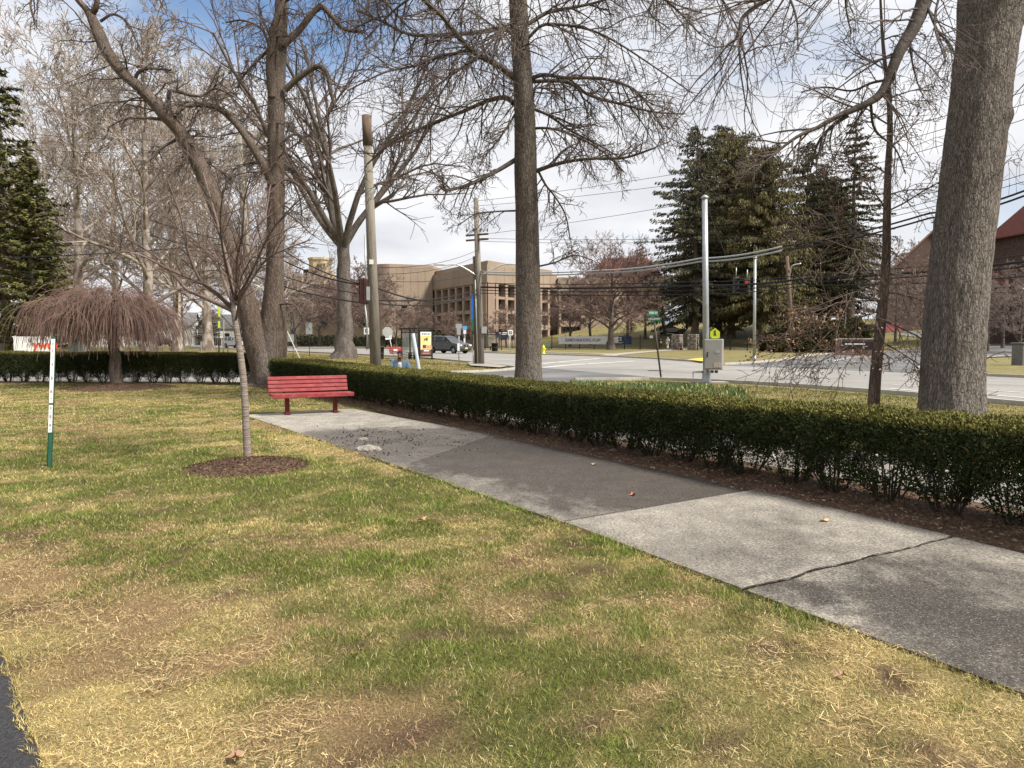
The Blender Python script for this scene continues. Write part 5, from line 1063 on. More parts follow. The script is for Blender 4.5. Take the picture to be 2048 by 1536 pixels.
MB().box((P(585, 0, 282).x, 282, P(585, 553, 282).z / 2), (4.5, 6, P(585, 553, 282).z)).build('side_tower', m_lem, tw)
# brown house with red tiled roof
m_brick = pmat('brown_brick', (.07, .046, .038), (.105, .068, .054), scale=3, fine=(6, .2), bump=.3, bscale=8)
m_tile = pmat('red_tiles', (.17, .058, .045), (.135, .045, .036), scale=2, stretch=(1, 1, 4), fine=(5, .15), bump=.4, bscale=6)
def gable_house(name, label, c, w, dp, ze, zr, rz, m_w, m_r, chimney=False, hip=0.0, base=0.0, over=.4, wins=()):
    root = thing(name, label, 'building', tuple(c)); c = Vector(c); mt = Matrix.Rotation(rz, 3, 'Z'); f = lambda x, y, z: c + mt @ Vector((x, y, z)); hw, hd = w / 2, dp / 2
    mb = MB(); mb.add([f(-hw, -hd, base), f(hw, -hd, base), f(hw, hd, base), f(-hw, hd, base), f(-hw, -hd, ze), f(hw, -hd, ze), f(hw, hd, ze), f(-hw, hd, ze)], [(0, 1, 5, 4), (1, 2, 6, 5), (2, 3, 7, 6), (3, 0, 4, 7)])
    if not hip: mb.add([f(-hw, -hd, ze), f(-hw, hd, ze), f(-hw, 0, zr), f(hw, -hd, ze), f(hw, hd, ze), f(hw, 0, zr)], [(0, 1, 2), (3, 5, 4)])
    mb.build('wall', m_w, root); a, b = hw + over, hd + over; h = hip; ro = MB(); e = .18
    for dz in (0, e): ro.add([f(-a, -b, ze - .1 + dz), f(a, -b, ze - .1 + dz), f(a, b, ze - .1 + dz), f(-a, b, ze - .1 + dz), f(-a + h, 0, zr + .05 + dz), f(a - h, 0, zr + .05 + dz)], [(0, 1, 5, 4), (2, 3, 4, 5)] + ([(1, 2, 5), (3, 0, 4)] if h else []))
    ro.add([f(-a, -b, ze - .1), f(a, -b, ze - .1), f(a, b, ze - .1), f(-a, b, ze - .1), f(-a, -b, ze - .1 + e), f(a, -b, ze - .1 + e), f(a, b, ze - .1 + e), f(-a, b, ze - .1 + e)], [(0, 1, 5, 4), (1, 2, 6, 5), (2, 3, 7, 6), (3, 0, 4, 7)])
    rf = ro.build('roof', m_r, root)
    if chimney: p = f(hw * .4, 0, 0); MB().box((p.x, p.y, zr + c.z), (.9, .9, 2.6), rz).build('chimney', m_w, rf)
    for (x, z, ww, hh, side) in wins:
        p = f(x, -hd - .04, z) if side == 0 else f(-hw - .04, x, z); o = MB().box(p, (ww, .14, hh) if side == 0 else (.14, ww, hh), rz).build('window', pmat('copper_green_frame', (.22, .32, .24)) if side == 2 or m_w is m_brick else m_frame, root)
        q = p + mt @ (Vector((0, -.07, 0)) if side == 0 else Vector((-.07, 0, 0))); MB().box(q, (ww * .8, .03, hh * .82) if side == 0 else (.03, ww * .8, hh * .82), rz).build('pane', m_glassd, o)
    return root
c = GY(1250, 195); gable_house('red_roof_hall', 'brown hall with red tiled roof behind the round-crowned tree', (c.x, c.y, 3.0), 18, 12, 14.2, 19.0, -.2, m_brick, m_tile, True, hip=4, base=-3, wins=[(-6, 8, 1.4, 2.4, 0), (-2, 8, 1.4, 2.4, 0), (2, 8, 1.4, 2.4, 0), (6, 8, 1.4, 2.4, 0)])
# chapel gable and brick tower on the right
c = GY(1866, 112); ch = thing('chapel', 'brown chapel with a steep gable and a small cross behind the massive trunk', 'building', tuple(c)); Yc = 112
ap = P(1866, 462, Yc); le = P(1758, 562, Yc); re = P(1935, 535, Yc); mb = MB(); bz = 2.0
fr = [(le.x, bz), (re.x, bz), (re.x, re.z), (ap.x, ap.z), (le.x, le.z)]
mb.add([(x, Yc, z) for x, z in fr] + [(x + 3, Yc + 6, z) for x, z in fr], [(0, 1, 2, 3, 4), (9, 8, 7, 6, 5), (0, 4, 9, 5), (1, 6, 7, 2)]); mb.build('wall', m_brick, ch)
mr = pmat('dark_red_shingle', (.14, .075, .06), (.19, .11, .09), scale=2, fine=(6, .2)); nv = Vector((0, 0, .35))
rf = MB(); rf.slab([(le.x - .8, Yc - .5, le.z - .8), (ap.x, Yc - .5, ap.z + .05), (ap.x + 3, Yc + 6.5, ap.z + .05), (le.x + 2.2, Yc + 6.5, le.z - .8)], nv); rf.slab([(re.x + .8, Yc - .5, re.z - .7), (ap.x, Yc - .5, ap.z + .05), (ap.x + 3, Yc + 6.5, ap.z + .05), (re.x + 3.8, Yc + 6.5, re.z - .7)], nv); rf.build('roof', mr, ch)
MB().box((ap.x, Yc - .2, ap.z + .9), (.16, .16, 1.6)).box((ap.x, Yc - .2, ap.z + 1.2), (.8, .13, .16)).build('cross', m_frame, ch)
for q in (-2.6, 0, 2.6): MB().box((ap.x + q, Yc - .06, 8.2), (1.0, .2, 3.4)).build('window', m_glassd, ch)
c = GY(2092, 92); gable_house('brick_tower', 'dark brick tower house with red hipped roof and green-framed window at the right edge', (c.x, c.y, 2.0), 8.5, 8.5, 12.0, 17.5, .08, m_brick, m_tile, False, hip=3.9, base=-3, over=.7, wins=[(-1.2, 9.4, 1.9, 2.6, 0), (1.8, 9.4, 1.9, 2.6, 0), (-1.2, 5.2, 1.6, 2.4, 0), (1.8, 5.2, 1.6, 2.4, 0)])
c = GY(1998, 96); gable_house('brick_porch', 'low brick wing with red roof between the massive trunk and the brick tower', (c.x, c.y, 2.2), 9, 7, 5.8, 8.2, .08, m_brick, m_tile, False, hip=2.5, base=-3, wins=[(-2.6, 3.6, 1.0, 2, 0), (0, 3.6, 1.0, 2, 0), (2.6, 3.6, 1.0, 2, 0)])
# houses down the street on the left
m_wht = pmat('white_clapboard', (.62, .62, .60), (.55, .55, .53), scale=2, stretch=(1, 1, 6)); m_gry = pmat('grey_shingles', (.17, .17, .17), (.13, .13, .13), scale=3)
for lab, x, Y, w, ze, zr, rz in (('white gabled house behind the white car at the far left', 462, 168, 11, 3.6, 6.6, .9), ('pale house behind the weeping tree at the far left of the street', 330, 165, 13, 4.2, 7.0, .2), ('pale house seen between the evergreens at the left edge', 190, 150, 12, 4.0, 6.8, -.2)):
    c = GY(x, Y); gable_house('house', lab, (c.x, c.y, 0), w, 8, ze, zr, rz, m_wht, m_gry, False, wins=[(-w * .3, 1.9, 1.1, 1.5, 0), (0, 1.9, 1.1, 1.5, 0), (w * .3, 1.9, 1.1, 1.5, 0)])
df = thing('board_fence', 'dark board fence in front of the white house down the street', 'fence', tuple(GY(440, 160))); a, b = GY(405, 160), GY(500, 152)
for i in range(24): p = a.lerp(b, i / 23); MB().box((p.x, p.y, .8), (.40, .06, 1.6), math.atan2((b - a).y, (b - a).x)).build('board', m_frame, df)

# ================================================================== CAMPUS FENCE, PILLARS, BANNER
m_iron = pmat('black_iron', (.018, .018, .018), rough=.5)
F0, F1, F2 = Vector((-54, 152, 0)), Vector((4, 113.5, 0)), Vector((33, 91.5, 0))
def picket_panel(w, h=1.75, n=17):
    mb = MB()
    for i in range(n): mb.box(((i + .5) / n * w, 0, h / 2 + .04), (.026, .026, h))
    for z in (.22, h - .18): mb.box((w / 2, 0, z), (w, .04, .045))
    return mb.mesh('pickets', m_iron)
pan_me = picket_panel(2.44); post_me = MB().box((0, 0, .98), (.08, .08, 1.96)).box((0, 0, 1.98), (.11, .11, .05)).mesh('post', m_iron)
def iron_fence(label, a, b):
    d = (b - a); L = d.length; d.normalize(); n = max(1, round(L / 2.44)); rz = math.atan2(d.y, d.x); root = thing('iron_fence', label, 'fence', (a.x, a.y, float(hz(a.x, a.y))))
    for k in range(n + 1):
        q = a + d * (L * k / n); o = place('post', post_me, root); o.location = (q.x - a.x, q.y - a.y, float(hz(q.x, q.y)) - float(hz(a.x, a.y))); o.rotation_euler.z = rz
        if k < n: p = tag(place('pickets', pan_me, root), kind='stuff'); p.location = o.location; p.rotation_euler.z = rz; p.scale.x = L / n / 2.44
fd = (F2 - F1).normalized(); along = lambda x: (lambda s: F1 + (F2 - F1) * s)(((x - 1024) / FPX * F1.y - F1.x) / ((F2.x - F1.x) - (x - 1024) / FPX * (F2.y - F1.y)))
g1, g2_ = along(1354), along(1386)
iron_fence('black iron picket fence in front of the pale building, running behind the flared trunk', F0, F1); iron_fence('black iron picket fence behind the school banner and the two walkers', F1, g1 - fd * .6); iron_fence('black iron picket fence between the right stone pillar and the big evergreen shrub', g2_ + fd * .6, F2)
m_rock = [pmat('fieldstone_a', (.20, .165, .135), (.28, .24, .20), scale=6), pmat('fieldstone_b', (.33, .30, .26), (.24, .21, .18), scale=6), pmat('fieldstone_c', (.12, .10, .09), (.17, .14, .12), scale=6)]
for p, lab, sd in ((g1, 'left rough fieldstone gate pillar beside the two walkers', 3), (g2_, 'right rough fieldstone gate pillar under the spruces', 4)):
    root = thing('stone_pillar', lab, 'pillar', (p.x, p.y, 0), 'stone gate pillars'); r = random.Random(sd); MB().box((p.x, p.y, .95), (.95, .95, 1.9), -.6).build('core', m_rock[2], root)
    for row in range(9):
        for side in range(4):
            u = -.55
            while u < .5:
                w = r.uniform(.20, .42); h = r.uniform(.16, .22); mt = Matrix.Rotation(-.6 + side * math.pi / 2, 3, 'Z'); q = Vector((p.x, p.y, .11 + row * .212)) + mt @ Vector((min(u + w / 2, .5), -.5, 0))
                MB().box(q, (w * .95, r.uniform(.12, .24), h), -.6 + side * math.pi / 2 + r.uniform(-.1, .1), r.uniform(-.1, .1), r.uniform(-.08, .08), bev=.03).build('stone', m_rock[r.randrange(3)], root); u += w
    MB().box((p.x, p.y, 2.0), (1.15, 1.15, .16), -.6, bev=.03).build('capstone', m_rock[0], root)
# banner on the fence
b0, b1 = along(1118), along(1264); nrm = Vector((fd.y, -fd.x, 0)); bo = nrm * .12; rzf = math.atan2(fd.y, fd.x); bc = (b0 + b1) / 2 + bo; Lb = (b1 - b0).length
ban = thing('fence_banner', 'long white banner reading ELISABETH HAUB SCHOOL OF LAW on the iron fence', 'banner', (bc.x, bc.y, 0)); zc, hb = 1.28, 1.12
m_bw = pmat('banner_white', (.72, .72, .72), (.66, .66, .67), scale=2); m_navy = pmat('banner_navy', (.02, .045, .12)); bl_ = .66
pt = lambda s, z: (b0 + bo + (b1 - b0) * s) + Vector((0, 0, z))
MB().slab([pt(0, zc - hb / 2), pt(bl_, zc - hb / 2), pt(bl_ + .05, zc + hb / 2), pt(0, zc + hb / 2)], nrm * .02).build('white_panel', m_bw, ban)
MB().slab([pt(bl_, zc - hb / 2), pt(1, zc - hb / 2), pt(1, zc + hb / 2), pt(bl_ + .05, zc + hb / 2)], nrm * .02).build('navy_panel', m_navy, ban)
q = pt(.345, zc) + nrm * .03; text('lettering', 'ELISABETH HAUB SCHOOL OF LAW', .62, m_navy, ban, q, rzf, .004, .008, .60)
q = pt(.815, zc + .17) + nrm * .03; text('lettering', 'PACE', .66, m_bw, ban, q, rzf, .004, .012, .9)
q = pt(.815, zc - .27) + nrm * .03; MB().box(q, (1.9, .008, .05), rzf).box(q - Vector((0, 0, .13)), (1.5, .008, .04), rzf).build('small_print', m_bw, ban)
def flat_sign(name, label, cat, pc, w, h, mat, rz=0, post=None, pm=None, ptop=.1, group=None, shape=None, postr=.03, thick=.03, lean=0.0, back=None):
    """sign board centred at pc on one or two posts; post: list of lateral offsets"""
    root = thing(name, label, cat, (pc.x, pc.y, float(hz(pc.x, pc.y))), group); mt = Matrix.Rotation(rz, 3, 'Z'); zg = float(hz(pc.x, pc.y))
    sh = shape or [(-.5, -.5), (.5, -.5), (.5, .5), (-.5, .5)]; a = [pc + mt @ Vector((x * w, -thick / 2, z * h)) for x, z in sh]; MB().slab(a, mt @ Vector((0, thick, 0))).build('board', mat, root)
    for ox in (post if post is not None else [0]): q = pc + mt @ Vector((ox, thick / 2 + postr + .005, 0)); MB().tube([(q.x + lean, q.y, zg - .1), (q.x, q.y, pc.z + h / 2 + ptop - .1)], postr, 8).build('post', pm or m_galv, root)
    return root
m_galv = pmat('galvanised_steel', (.40, .42, .43), (.33, .35, .36), scale=6, rough=.45, metal=.6, fine=(20, .08))
m_grey = pmat('sign_back_grey', (.42, .43, .43), (.36, .37, .37), scale=3, rough=.5, metal=.4); m_whs = pmat('sign_white', (.75, .75, .74)); m_blk = pmat('sign_black', (.015, .015, .015)); m_grn = pmat('sign_green', (.015, .16, .085)); m_fl = pmat('fluorescent_yellow_green', (.42, .50, .03)); m_yel = pmat('hydrant_yellow', (.72, .62, .05))
q = along(1232); flat_sign('fence_notice', 'square white notice board on the fence right of the round-crowned tree', 'notice', q + nrm * .2 + Vector((0, 0, 1.35)), .85, .85, m_whs, rzf, []); q = along(1303); flat_sign('fence_notice', 'small white notice on the fence left of the street name sign', 'notice', q + nrm * .2 + Vector((0, 0, 1.75)), .45, .35, m_whs, rzf, [])

# ================================================================== STREET FURNITURE
# red bench
m_redp = pmat('red_painted_board', (.25, .036, .040), (.205, .028, .032), scale=6, stretch=(.4, 3, 3), rough=.6, fine=(50, .10), c3=(.28, .06, .058), scale3=5); m_redd = pmat('dark_red_steel', (.14, .018, .022), rough=.55)
la, lb = G(575, 829, .032), G(671, 824.5, .032); bc = (la + lb) / 2; ax = (lb - la); ax.z = 0; Lg = ax.length; ax.normalize(); rz = math.atan2(ax.y, ax.x); fw = Vector((ax.y, -ax.x, 0)); be = thing('park_bench', 'red slatted park bench on two pedestal legs at the end of the concrete walk', 'bench', (bc.x, bc.y, .05)); BL = 1.66
for i in range(4): c = bc + fw * (-.17 + i * .118); MB().box((c.x, c.y, .445 + (-.012 if i == 0 else 0)), (BL, .105, .042), rz, bev=.008).build('seat_slat', m_redp, be)
c = bc + fw * .245; MB().box((c.x, c.y, .425), (BL, .03, .085), rz, bev=.008).build('front_board', m_redp, be)
for i in range(4): c = bc + fw * (-.245 - i * .022); MB().box((c.x, c.y, .515 + i * .082), (BL, .036, .074), rz, -.26, bev=.007).build('back_slat', m_redp, be)
for s in (-1, 1):
    c = bc + ax * (s * Lg / 2) - fw * .02; o = MB().box((c.x, c.y, .24), (.085, .085, .38), rz, bev=.006).build('leg', m_redd, be); MB().box((c.x, c.y, .058), (.12, .30, .014), rz).build('foot_plate', m_redd, o)
    c2 = bc + ax * (s * Lg / 2); MB().box((c2.x - fw.x * .0, c2.y, .41), (.06, .44, .03), rz).build('seat_bracket', m_redd, be)
    p0 = c2 - fw * .27 + Vector((0, 0, .35)); p1 = c2 - fw * .365 + Vector((0, 0, .72)); MB().tube([p0, p1], .02, 6).build('back_bracket', m_redd, be)
# green marker post on the lawn
p = G(99, 936); tp = P(108, 674, p.y - .02); mk = thing('marker_post', 'leaning green metal post with white label strips on the lawn at the left', 'post', (p.x, p.y, 0)); m_gp = pmat('green_steel', (.02, .085, .055), (.03, .11, .07), scale=6, rough=.5); rzp = .75
ev = (tp - p); sx = Vector((math.cos(rzp), math.sin(rzp), 0)); sy = Vector((-math.sin(rzp), math.cos(rzp), 0))
def upost(a, b, w, dpt, mat, name, parent):
    e = b - a; mb = MB()
    for o0, o1, tx, ty in ((-w / 2, w / 2, 0, .008), (-w / 2, -w / 2 + .008, 0, dpt), (w / 2 - .008, w / 2, 0, dpt)):
        q = [a + sx * o0 + sy * tx, a + sx * o1 + sy * tx, a + sx * o1 + sy * ty, a + sx * o0 + sy * ty]; mb.slab(q, e)
    return mb.build(name, mat, parent)
upost(p - ev.normalized() * .1, tp, .052, .028, m_gp, 'post', mk)
for z0, z1 in ((.50, .985), (.275, .485)):
    a = p + ev * z0 - sy * .004 - sx * .010; b = p + ev * z1 - sy * .004 - sx * .010; o = MB().slab([a - sx * .021, a + sx * .021, b + sx * .021, b - sx * .021], -sy * .004).build('label_strip', m_whs, mk)
    mb = MB(); n = 9 if z0 > .4 else 6
    for i in range(n):
        q = a.lerp(b, (i + .7) / (n + .4)) - sy * .006; w = (.012, .018, .008, .016, .006)[i % 5]; h_ = (.004, .009, .002, .012)[i % 4]; mb.slab([q - sx * w * .6 - ev * h_, q + sx * w * .6 - ev * h_, q + sx * w * .6 + ev * h_, q - sx * w * .6 + ev * h_], -sy * .002)
    mb.build('print', pmat('grey_print', (.30, .30, .30)), o)
# yard sign behind the left hedge
c = P(66, 685, 40.0); ys = thing('yard_sign', 'white sign board with orange-red letters beyond the left hedge', 'sign', (c.x, c.y, 0)); m_or = pmat('orange_red_letters', (.75, .10, .03))
MB().box((c.x, c.y, P(66, 688, 40).z), (P(104, 0, 40).x - P(25, 0, 40).x, .05, .80)).build('board', m_whs, ys)
for x in (30, 100): q = P(x, 688, 40.06); MB().box((q.x, q.y + .05, .75), (.08, .06, 1.5)).build('post', m_whs, ys)
text('lettering', 'ywca', .66, m_or, ys, (P(66, 0, 40).x, c.y - .04, P(66, 690, 40).z), 0, .005, .02, 1.0)
q = GY(152, 44); MB().box((q.x, q.y, .75), (.62, .5, 1.5), bev=.03).box((q.x, q.y, 1.52), (.68, .56, .06)).build('utility_cabinet', pmat('cabinet_green', (.055, .075, .065), (.07, .09, .08), scale=3), None, 'dull green utility cabinet beyond the left hedge, right of the sign board', 'cabinet')
q = GY(501, 30.5); lw = thing('stone_planter', 'low grey stone wall block just behind the hedge corner', 'wall', (q.x, q.y, 0))
for i in range(3):
    for k in range(4): MB().box((q.x - .22 + .16 * k + (.06 if i % 2 else 0), q.y, .42 + i * .20), (.155, .3, .19), .1, bev=.02).build('stone', m_rock[(i + k) % 2], lw)
MB().box((q.x, q.y, .16), (.7, .3, .33), .1).build('footing', m_rock[1], lw)

# utility poles
m_wood = pmat('weathered_pole_wood', (.155, .138, .112), (.225, .203, .17), scale=7, stretch=(1, 1, .12), bump=.7, bscale=20, fine=(30, .15)); m_woodd = pmat('dark_pole_wood', (.095, .065, .048), (.14, .10, .075), scale=7, stretch=(1, 1, .12), bump=.6)
m_cab = pmat('black_cable', (.014, .014, .015), rough=.6); m_gcab = pmat('grey_cable_sleeve', (.33, .34, .345), rough=.6)
def pole(name, label, bx, tx, ty, Y, r0, r1, mat, cat='utility pole'):
    b = GY(bx, Y); tpp = P(tx, ty, Y); root = thing(name, label, cat, (b.x, b.y, 0)); MB().tube([b - Vector((0, 0, .3)), b.lerp(tpp, .5), tpp], [r0, (r0 + r1) / 2, r1], 16).build('shaft', mat, root); return root, b, tpp
YA = 28.0; pa, ba, ta = pole('utility_pole', 'weathered wooden utility pole carrying a dark box behind the long hedge', 753, 733, 232, YA, .215, .145, m_wood)
onA = lambda y: ba.lerp(ta, (P(740, y, YA).z) / ta.z)
c = onA(582); MB().box((c.x - .36, c.y - .02, c.z), (.30, .34, .95), .2, bev=.04).build('signal_box', pmat('box_maroon', (.045, .018, .016), (.065, .028, .024), scale=4, rough=.5), pa)
for i in range(4): MB().box((c.x - .50 + i * .07, c.y - .20, c.z), (.018, .03, .88), .2).build('rib', pmat('box_maroon', None) if 0 else MATS['box_maroon'], pa)
MB().box((c.x - .15, c.y - .12, c.z - .10), (.13, .14, .50)).build('junction_box', m_grey, pa)
MB().tube([onA(470) + Vector((-.2, -.12, 0)), onA(545) + Vector((-.22, -.12, 0)), onA(606) + Vector((-.24, -.1, 0))], .035, 8).build('conduit', m_grey, pa)
c = onA(525); MB().box((c.x + .02, c.y - .24, c.z), (.15, .02, .17)).build('number_plate', m_whs, pa); c = onA(292); MB().tube([c, ta + Vector((0, 0, .02))], .175, 16).build('dark_top_band', m_woodd, pa)
MB().tube([onA(610) + Vector((-.3, -.1, 0)), onA(640) + Vector((-.25, -.15, 0)), onA(700) + Vector((-.27, -.1, 0))], .03, 6).build('ground_wire', m_grey, pa)
YB = 44.0; pb, bb, tb = pole('utility_pole', 'grey wooden utility pole with two curved street lamps at the street corner', 962, 952, 396, YB, .22, .14, m_wood)
onB = lambda y: bb.lerp(tb, (P(955, y, YB).z) / tb.z)
b2 = GY(953, YB + .1); t2 = P(949.5, 513, YB + .1); MB().tube([b2 - Vector((0, 0, .2)), t2], [.15, .12], 12).build('stub_pole', m_woodd, pb)
for s, ex, ey in ((-1, 885, 530), (1, 1052, 533)):
    e = P(ex, ey, YB - .4); a = onB(553); mpt = a.lerp(e, .55) + Vector((0, 0, .28 if s < 0 else .38)); arm = smooth_line([tuple(a), tuple(mpt), tuple(e)], 6); o = MB().tube([Vector(v) for v in arm], .045, 8).build('lamp_arm', pmat('pale_aluminium', (.55, .55, .54), rough=.4, metal=.5), pb)
    MB().box(e + Vector((s * .2, 0, .02)), (.62, .22, .10), bev=.03).build('lamp_head', MATS['pale_aluminium'], o)
for y in (470, 480): c = onB(y); MB().box(c + Vector((0, -.1, 0)), (1.5, .09, .1), -.5).build('crossarm', m_woodd, pb)
for k in range(4): c = onB(468) + Vector((-.6 + k * .4, -.1, .12)); MB().lathe([(.03, 0), (.05, .05), (.03, .1), (.05, .14), (.01, .2)], c, 8).build('insulator', pmat('insulator_brown', (.10, .05, .04), rough=.3), pb)
c = onB(660) + Vector((.25, -.2, 0)); MB().box(c, (.3, .25, .4)).build('meter_box', m_grey, pb); MB().tube([onB(730) + Vector((-.42, -.1, 0)), onB(700) + Vector((-.42, -.1, 0))], .05, 8).build('conduit', m_grey, pb); MB().tube([onB(728) + Vector((-.18, -.26, 0)), onB(560) + Vector((-.18, -.2, 0))], .03, 8).build('conduit', m_grey, pb)
YC = 40.0; pc_, bcc, tcc = pole('utility_pole', 'pale wooden utility pole behind the two-stemmed tree', 508, 478, 272, YC, .21, .14, m_wood); onC = lambda y: bcc.lerp(tcc, P(490, y, YC).z / tcc.z)
a = onC(575); MB().tube([a, a + Vector((.45, -.3, .12)), a + Vector((.75, -.4, -.02))], .04, 8).build('lamp_arm', MATS['pale_aluminium'], pc_); MB().box(a + Vector((.95, -.45, -.03)), (.5, .2, .09)).build('lamp_head', MATS['pale_aluminium'], pc_)
YF = 83.0; pf, bf, tf = pole('utility_pole', 'leaning brown wooden pole with a curved lamp in front of the dark spruces', 1586, 1574, 512, YF, .28, .18, m_woodd); a = P(1580, 549, YF); arm = smooth_line([tuple(a), tuple(P(1584, 532, YF - .5)), tuple(P(1602, 527, YF - 1))], 5); o = MB().tube([Vector(v) for v in arm], .07, 8).build('lamp_arm', MATS['pale_aluminium'], pf)
# signal pole with control cabinet
YD = 26.2; pd, bd, td = pole('signal_pole', 'galvanised traffic signal pole carrying a grey control cabinet behind the hedge', 1413, 1409.5, 398, YD, .115, .095, m_galv, 'signal pole')
MB().lathe([(.19, -.02), (.19, .03), (.15, .10), (.16, .42), (.13, .50), (.125, .80)], (bd.x, bd.y, 0), 16).build('base', m_galv, pd); MB().box((bd.x + .1, bd.y - .05, .02), (1.15, .7, .12)).build('footing', m_walk, pd)
MB().lathe([(.11, 0), (.13, .03), (.13, .07), (.03, .14), (.0, .15)], td, 12).build('cap', m_galv, pd)
cc = P(1433, 709, YD - .42); z0, z1 = P(1430, 739, YD - .42).z, P(1430, 678, YD - .42).z; m_cabg = pmat('cabinet_grey', (.36, .35, .33), (.32, .31, .295), scale=2, rough=.45, metal=.3); rzc = -.32
o = MB().box((cc.x - .09, cc.y, (z0 + z1) / 2), (.62, .46, z1 - z0), rzc, bev=.02).build('cabinet', m_cabg, pd); mtc = Matrix.Rotation(rzc, 3, 'Z'); fc = Vector((cc.x - .09, cc.y, (z0 + z1) / 2))
dl = lambda x, z, y=-.245: fc + mtc @ Vector((x, y, z)); MB().box(dl(.0, .0), (.56, .025, z1 - z0 - .08), rzc, bev=.01).build('cabinet_door', m_cabg, o); MB().box(dl(-.20, -.03, -.27), (.03, .03, .13), rzc).box(dl(-.19, .06, -.265), (.05, .02, .03), rzc).build('door_handle', m_blk, o)
for k in range(3): MB().box(dl(.06 + k * .075, -.36, -.262), (.055, .01, .16), rzc).build('sticker', pmat('sticker_pink', (.52, .42, .38)), o)
MB().box(dl(.13, .10, -.262), (.16, .01, .10), rzc).build('nameplate', m_grey, o)
for k in range(2): MB().tube([dl(-.05 + k * .14, -.55, 0), dl(-.05 + k * .14, -.64, 0)], .06, 8).build('conduit', m_woodd, o)
q = Vector((bd.x - .50, bd.y - .1, 0)); MB().tube([q - Vector((0, 0, .05)), q + Vector((0, 0, .42)), q + Vector((.42, .05, .42))], .03, 8).build('service_pipe', m_galv, pd)
YE = 57.0; pe, bE, tE = pole('signal_pole', 'slim galvanised pole on the far side of the street in front of the spruces', 1508.5, 1510, 517, YE, .115, .10, m_galv, 'signal pole'); MB().lathe([(.24, 0), (.24, .06), (.15, .12), (.13, .3)], (bE.x, bE.y, 0), 14).build('base', m_galv, pe); MB().lathe([(.12, 0), (.16, .04), (.14, .12), (.0, .16)], tE, 12).build('cap', m_galv, pe)
# hanging signals over the junction
m_lens = pmat('red_signal_lens', (.30, .02, .02), emit=((1, .05, .03), .35)); m_sig = pmat('signal_housing', (.03, .032, .03), rough=.5)
for x, y, rz, lab in ((1472, 570, .2, 'dark traffic signal seen from behind, hanging before the spruces'), (1494, 574, -.5, 'dark traffic signal with a lit red lens hanging before the spruces')):
    c = P(x, y, 50); sg = thing('traffic_signal', lab, 'traffic signal', tuple(c)); MB().box(c, (.36, .28, 1.05), rz, bev=.04).build('housing', m_sig, sg); MB().tube([c + Vector((0, 0, .5)), c + Vector((0, 0, 1.15))], .03, 6).build('hanger', m_galv, sg)
    for k in range(3):
        mt = Matrix.Rotation(rz, 3, 'Z'); d = c + mt @ Vector((0, -.15, .33 - k * .33)); MB().tube([d, d + mt @ Vector((0, -.16, -.02))], .13, 12, cap=False).build('visor', m_sig, sg)
        MB().tube([d, d + mt @ Vector((0, -.03, 0))], .11, 12).build('lens', m_lens if (k == 0 and x > 1480) else m_blk, sg)
# cables
def cable(label, pts, r, mat=m_cab, sag=0.0, name='overhead_cable', group=None, n=9):
    """each span sags between consecutive points"""
    line = []
    for a, b in zip(pts, pts[1:]):
        for i in range(n): u = i / n; line.append(Vector(a).lerp(Vector(b), u) - Vector((0, 0, sag * 4 * u * (1 - u))))
    line.append(Vector(pts[-1])); return MB().tube(line, r, 5).build(name, mat, None, label, 'cable', group)
RE = P(2330, 330, 17.5)
for k, dz in enumerate((0, .26)):
    o = Vector((0, 0, dz)); mid = P(1556, 492 if k == 0 else 498, 30.5)
    cable('%s of the two thick grey sleeved cables crossing the street to the right' % ('lower', 'upper')[k], [onB(548) + o * .6, P(1200, 546 - k * 5, 38.5), P(1400, 523 - k * 6, 33.5), P(1565, 501 - k * 8, 30)], .036, m_gcab, .10)
    cable('%s of the two thick dark cables running behind the massive trunk at the right' % ('lower', 'upper')[k], [P(1565, 501 - k * 8, 30), P(1860, 436 - k * 10, 25.5), P(2048, 392 - k * 10, 22), P(2500, 260 - k * 12, 17.5)], .034, m_cab, .12)
B1 = 'black cables strung across the street to the right'
for i, (y0, y1, y2, y3, rr) in enumerate(((566, 563, 548, 508, .022), (574, 571, 556, 522, .05), (580, 580, 563, 532, .025), (586, 588, 570, 552, .022))):
    cable('%s black cable of the four crossing from the corner pole past the dark spruces' % ('topmost', 'thickest', 'third', 'lowest')[i], [onB(y0), P(1400, y1, 36), P(1620, y2, 31), P(2060, y3, 26), P(2500, y3 - 60, 22)], rr, m_cab, .10, group=B1)
T1 = 'thin wires high up to the right'
for k, (y0, y1, y2) in enumerate(((402, 312, 180), (412, 338, 205), (470, 372, 235), (476, 470, 345), (482, 478, 360))):
    cable('%s of five thin wires from the corner pole up to the right' % ('topmost', 'second from top', 'middle', 'second lowest', 'lowest')[k], [onB(y0), P(1560, y1, 32), P(2060, y2, 22), P(2500, y2 - 130, 17)], .011, m_cab, .15, group=T1)
A1 = 'cables sagging between the two wooden poles'
for k, (y0, y1, sg, rr) in enumerate(((573, 585, .55, .035), (600, 578, .25, .03), (606, 590, .3, .025), (560, 545, .25, .012), (535, 500, .3, .012), (548, 512, .3, .012))):
    cable('%s between the wooden pole and the corner pole with lamps' % ('deepest sagging cable', 'upper flat thick cable', 'lowest cable', 'lowest of three thin wires', 'topmost of three thin wires', 'middle of three thin wires')[k], [onA(y0), onB(y1)], rr, m_cab, sg, group=A1, n=14)
cable('black drop cable slanting down to the dark box from the left', [P(300, 440, 33), P(565, 500, 30), onA(567) + Vector((-.5, 0, 0))], .022, m_cab, .15); cable('lower black drop cable slanting down to the dark box from the left', [P(300, 470, 33), P(565, 520, 30), onA(569) + Vector((-.5, 0, 0))], .026, m_cab, .15)
L1 = 'thin wires from the pale pole to the left'
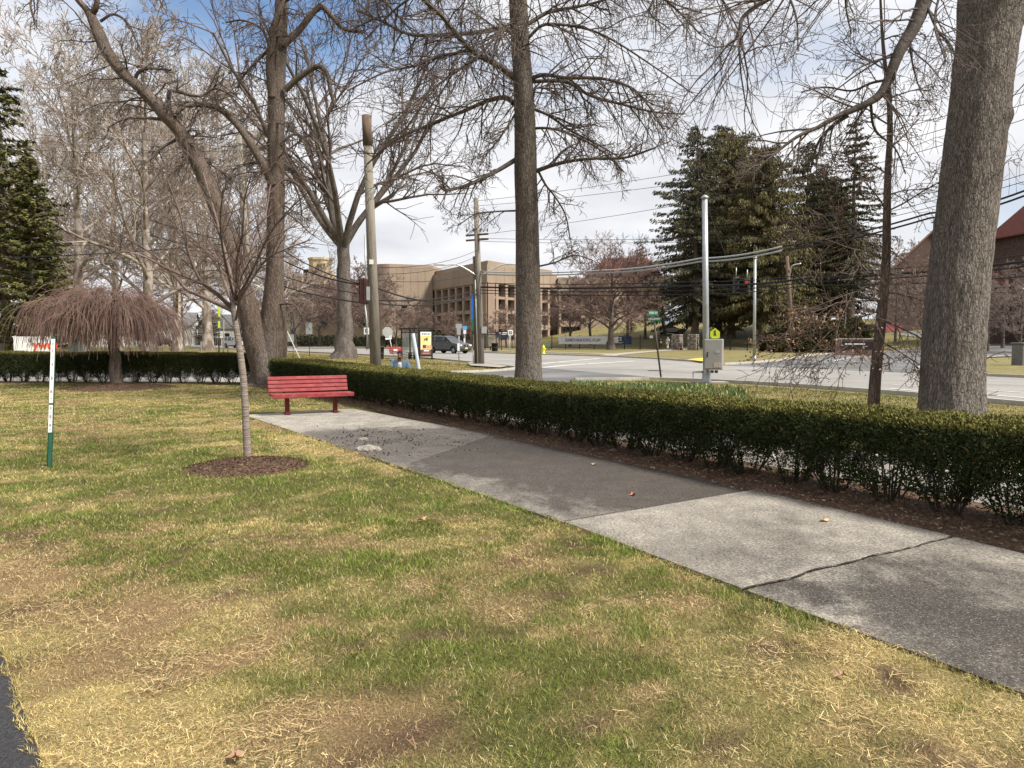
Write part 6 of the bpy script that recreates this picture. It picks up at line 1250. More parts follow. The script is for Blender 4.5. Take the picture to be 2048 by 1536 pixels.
for k, (y0, y1) in enumerate(((278, 250), (300, 285), (330, 325), (476, 480))): cable('%s of four thin wires from the pale pole out to the left' % ('topmost', 'second', 'third', 'lowest')[k], [onC(y0), P(-100, y1, 46)], .012, m_cab, .35, group=L1, n=14)
cable('heavy black cable from the pale pole running out to the left', [onC(484), P(-100, 517, 46)], .03, m_cab, .2, n=14); cable('black cable between the pale pole and the wooden pole', [onC(545), onA(608)], .03, m_cab, .25, n=14); cable('second black cable between the pale pole and the wooden pole', [onC(520), onA(590)], .02, m_cab, .3, n=14)
cl = P(809, 613, 36); sp = thing('splice_case', 'black cable splice case hanging between the two wooden poles', 'splice case', tuple(cl)); MB().tube([cl + Vector((-.14, 0, 0)), cl + Vector((-.11, 0, .0)), cl + Vector((.11, 0, 0)), cl + Vector((.14, 0, 0))], [.04, .075, .075, .04], 10).build('case', m_cab, sp); MB().tube([cl, P(809, 598, 36)], .008, 5).build('hanger', m_cab, sp)
cable('loop of slack black cable left of the corner pole', [P(815, 596, 36), P(818, 608, 36), P(828, 613, 36), P(838, 606, 36), P(842, 597, 36)], .02, m_cab, 0, 'cable_loop'); cable('thin span wire holding the traffic signals', [td, P(1472, 553, 50), tE - Vector((0, 0, 1.2))], .014, m_cab, .2, 'span_wire')
# guy wires
a, b = onB(600), GY(837, 33.0); gg = thing('guy_wire', 'pale plastic guard of a guy wire leaning before the bus shelter', 'guy wire', (b.x, b.y, 0)); q0, q1 = P(826, 667, 33.0), P(838.5, 742, 33.0); MB().tube([q0, q1, b.lerp(q1, .3)], .075, 8).build('guard', pmat('pale_blue_plastic', (.42, .47, .52), (.36, .41, .46), scale=4), gg); MB().tube([onA(560), q0], .010, 5).build('wire', m_cab, gg)
q0, q1 = P(566, 645, 34), P(599, 716, 34); gg = thing('guy_wire', 'thin pale guy guard slanting down right of the two-stemmed tree', 'guy wire', (q1.x, q1.y, 0)); MB().tube([q0, q1, GY(608, 34)], .022, 6).build('guard', pmat('pale_guard', (.50, .47, .42)), gg); MB().tube([onC(480), q0], .010, 5).build('wire', m_cab, gg)

# signs
sn = thing('street_name_sign', 'leaning dark post with two green street name blades reading PARK and N BROADWAY', 'street sign', tuple(G(1323, 758))); b = G(1323, 758); tpn = P(1307, 632, b.y); MB().tube([b - Vector((0, 0, .1)), tpn], .035, 8).build('post', m_frame, sn)
for x, y, w, h, rz, body, sz in ((1306.5, 626, .36, .165, -.1, 'PARK AV', .125), (1308, 638, .52, .165, -.35, 'N BROADWAY', .115)):
    c = P(x, y, b.y - .02); o = MB().box(c, (w, .02, h), rz, 0, .0 if y < 630 else .1, bev=.004).build('name_blade', m_grn if y > 630 else pmat('sign_green_bright', (.03, .24, .16)), sn); text('lettering', body, sz, m_whs, o, c + Matrix.Rotation(rz, 3, 'Z') @ Vector((0, -.014, 0)), rz, .001, .002, .62 if y < 630 else .58)
pent = [(-.5, -.5), (.5, -.5), (.5, .12), (0, .5), (-.5, .12)]; ps = flat_sign('crossing_sign', 'yellow-green pedestrian crossing sign showing above the grey cabinet', 'sign', P(1430, 666, 60), .75, .8, m_fl, -.1, [0], group=None, shape=pent)
c = P(1430, 665.5, 60) + Vector((0, -.03, 0)); MB().tube([c + Vector((0, 0, .15)), c + Vector((0, 0, .22))], .05, 8).tube([c + Vector((0, 0, .12)), c + Vector((0, 0, -.08))], .05, 6).tube([c + Vector((0, 0, -.05)), c + Vector((-.1, 0, -.27))], .03, 6).tube([c + Vector((0, 0, -.05)), c + Vector((.1, 0, -.27))], .03, 6).build('walking_figure', m_blk, ps); q = P(1430, 674, 60); MB().box(q + Vector((0, -.02, 0)), (.6, .03, .22)).build('plaque', m_fl, ps)
# stop sign seen from behind with plaques
c = P(775, 664, 56); octo = [(.5 * math.cos(a) * 1.05, .5 * math.sin(a) * 1.05) for a in np.linspace(math.pi / 8, 2 * math.pi + math.pi / 8, 8, endpoint=False)]
st = flat_sign('stop_sign', 'grey back of an octagonal sign on a leaning post left of the bus shelter', 'sign', c, .76, .76, m_grey, .3, [], shape=octo); MB().tube([P(776, 660, 56.06), P(785, 704, 56), P(790, 725, 56)], .03, 6).build('post', m_galv, st)
for y in (672, 677): q = P(777, y, 56); MB().box(q + Vector((0, .02, 0)), (.46, .02, .14), .3, 0, -.1).build('plaque', m_whs, st)
flat_sign('guide_sign', 'grey back of a sign on two posts right of the two-stemmed tree', 'sign', P(578.5, 676, 62), .75, .62, m_grey, .2, [-.3, .3], m_galv); flat_sign('parking_sign', 'tall grey back of a narrow sign on a dark post left of the flared trunk', 'sign', P(618, 657, 66), .55, 1.0, m_grey, .2, [0], m_frame)
sl_ = flat_sign('speed_sign', 'white speed limit sign reading 30 right of the flared trunk', 'sign', P(733, 662, 92), .62, .80, m_whs, 0, [0]); c = P(733, 662, 92); text('lettering', '30', .44, m_blk, sl_, c + Vector((0, -.03, -.12)), 0, .002, .012); MB().box(c + Vector((0, -.025, .24)), (.4, .01, .07)).box(c + Vector((0, -.025, .13)), (.36, .01, .07)).build('print', m_blk, sl_)
ds = flat_sign('corner_sign', 'grey backs of two stacked signs on a post before the grey car', 'sign', P(917.5, 652, 42), .34, .24, m_grey, 0, [0], m_galv); c = P(917.5, 663, 42); MB().box(c, (.22, .03, .36)).build('lower_board', m_grey, ds); c = P(917, 694, 41.9); MB().box(c, (.13, .03, .42)).build('bus_schedule', m_whs, ds)
bs = flat_sign('bus_stop_sign', 'blue and white bus stop sign behind the grey car', 'bus stop sign', P(929.5, 656, 80), .46, .40, pmat('bus_blue', (.10, .35, .62)), 0, [0], pmat('post_pale', (.55, .52, .50))); c = P(929.5, 664, 80); MB().box(c, (.30, .03, .40)).build('timetable', m_whs, bs); c = P(929, 685, 80); MB().box(c, (.16, .1, .9)).build('post_sleeve', m_whs, bs)
rs = flat_sign('route_sign', 'white route marker sign reading 22 left of the middle trunk', 'sign', P(1021, 665, 86), .62, .62, m_whs, 0, [0], pmat('post_pale', None) if 0 else MATS['post_pale'], shape=[(-.42, -.5), (.42, -.5), (.5, -.2), (.46, .2), (.5, .42), (.2, .5), (-.2, .5), (-.5, .42), (-.46, .2), (-.5, -.2)]); text('lettering', '22', .42, m_blk, rs, P(1021, 665.5, 86) + Vector((0, -.03, 0)), 0, .002, .014)
ns = flat_sign('campus_sign', 'dark navy campus notice sign on white posts behind the far bus shelter', 'sign', P(1006, 669, 100), 1.6, .85, pmat('navy_sign', (.022, .028, .05)), 0, [-.82, .82], m_whs); c = P(1006, 667, 100); MB().box(c + Vector((0, -.03, .1)), (1.1, .01, .12)).box(c + Vector((.05, -.03, -.12)), (.8, .01, .07)).build('print', m_whs, ns)
ys_ = thing('yellow_post_sign', 'dark post with narrow yellow-green panels at the far street on the left', 'sign', tuple(GY(438, 44))); b = GY(438, 44); MB().tube([b, P(438, 620, 44)], .045, 8).build('post', m_frame, ys_)
for y0, y1 in ((609, 634), (642, 656)): a, c = P(438, y0, 43.9), P(438, y1, 43.9); MB().box((a.x, a.y, (a.z + c.z) / 2), (.11, .06, a.z - c.z), .2).build('panel', m_fl, ys_)
for i, (x, y0) in enumerate(((402, 683), (446, 678), (447.5, 640), (456, 690))):
    b = GY(x, 46); MB().tube([b - Vector((0, 0, .05)), P(x, y0, 46)], .035, 7).build('stake', m_wood if i != 3 else m_frame, None, ('short wooden stake beyond the hedge left of the yellow post', 'pale stake right beside the yellow post', 'tall pale pole right beside the yellow post', 'short dark stake in front of the white car')[i], 'stake')
c = along(1345) + Vector((3, 14, 0)); gz = float(hz(c.x, c.y))
ks = flat_sign('kiosk_sign', 'dark blue and white information sign behind the gate pillars near the white car', 'sign', Vector((P(1334, 646, 146).x, 146, P(1334, 646, 146).z)), 1.5, 2.0, pmat('kiosk_blue', (.05, .07, .13)), 0, [-.5, .5], m_frame); q = P(1334, 646, 145.9); MB().box(q, (.8, .02, .8)).build('panel', pmat('kiosk_pale', (.35, .42, .55)), ks)
# vertical blue and green banner
p0, p1 = P(939, 590, 70), P(946, 661, 70); vb = thing('pole_banner', 'tall vertical banner, blue above and green below, left of the corner pole', 'banner', tuple(GY(952, 70))); MB().tube([GY(951, 70.2), P(950, 585, 70.2)], .06, 8).build('post', m_galv, vb)
zz = lambda y: P(942, y, 70).z; MB().slab([(P(940, 0, 70).x, 70, zz(638)), (P(950, 0, 70).x, 70, zz(638)), (P(950, 0, 70).x, 70, zz(589)), (P(940, 0, 70).x, 70, zz(589))], (0, .03, 0)).build('blue_cloth', pmat('banner_blue', (.012, .12, .46), (.01, .10, .40), scale=2), vb)
MB().slab([(P(943, 0, 70).x, 69.98, zz(661)), (P(951, 0, 70).x, 69.98, zz(661)), (P(950, 0, 70).x, 69.98, zz(637)), (P(940, 0, 70).x, 69.98, zz(637))], (0, .03, 0)).build('green_cloth', pmat('banner_green', (.012, .13, .09), (.01, .10, .08), scale=2), vb)

# bus shelters
m_shel = pmat('shelter_black', (.014, .012, .013), rough=.45); m_sg = pmat('shelter_glass', (.42, .46, .44), rough=.08, alpha=.28, spec=.6)
def shelter(label, c, rd, poster, L=3.4, W_=1.35, H=2.25):
    """long axis rd runs away from the viewer; the poster stands at the near end"""
    root = thing('bus_shelter', label, 'bus shelter', (c.x, c.y, 0)); rd = Vector((rd[0], rd[1], 0)).normalized(); sd = Vector((-rd.y, rd.x, 0)); sd = -sd if sd.x < 0 else sd; rz = math.atan2(rd.y, rd.x); at = lambda u, v, z: Vector((c.x, c.y, 0)) + rd * u + sd * v + Vector((0, 0, z))
    for u, v in ((0, 0), (0, W_), (L / 2, 0), (L, 0), (L, W_)): MB().box(at(u, v, H / 2), (.09, .09, H), rz).build('post', m_shel, root)
    MB().box(at(L / 2, W_ / 2, H + .05), (L + .3, W_ + .35, .12), rz).build('roof', m_shel, root)
    for u in (.25, .75): MB().box(at(L * u, 0, 1.22), (L / 2 - .1, .015, 1.75), rz).build('glass_pane', m_sg, root)
    for z in (.30, H - .22): MB().box(at(L / 2, 0, z), (L, .06, .07), rz).build('rail', m_shel, root)
    MB().box(at(L, W_ / 2, 1.22), (.015, W_ - .1, 1.75), rz).build('glass_pane', m_sg, root)
    MB().box(at(L * .55, .28, .48), (1.8, .35, .05), rz).box(at(L * .4, .28, .23), (.05, .3, .46), rz).box(at(L * .7, .28, .23), (.05, .3, .46), rz).build('seat', m_frame, root)
    f = MB().box(at(0, W_ / 2, 1.2), (.14, W_ - .02, 1.95), rz).build('poster_case', m_shel, root); nn = -rd
    pp = lambda y, z: at(-.075, W_ / 2 + y, 1.2 + z)                       # poster face points, y across, z up
    def pan(nm, y0, y1, za, zb, mat, k=.004): return MB().slab([pp(y0, za), pp(y1, za), pp(y1, zb), pp(y0, zb)], nn * k).build(nm, mat, f)
    w = W_ / 2 - .1
    if poster:
        pan('poster_sheet', -w, w, -.85, .85, pmat('poster_cream', (.72, .64, .42), (.70, .42, .08), scale=1.6), .004); pan('poster_header', -w, w, .56, .85, m_whs, .008); pan('poster_foot', -w, w, -.85, -.45, pmat('poster_brown', (.16, .06, .045), (.10, .05, .04), scale=4), .008)
        r = random.Random(2)
        for zz_ in (.75, .65):
            u = -w * .8
            while u < w * .7: g = r.uniform(.06, .16); pan('poster_print', u, min(u + g, w * .85), zz_ - .03, zz_ + .03, m_blk, .012); u += g + .04
        pan('poster_emblem', -.13, -.02, .22, .36, m_blk, .012); pan('poster_emblem', .02, .14, .20, .42, m_blk, .014); pan('poster_picture', -.26, .02, -.36, -.10, pmat('poster_dark', (.09, .06, .05)), .012)
        for q in range(4): pan('poster_picture', .06 + q * .12, .14 + q * .12, -.40, -.12 - .04 * (q % 2), pmat('poster_rust', (.42, .17, .08)), .012)
        pan('poster_print', -w * .4, w * .6, -.58, -.51, m_whs, .012); pan('poster_print', -w * .6, w * .7, -.74, -.70, pmat('poster_grey', (.4, .36, .34)), .012)
    else:
        pan('poster_sheet', -w, w, -.85, .85, pmat('poster_pale', (.52, .53, .46)), .004); pan('poster_picture', -.12, w, -.3, .55, pmat('poster_lilac', (.20, .22, .30)), .008)
    return root
c = G(838, 719.5); shelter('near black bus shelter with a yellow and brown poster on the street corner', c, (-.50, .866), True, W_=1.05)
c = G(947, 700.5); shelter('far black bus shelter across the street with a pale poster', c, (.93, .36), False, L=3.2, W_=1.9, H=2.3)
def bin_(label, c, r, h): root = thing('litter_bin', label, 'litter bin', (c.x, c.y, 0)); MB().lathe([(r * .85, 0), (r, h * .95), (r * 1.06, h * .96), (r * 1.06, h), (r * .8, h), (r * .75, h * .6), (0, h * .6)], (c.x, c.y, 0), 18).build('body', m_shel, root); MB().lathe([(r * 1.0, h * .45), (r * 1.02, h * .46), (r * 1.02, h * .5), (r, h * .51)], (c.x, c.y, 0), 18).build('band', m_frame, root)
bin_('black litter bin beside the far bus shelter', GY(989.5, 90), .42, 1.0); bin_('black litter bin right of the wooden pole near the shopping cart', GY(760, 56), .32, .95)
# fire hydrant
c = GY(1087, 76); hy = thing('fire_hydrant', 'yellow fire hydrant right of the middle trunk across the street', 'fire hydrant', (c.x, c.y, 0)); MB().lathe([(.20, 0), (.20, .06), (.13, .08), (.13, .55), (.17, .58), (.17, .63), (.14, .68), (.11, .78), (.04, .84), (.04, .92), (0, .92)], c, 14).build('barrel', m_yel, hy)
for s in (-1, 1): MB().tube([c + Vector((s * .1, 0, .48)), c + Vector((s * .24, 0, .48))], .075, 10).build('outlet', m_yel, hy)
MB().tube([c + Vector((0, -.1, .40)), c + Vector((0, -.25, .40))], .09, 10).build('pumper_outlet', m_yel, hy)
c = GY(1087, 96); gb_ = thing('green_bench', 'small green slatted bench across the street behind the yellow hydrant', 'bench', (c.x, c.y, 0)); m_gb = pmat('bench_green', (.10, .16, .12))
for i in range(3): MB().box(c + Vector((0, -.15 + i * .15, .45)), (1.7, .12, .04)).build('seat_slat', m_gb, gb_)
for i in range(4): MB().box(c + Vector((0, .25, .55 + i * .12)), (1.7, .03, .09)).build('back_slat', m_gb, gb_)
for s in (-.7, .7): MB().box(c + Vector((s, .05, .22)), (.06, .45, .44)).build('leg', m_iron, gb_)
# shopping cart
c = G(792, 722.5) ; c.z = 0; sc_ = thing('shopping_cart', 'red shopping cart standing left of the near bus shelter', 'shopping cart', (c.x, c.y, 0)); m_cart = pmat('cart_red', (.42, .018, .028), rough=.45); rz = .15; mt = Matrix.Rotation(rz, 3, 'Z'); f = lambda x, y, z: c + mt @ Vector((x, y, z))
tp4 = [f(-.52, -.30, 1.0), f(.42, -.26, .92), f(.42, .26, .92), f(-.52, .30, 1.0)]; bt4 = [f(-.34, -.22, .52), f(.36, -.18, .58), f(.36, .18, .58), f(-.34, .22, .52)]; mb = MB()
for i in range(4):
    j = (i + 1) % 4; mb.tube([tp4[i], tp4[j]], .022, 6).tube([bt4[i], bt4[j]], .018, 6).tube([tp4[i], bt4[i]], .018, 6)
    for k in range(1, 9): u = k / 9; mb.tube([tp4[i].lerp(tp4[j], u), bt4[i].lerp(bt4[j], u)], .016, 4)
    for k in range(1, 4): u = k / 4; mb.tube([tp4[i].lerp(bt4[i], u), tp4[j].lerp(bt4[j], u)], .028, 4)
for k in range(1, 6): u = k / 6; mb.tube([bt4[0].lerp(bt4[3], u), bt4[1].lerp(bt4[2], u)], .01, 4)
mb.build('basket', m_cart, sc_); p = [f(-.34, y, z) for y in (-.2, .2) for z in (.14,)]
fr = MB()
for y in (-.22, .22): fr.tube([f(-.50, y, .98), f(-.40, y, .5), f(-.36, y, .15), f(.40, y * .8, .14)], .016, 6).tube([f(-.38, y, .3), f(.30, y * .8, .55)], .014, 6)
fr.build('chassis', m_galv, sc_); MB().tube([f(-.60, -.26, 1.04), f(-.60, .26, 1.04)], .025, 8).tube([f(-.60, -.24, 1.04), f(-.5, -.24, .98)], .02, 6).tube([f(-.60, .24, 1.04), f(-.5, .24, .98)], .02, 6).build('handle', m_cart, sc_); MB().slab([f(-.15, -.30, .72), f(.1, -.29, .72), f(.1, -.29, .84), f(-.15, -.30, .84)], mt @ Vector((0, -.01, 0))).build('emblem_plate', m_whs, sc_)
for x in (-.36, .40):
    for y in (-.2, .2): q = f(x, y, .065); MB().tube([q + mt @ Vector((0, -.015, 0)), q + mt @ Vector((0, .015, 0))], .06, 10).build('wheel', m_blk, sc_)
# brick sign wall by the campus driveway
c = GY(1712, 68); bw = thing('brick_sign_wall', 'low brown brick sign wall with dark name plate beside the campus driveway', 'sign wall', tuple(c)); r = random.Random(8); MB().box((c.x, c.y, .75), (3.5, .36, 1.5), -.15).build('core', pmat('mortar', (.26, .23, .21)), bw); m_bk = [pmat('brick_a', (.15, .09, .075)), pmat('brick_b', (.20, .125, .10)), pmat('brick_c', (.12, .08, .07))]; mt = Matrix.Rotation(-.15, 3, 'Z')
for row in range(11):
    for k in range(13):
        x = -1.72 + k * .272 + (.136 if row % 2 else 0)
        if x < 1.7: q = c + mt @ Vector((x, -.19, 0)); MB().box((q.x, q.y, .07 + row * .132), (.255, .05, .115), -.15).build('brick', m_bk[r.randrange(3)], bw)
q = c + mt @ Vector((0, -.24, 0)); MB().box((q.x, q.y, .95), (2.7, .05, .66), -.15).build('name_plate', m_blk, bw); q = c + mt @ Vector((-.2, -.27, 0)); MB().box((q.x, q.y, 1.06), (1.7, .01, .09), -.15).box((q.x, q.y, .86), (2.1, .01, .06), -.15).build('print', m_whs, bw); MB().box((c.x, c.y, 1.53), (3.7, .55, .09), -.15).build('coping', m_kerb, bw)
q = GY(2046, 44); gp = thing('stone_gatepost', 'grey granite gatepost at the right edge beside the driveway', 'gatepost', (q.x, q.y, 0)); MB().box((q.x, q.y, .6), (.85, .85, 1.3), .1, bev=.03).build('block', pmat('granite', (.17, .16, .155), (.12, .115, .11), scale=8), gp); MB().box((q.x, q.y, 1.29), (.95, .95, .10), .1, bev=.02).build('cap', MATS['granite'], gp)
q = P(1785, 655, 104); rd_ = thing('red_tarp_shed', 'low red panel on the lawn behind the slender young tree', 'panel', tuple(GY(1785, 104))); MB().box((q.x, q.y, q.z), (2.6, .15, 1.2)).build('panel', pmat('faded_red', (.36, .12, .13), (.30, .09, .10), scale=2), rd_)
for s in (-1.1, 1.1): MB().box((q.x + s, q.y + .12, (q.z + GY(1785, 104).z) / 2), (.1, .1, q.z - GY(1785, 104).z + 1.0)).build('post', m_frame, rd_)
# white-edged board behind the hedge at the right
q = G(1884, 1012) + Vector((.30, .55, 0)); wb = thing('white_board_post', 'grey post with a white face showing through the hedge below the massive trunk', 'post', (q.x, q.y, 0)); MB().box((q.x - .06, q.y, .30), (.12, .05, .64), .1).build('post', pmat('post_grey', (.28, .27, .26)), wb); MB().box((q.x + .03, q.y - .03, .31), (.05, .03, .66), .1).build('white_face', m_whs, wb)
q = P(1548, 885, 9.9); wb = thing('white_board_post', 'thin white post showing through the hedge right of its middle', 'post', (q.x, q.y, 0)); MB().box((q.x, q.y, .33), (.06, .05, .70), .1).build('post', m_whs, wb); MB().box((q.x, q.y, .69), (.09, .08, .03), .1).build('cap', m_whs, wb)

# ================================================================== VEHICLES
m_tyre = pmat('tyre_rubber', (.016, .016, .017), rough=.85); m_rim = pmat('alloy_rim', (.38, .39, .40), rough=.35, metal=.7); m_cglass = pmat('car_glass', (.03, .037, .045), rough=.06, spec=.8); m_trim = pmat('car_trim', (.02, .02, .021), rough=.6); m_hl = pmat('headlamp', (.72, .74, .76), rough=.15, spec=.7); m_tl = pmat('tail_lamp', (.30, .01, .012), rough=.25)
def car(label, loc, heading, paint, L=4.95, Wd=1.92, H=1.76, group=None, plate=None, yellow=False):
    root = thing('car', label, 'car', (0, 0, 0), group); hl = L / 2; wr = .37; fx, rx_ = hl - .92, -hl + 1.0; g = .30; W2 = Wd / 2
    def arch(cx): return [(cx + (wr + .06) * math.cos(a), wr + (wr + .06) * math.sin(a)) for a in np.linspace(math.pi - .12, .12, 9)]
    low = [(-hl + .02, .42), (-hl + .10, g), *arch(rx_), *arch(fx), (hl - .14, g), (hl - .02, .44), (hl, .62), (hl - .05, .86), (hl - .22, .98), (hl - .75, 1.07), (hl - 1.28, 1.13), (-hl + .25, 1.16), (-hl + .03, 1.10), (-hl - .0, .8)]
    mb = MB(); n = len(low)
    prof = ((-W2, .97, .0), (-W2 + .09, 1.0, .015), (0, 1.008, .03), (W2 - .09, 1.0, .015), (W2, .97, .0)); vs = []
    for y, k, dz in prof:
        for x, z in low: vs.append((x * k, y, z + (dz if z > .9 else 0)))
    fs = [tuple(range(n - 1, -1, -1)), tuple(range(4 * n, 5 * n))] + [(r * n + i, r * n + (i + 1) % n, (r + 1) * n + (i + 1) % n, (r + 1) * n + i) for r in range(4) for i in range(n)]
    mb.add(vs, fs, False).build('body', paint, root)
    MB().box((0, 0, .42), (L - .5, Wd - .25, .3)).build('underbody', m_trim, root)
    # greenhouse
    gb0 = [(-hl + .16, 1.13), (hl - 1.20, 1.12)]; gt = [(-hl + .42, H - .05), (-hl + .95, H), (0.0, H), (hl - 2.15, H - .06)]; bot = [(-hl + .12, 1.12), (-hl + .7, 1.12), (0.1, 1.12), (hl - 1.15, 1.11)]
    wb, wt = W2 - .06, W2 - .24; vs = []
    for k in range(4): vs += [(bot[k][0], -wb, bot[k][1]), (bot[k][0], wb, bot[k][1]), (gt[k][0], wt, gt[k][1]), (gt[k][0], -wt, gt[k][1])]
    fs = [(0, 1, 2, 3), (12, 15, 14, 13)] + [(k * 4 + i, k * 4 + 4 + i, k * 4 + 4 + (i + 1) % 4, k * 4 + (i + 1) % 4) for k in range(3) for i in range(4)]
    MB().add(vs, fs).build('windows', m_cglass, root)
    ro = MB(); rv = []
    for k in range(4): x, z = gt[k]; rv += [(x - .02, -wt - .02, z - .03), (x, -wt + .08, z + .035), (x, wt - .08, z + .035), (x - .02, wt + .02, z - .03)]
    ro.add(rv, [(k * 4 + i, k * 4 + 4 + i, k * 4 + 5 + i, k * 4 + 1 + i) for k in range(3) for i in range(3)] + [(0, 1, 2, 3), (12, 15, 14, 13)]); ro.build('roof', paint, root)
    for s in (-1, 1):
        for (x0, z0), (x1, z1), w in (((hl - 1.18, 1.12), (hl - 2.15, H - .05), .045), ((.05, 1.12), (-.05, H - .02), .035), ((-hl + 1.35, 1.12), (-hl + 1.25, H - .03), .04), ((-hl + .14, 1.12), (-hl + .42, H - .05), .07)): MB().tube([(x0, s * (wb + .005), z0), (x1, s * (wt + .012), z1)], w, 5).build('pillar', paint, root)
        MB().tube([(-hl + .5, s * (wt - .02), H + .05), (-hl + 2.2, s * (wt - .02), H + .06)], .025, 6).build('roof_rail', m_rim, root)
        MB().box((hl - 1.62, s * (W2 + .09), 1.20), (.14, .20, .14), bev=.03).build('mirror', paint, root)
        for x in (.55, -.62): MB().box((x, s * (W2 + .012), .96), (.20, .03, .03)).build('door_handle', m_rim, root)
        for x in (1.12, .03, -1.05): MB().box((x, s * (W2 - .012), .74), (.014, .03, .66)).build('door_seam', m_trim, root)
        MB().box((.1, s * (W2 - .005), .40), (L - 2.7, .04, .10)).build('sill_trim', m_trim, root)
        MB().box((hl - .16, s * (W2 - .28), .84), (.30, .42, .15), s * -.35, bev=.04).build('headlight', m_hl, root); MB().box((-hl + .08, s * (W2 - .16), .98), (.16, .22, .30), bev=.03).build('taillight', m_tl, root)
        MB().box((hl - .10, s * (W2 - .30), .48), (.12, .26, .10), s * -.3).build('fog_lamp', m_trim, root)
        for cx in (fx, rx_):
            yo = s * (W2 - .13); o = MB().tube([(cx, yo - .11, wr), (cx, yo - .09, wr), (cx, yo + .09, wr), (cx, yo + .11, wr)], [wr - .03, wr, wr, wr - .03], 22).build('wheel', m_tyre, root)
            MB().tube([(cx, yo + s * .10, wr), (cx, yo + s * .118, wr)], wr * .66, 20).build('hub', m_trim, o); sp_m = MB()
            for k in range(5): a = k * 1.2566; sp_m.box((cx + math.cos(a) * wr * .34, yo + s * .125, wr + math.sin(a) * wr * .34), (wr * .62, .02, .085), 0, 0, -a)
            sp_m.tube([(cx, yo + s * .118, wr), (cx, yo + s * .135, wr)], .07, 10).build('rim', m_rim, o)
    MB().box((hl - .015, 0, .80), (.06, .62, .22), bev=.02).build('grille', m_trim, root); MB().box((hl + .025, 0, .80), (.02, .16, .11), bev=.005).build('badge', m_rim, root)
    MB().box((hl + .0, 0, .42), (.08, Wd - .5, .12), bev=.02).build('bumper_intake', m_trim, root); MB().box((hl + .02, 0, .56), (.02, .40, .16)).build('number_plate', plate or m_whs, root)
    if yellow: MB().box((hl - .02, .5, .55), (.08, .3, .3)).build('reflective_panel', m_fl, root)
    root.location = loc; root.rotation_euler.z = heading; return root
m_gray = pmat('graphite_paint', (.085, .088, .093), rough=.28, spec=.6, metal=.4); m_whp = pmat('white_car_paint', (.70, .70, .71), rough=.3, spec=.5); m_blkp = pmat('dark_car_paint', (.03, .03, .035), rough=.3)
car('dark grey sport utility car driving along the street toward the right', GY(897, 78), math.atan2(-.62, .78), m_gray, plate=pmat('plate_amber', (.62, .42, .12)))
car('white sport utility car with a yellow mark far down the street on the left', GY(472, 120), math.atan2(-.55, .83), m_whp, yellow=True, L=4.7)
car('white car parked on the rise behind the gate pillars', GY(1340, 132), .12, m_whp, L=4.6, H=1.5)
car('dark parked car behind the weeping tree at the far left', GY(330, 150), .1, m_blkp, H=1.5, L=4.6)
car('pale car parked at the far left behind the sign board', GY(12, 96), .2, m_whp, H=1.55)

# ================================================================== PEOPLE
m_skin = pmat('skin', (.30, .16, .10), rough=.55); m_hair = pmat('black_hair', (.012, .010, .010), rough=.6)
def skin_mesh(name, nodes, edges, root_i=0, sub=2, mat=None):
    """nodes: (x,y,z,r)"""
    me = bpy.data.meshes.new(name); me.from_pydata([n[:3] for n in nodes], edges, []); o = bpy.data.objects.new(name, me); COL.objects.link(o)
    o.modifiers.new('skin', 'SKIN'); sv = me.skin_vertices[0].data
    for i, n in enumerate(nodes):
        r = n[3]; sv[i].radius = r if isinstance(r, tuple) else (r, r); sv[i].use_root = (i == root_i)
    s = o.modifiers.new('sub', 'SUBSURF'); s.levels = sub; s.render_levels = sub
    dg = bpy.context.evaluated_depsgraph_get(); out = bpy.data.meshes.new_from_object(o.evaluated_get(dg)); bpy.data.objects.remove(o)
    out.materials.clear(); out.materials.append(mat); out.polygons.foreach_set('use_smooth', np.ones(len(out.polygons), bool)); out.name = name; return out
def chain(a): return [(i, i + 1) for i in range(len(a) - 1)]
def body_nodes(pz):
    """pose dict of joints -> nodes, edges for one continuous body"""
    J = pz; nodes = []; idx = {}
    def add(k, r): idx[k] = len(nodes); nodes.append((*J[k], r))
    add('pelvis', (.15, .11)); add('waist', (.135, .10)); add('chest', (.165, .115)); add('neck', (.055, .055)); add('jaw', (.060, .070)); add('head', (.078, .095)); add('crown', (.060, .070))
    E = [('pelvis', 'waist'), ('waist', 'chest'), ('chest', 'neck'), ('neck', 'jaw'), ('jaw', 'head'), ('head', 'crown')]
    add('nose', (.014, .014)); E.append(('head', 'nose'))
    for s in 'lr':
        add('sh' + s, (.062, .062)); add('el' + s, (.042, .042)); add('wr' + s, (.028, .030)); add('ha' + s, (.036, .022)); E += [('chest', 'sh' + s), ('sh' + s, 'el' + s), ('el' + s, 'wr' + s), ('wr' + s, 'ha' + s)]
        hx, hy, hz_ = J['ha' + s]; wx, wy, wz = J['wr' + s]; dv = Vector((hx - wx, hy - wy, hz_ - wz)).normalized(); sv_ = dv.cross(Vector((0, 1, .1))).normalized()
        for q in range(4): k = 'f%d%s' % (q, s); p = Vector((hx, hy, hz_)) + dv * (.085 - .008 * abs(q - 1.3)) + sv_ * (q - 1.5) * .020 + Vector((0, -.015, 0)); J[k] = tuple(p); add(k, (.008, .008)); E.append(('ha' + s, k))
        k = 'th' + s; p = Vector((wx, wy, wz)).lerp(Vector((hx, hy, hz_)), .7) - sv_ * .045 + dv * .03; J[k] = tuple(p); add(k, (.009, .009)); E.append(('ha' + s, k))
        add('hip' + s, (.088, .088)); add('kn' + s, (.058, .058)); add('an' + s, (.038, .040)); add('to' + s, (.040, .028)); E += [('pelvis', 'hip' + s), ('hip' + s, 'kn' + s), ('kn' + s, 'an' + s), ('an' + s, 'to' + s)]
    return nodes, [(idx[a], idx[b]) for a, b in E]
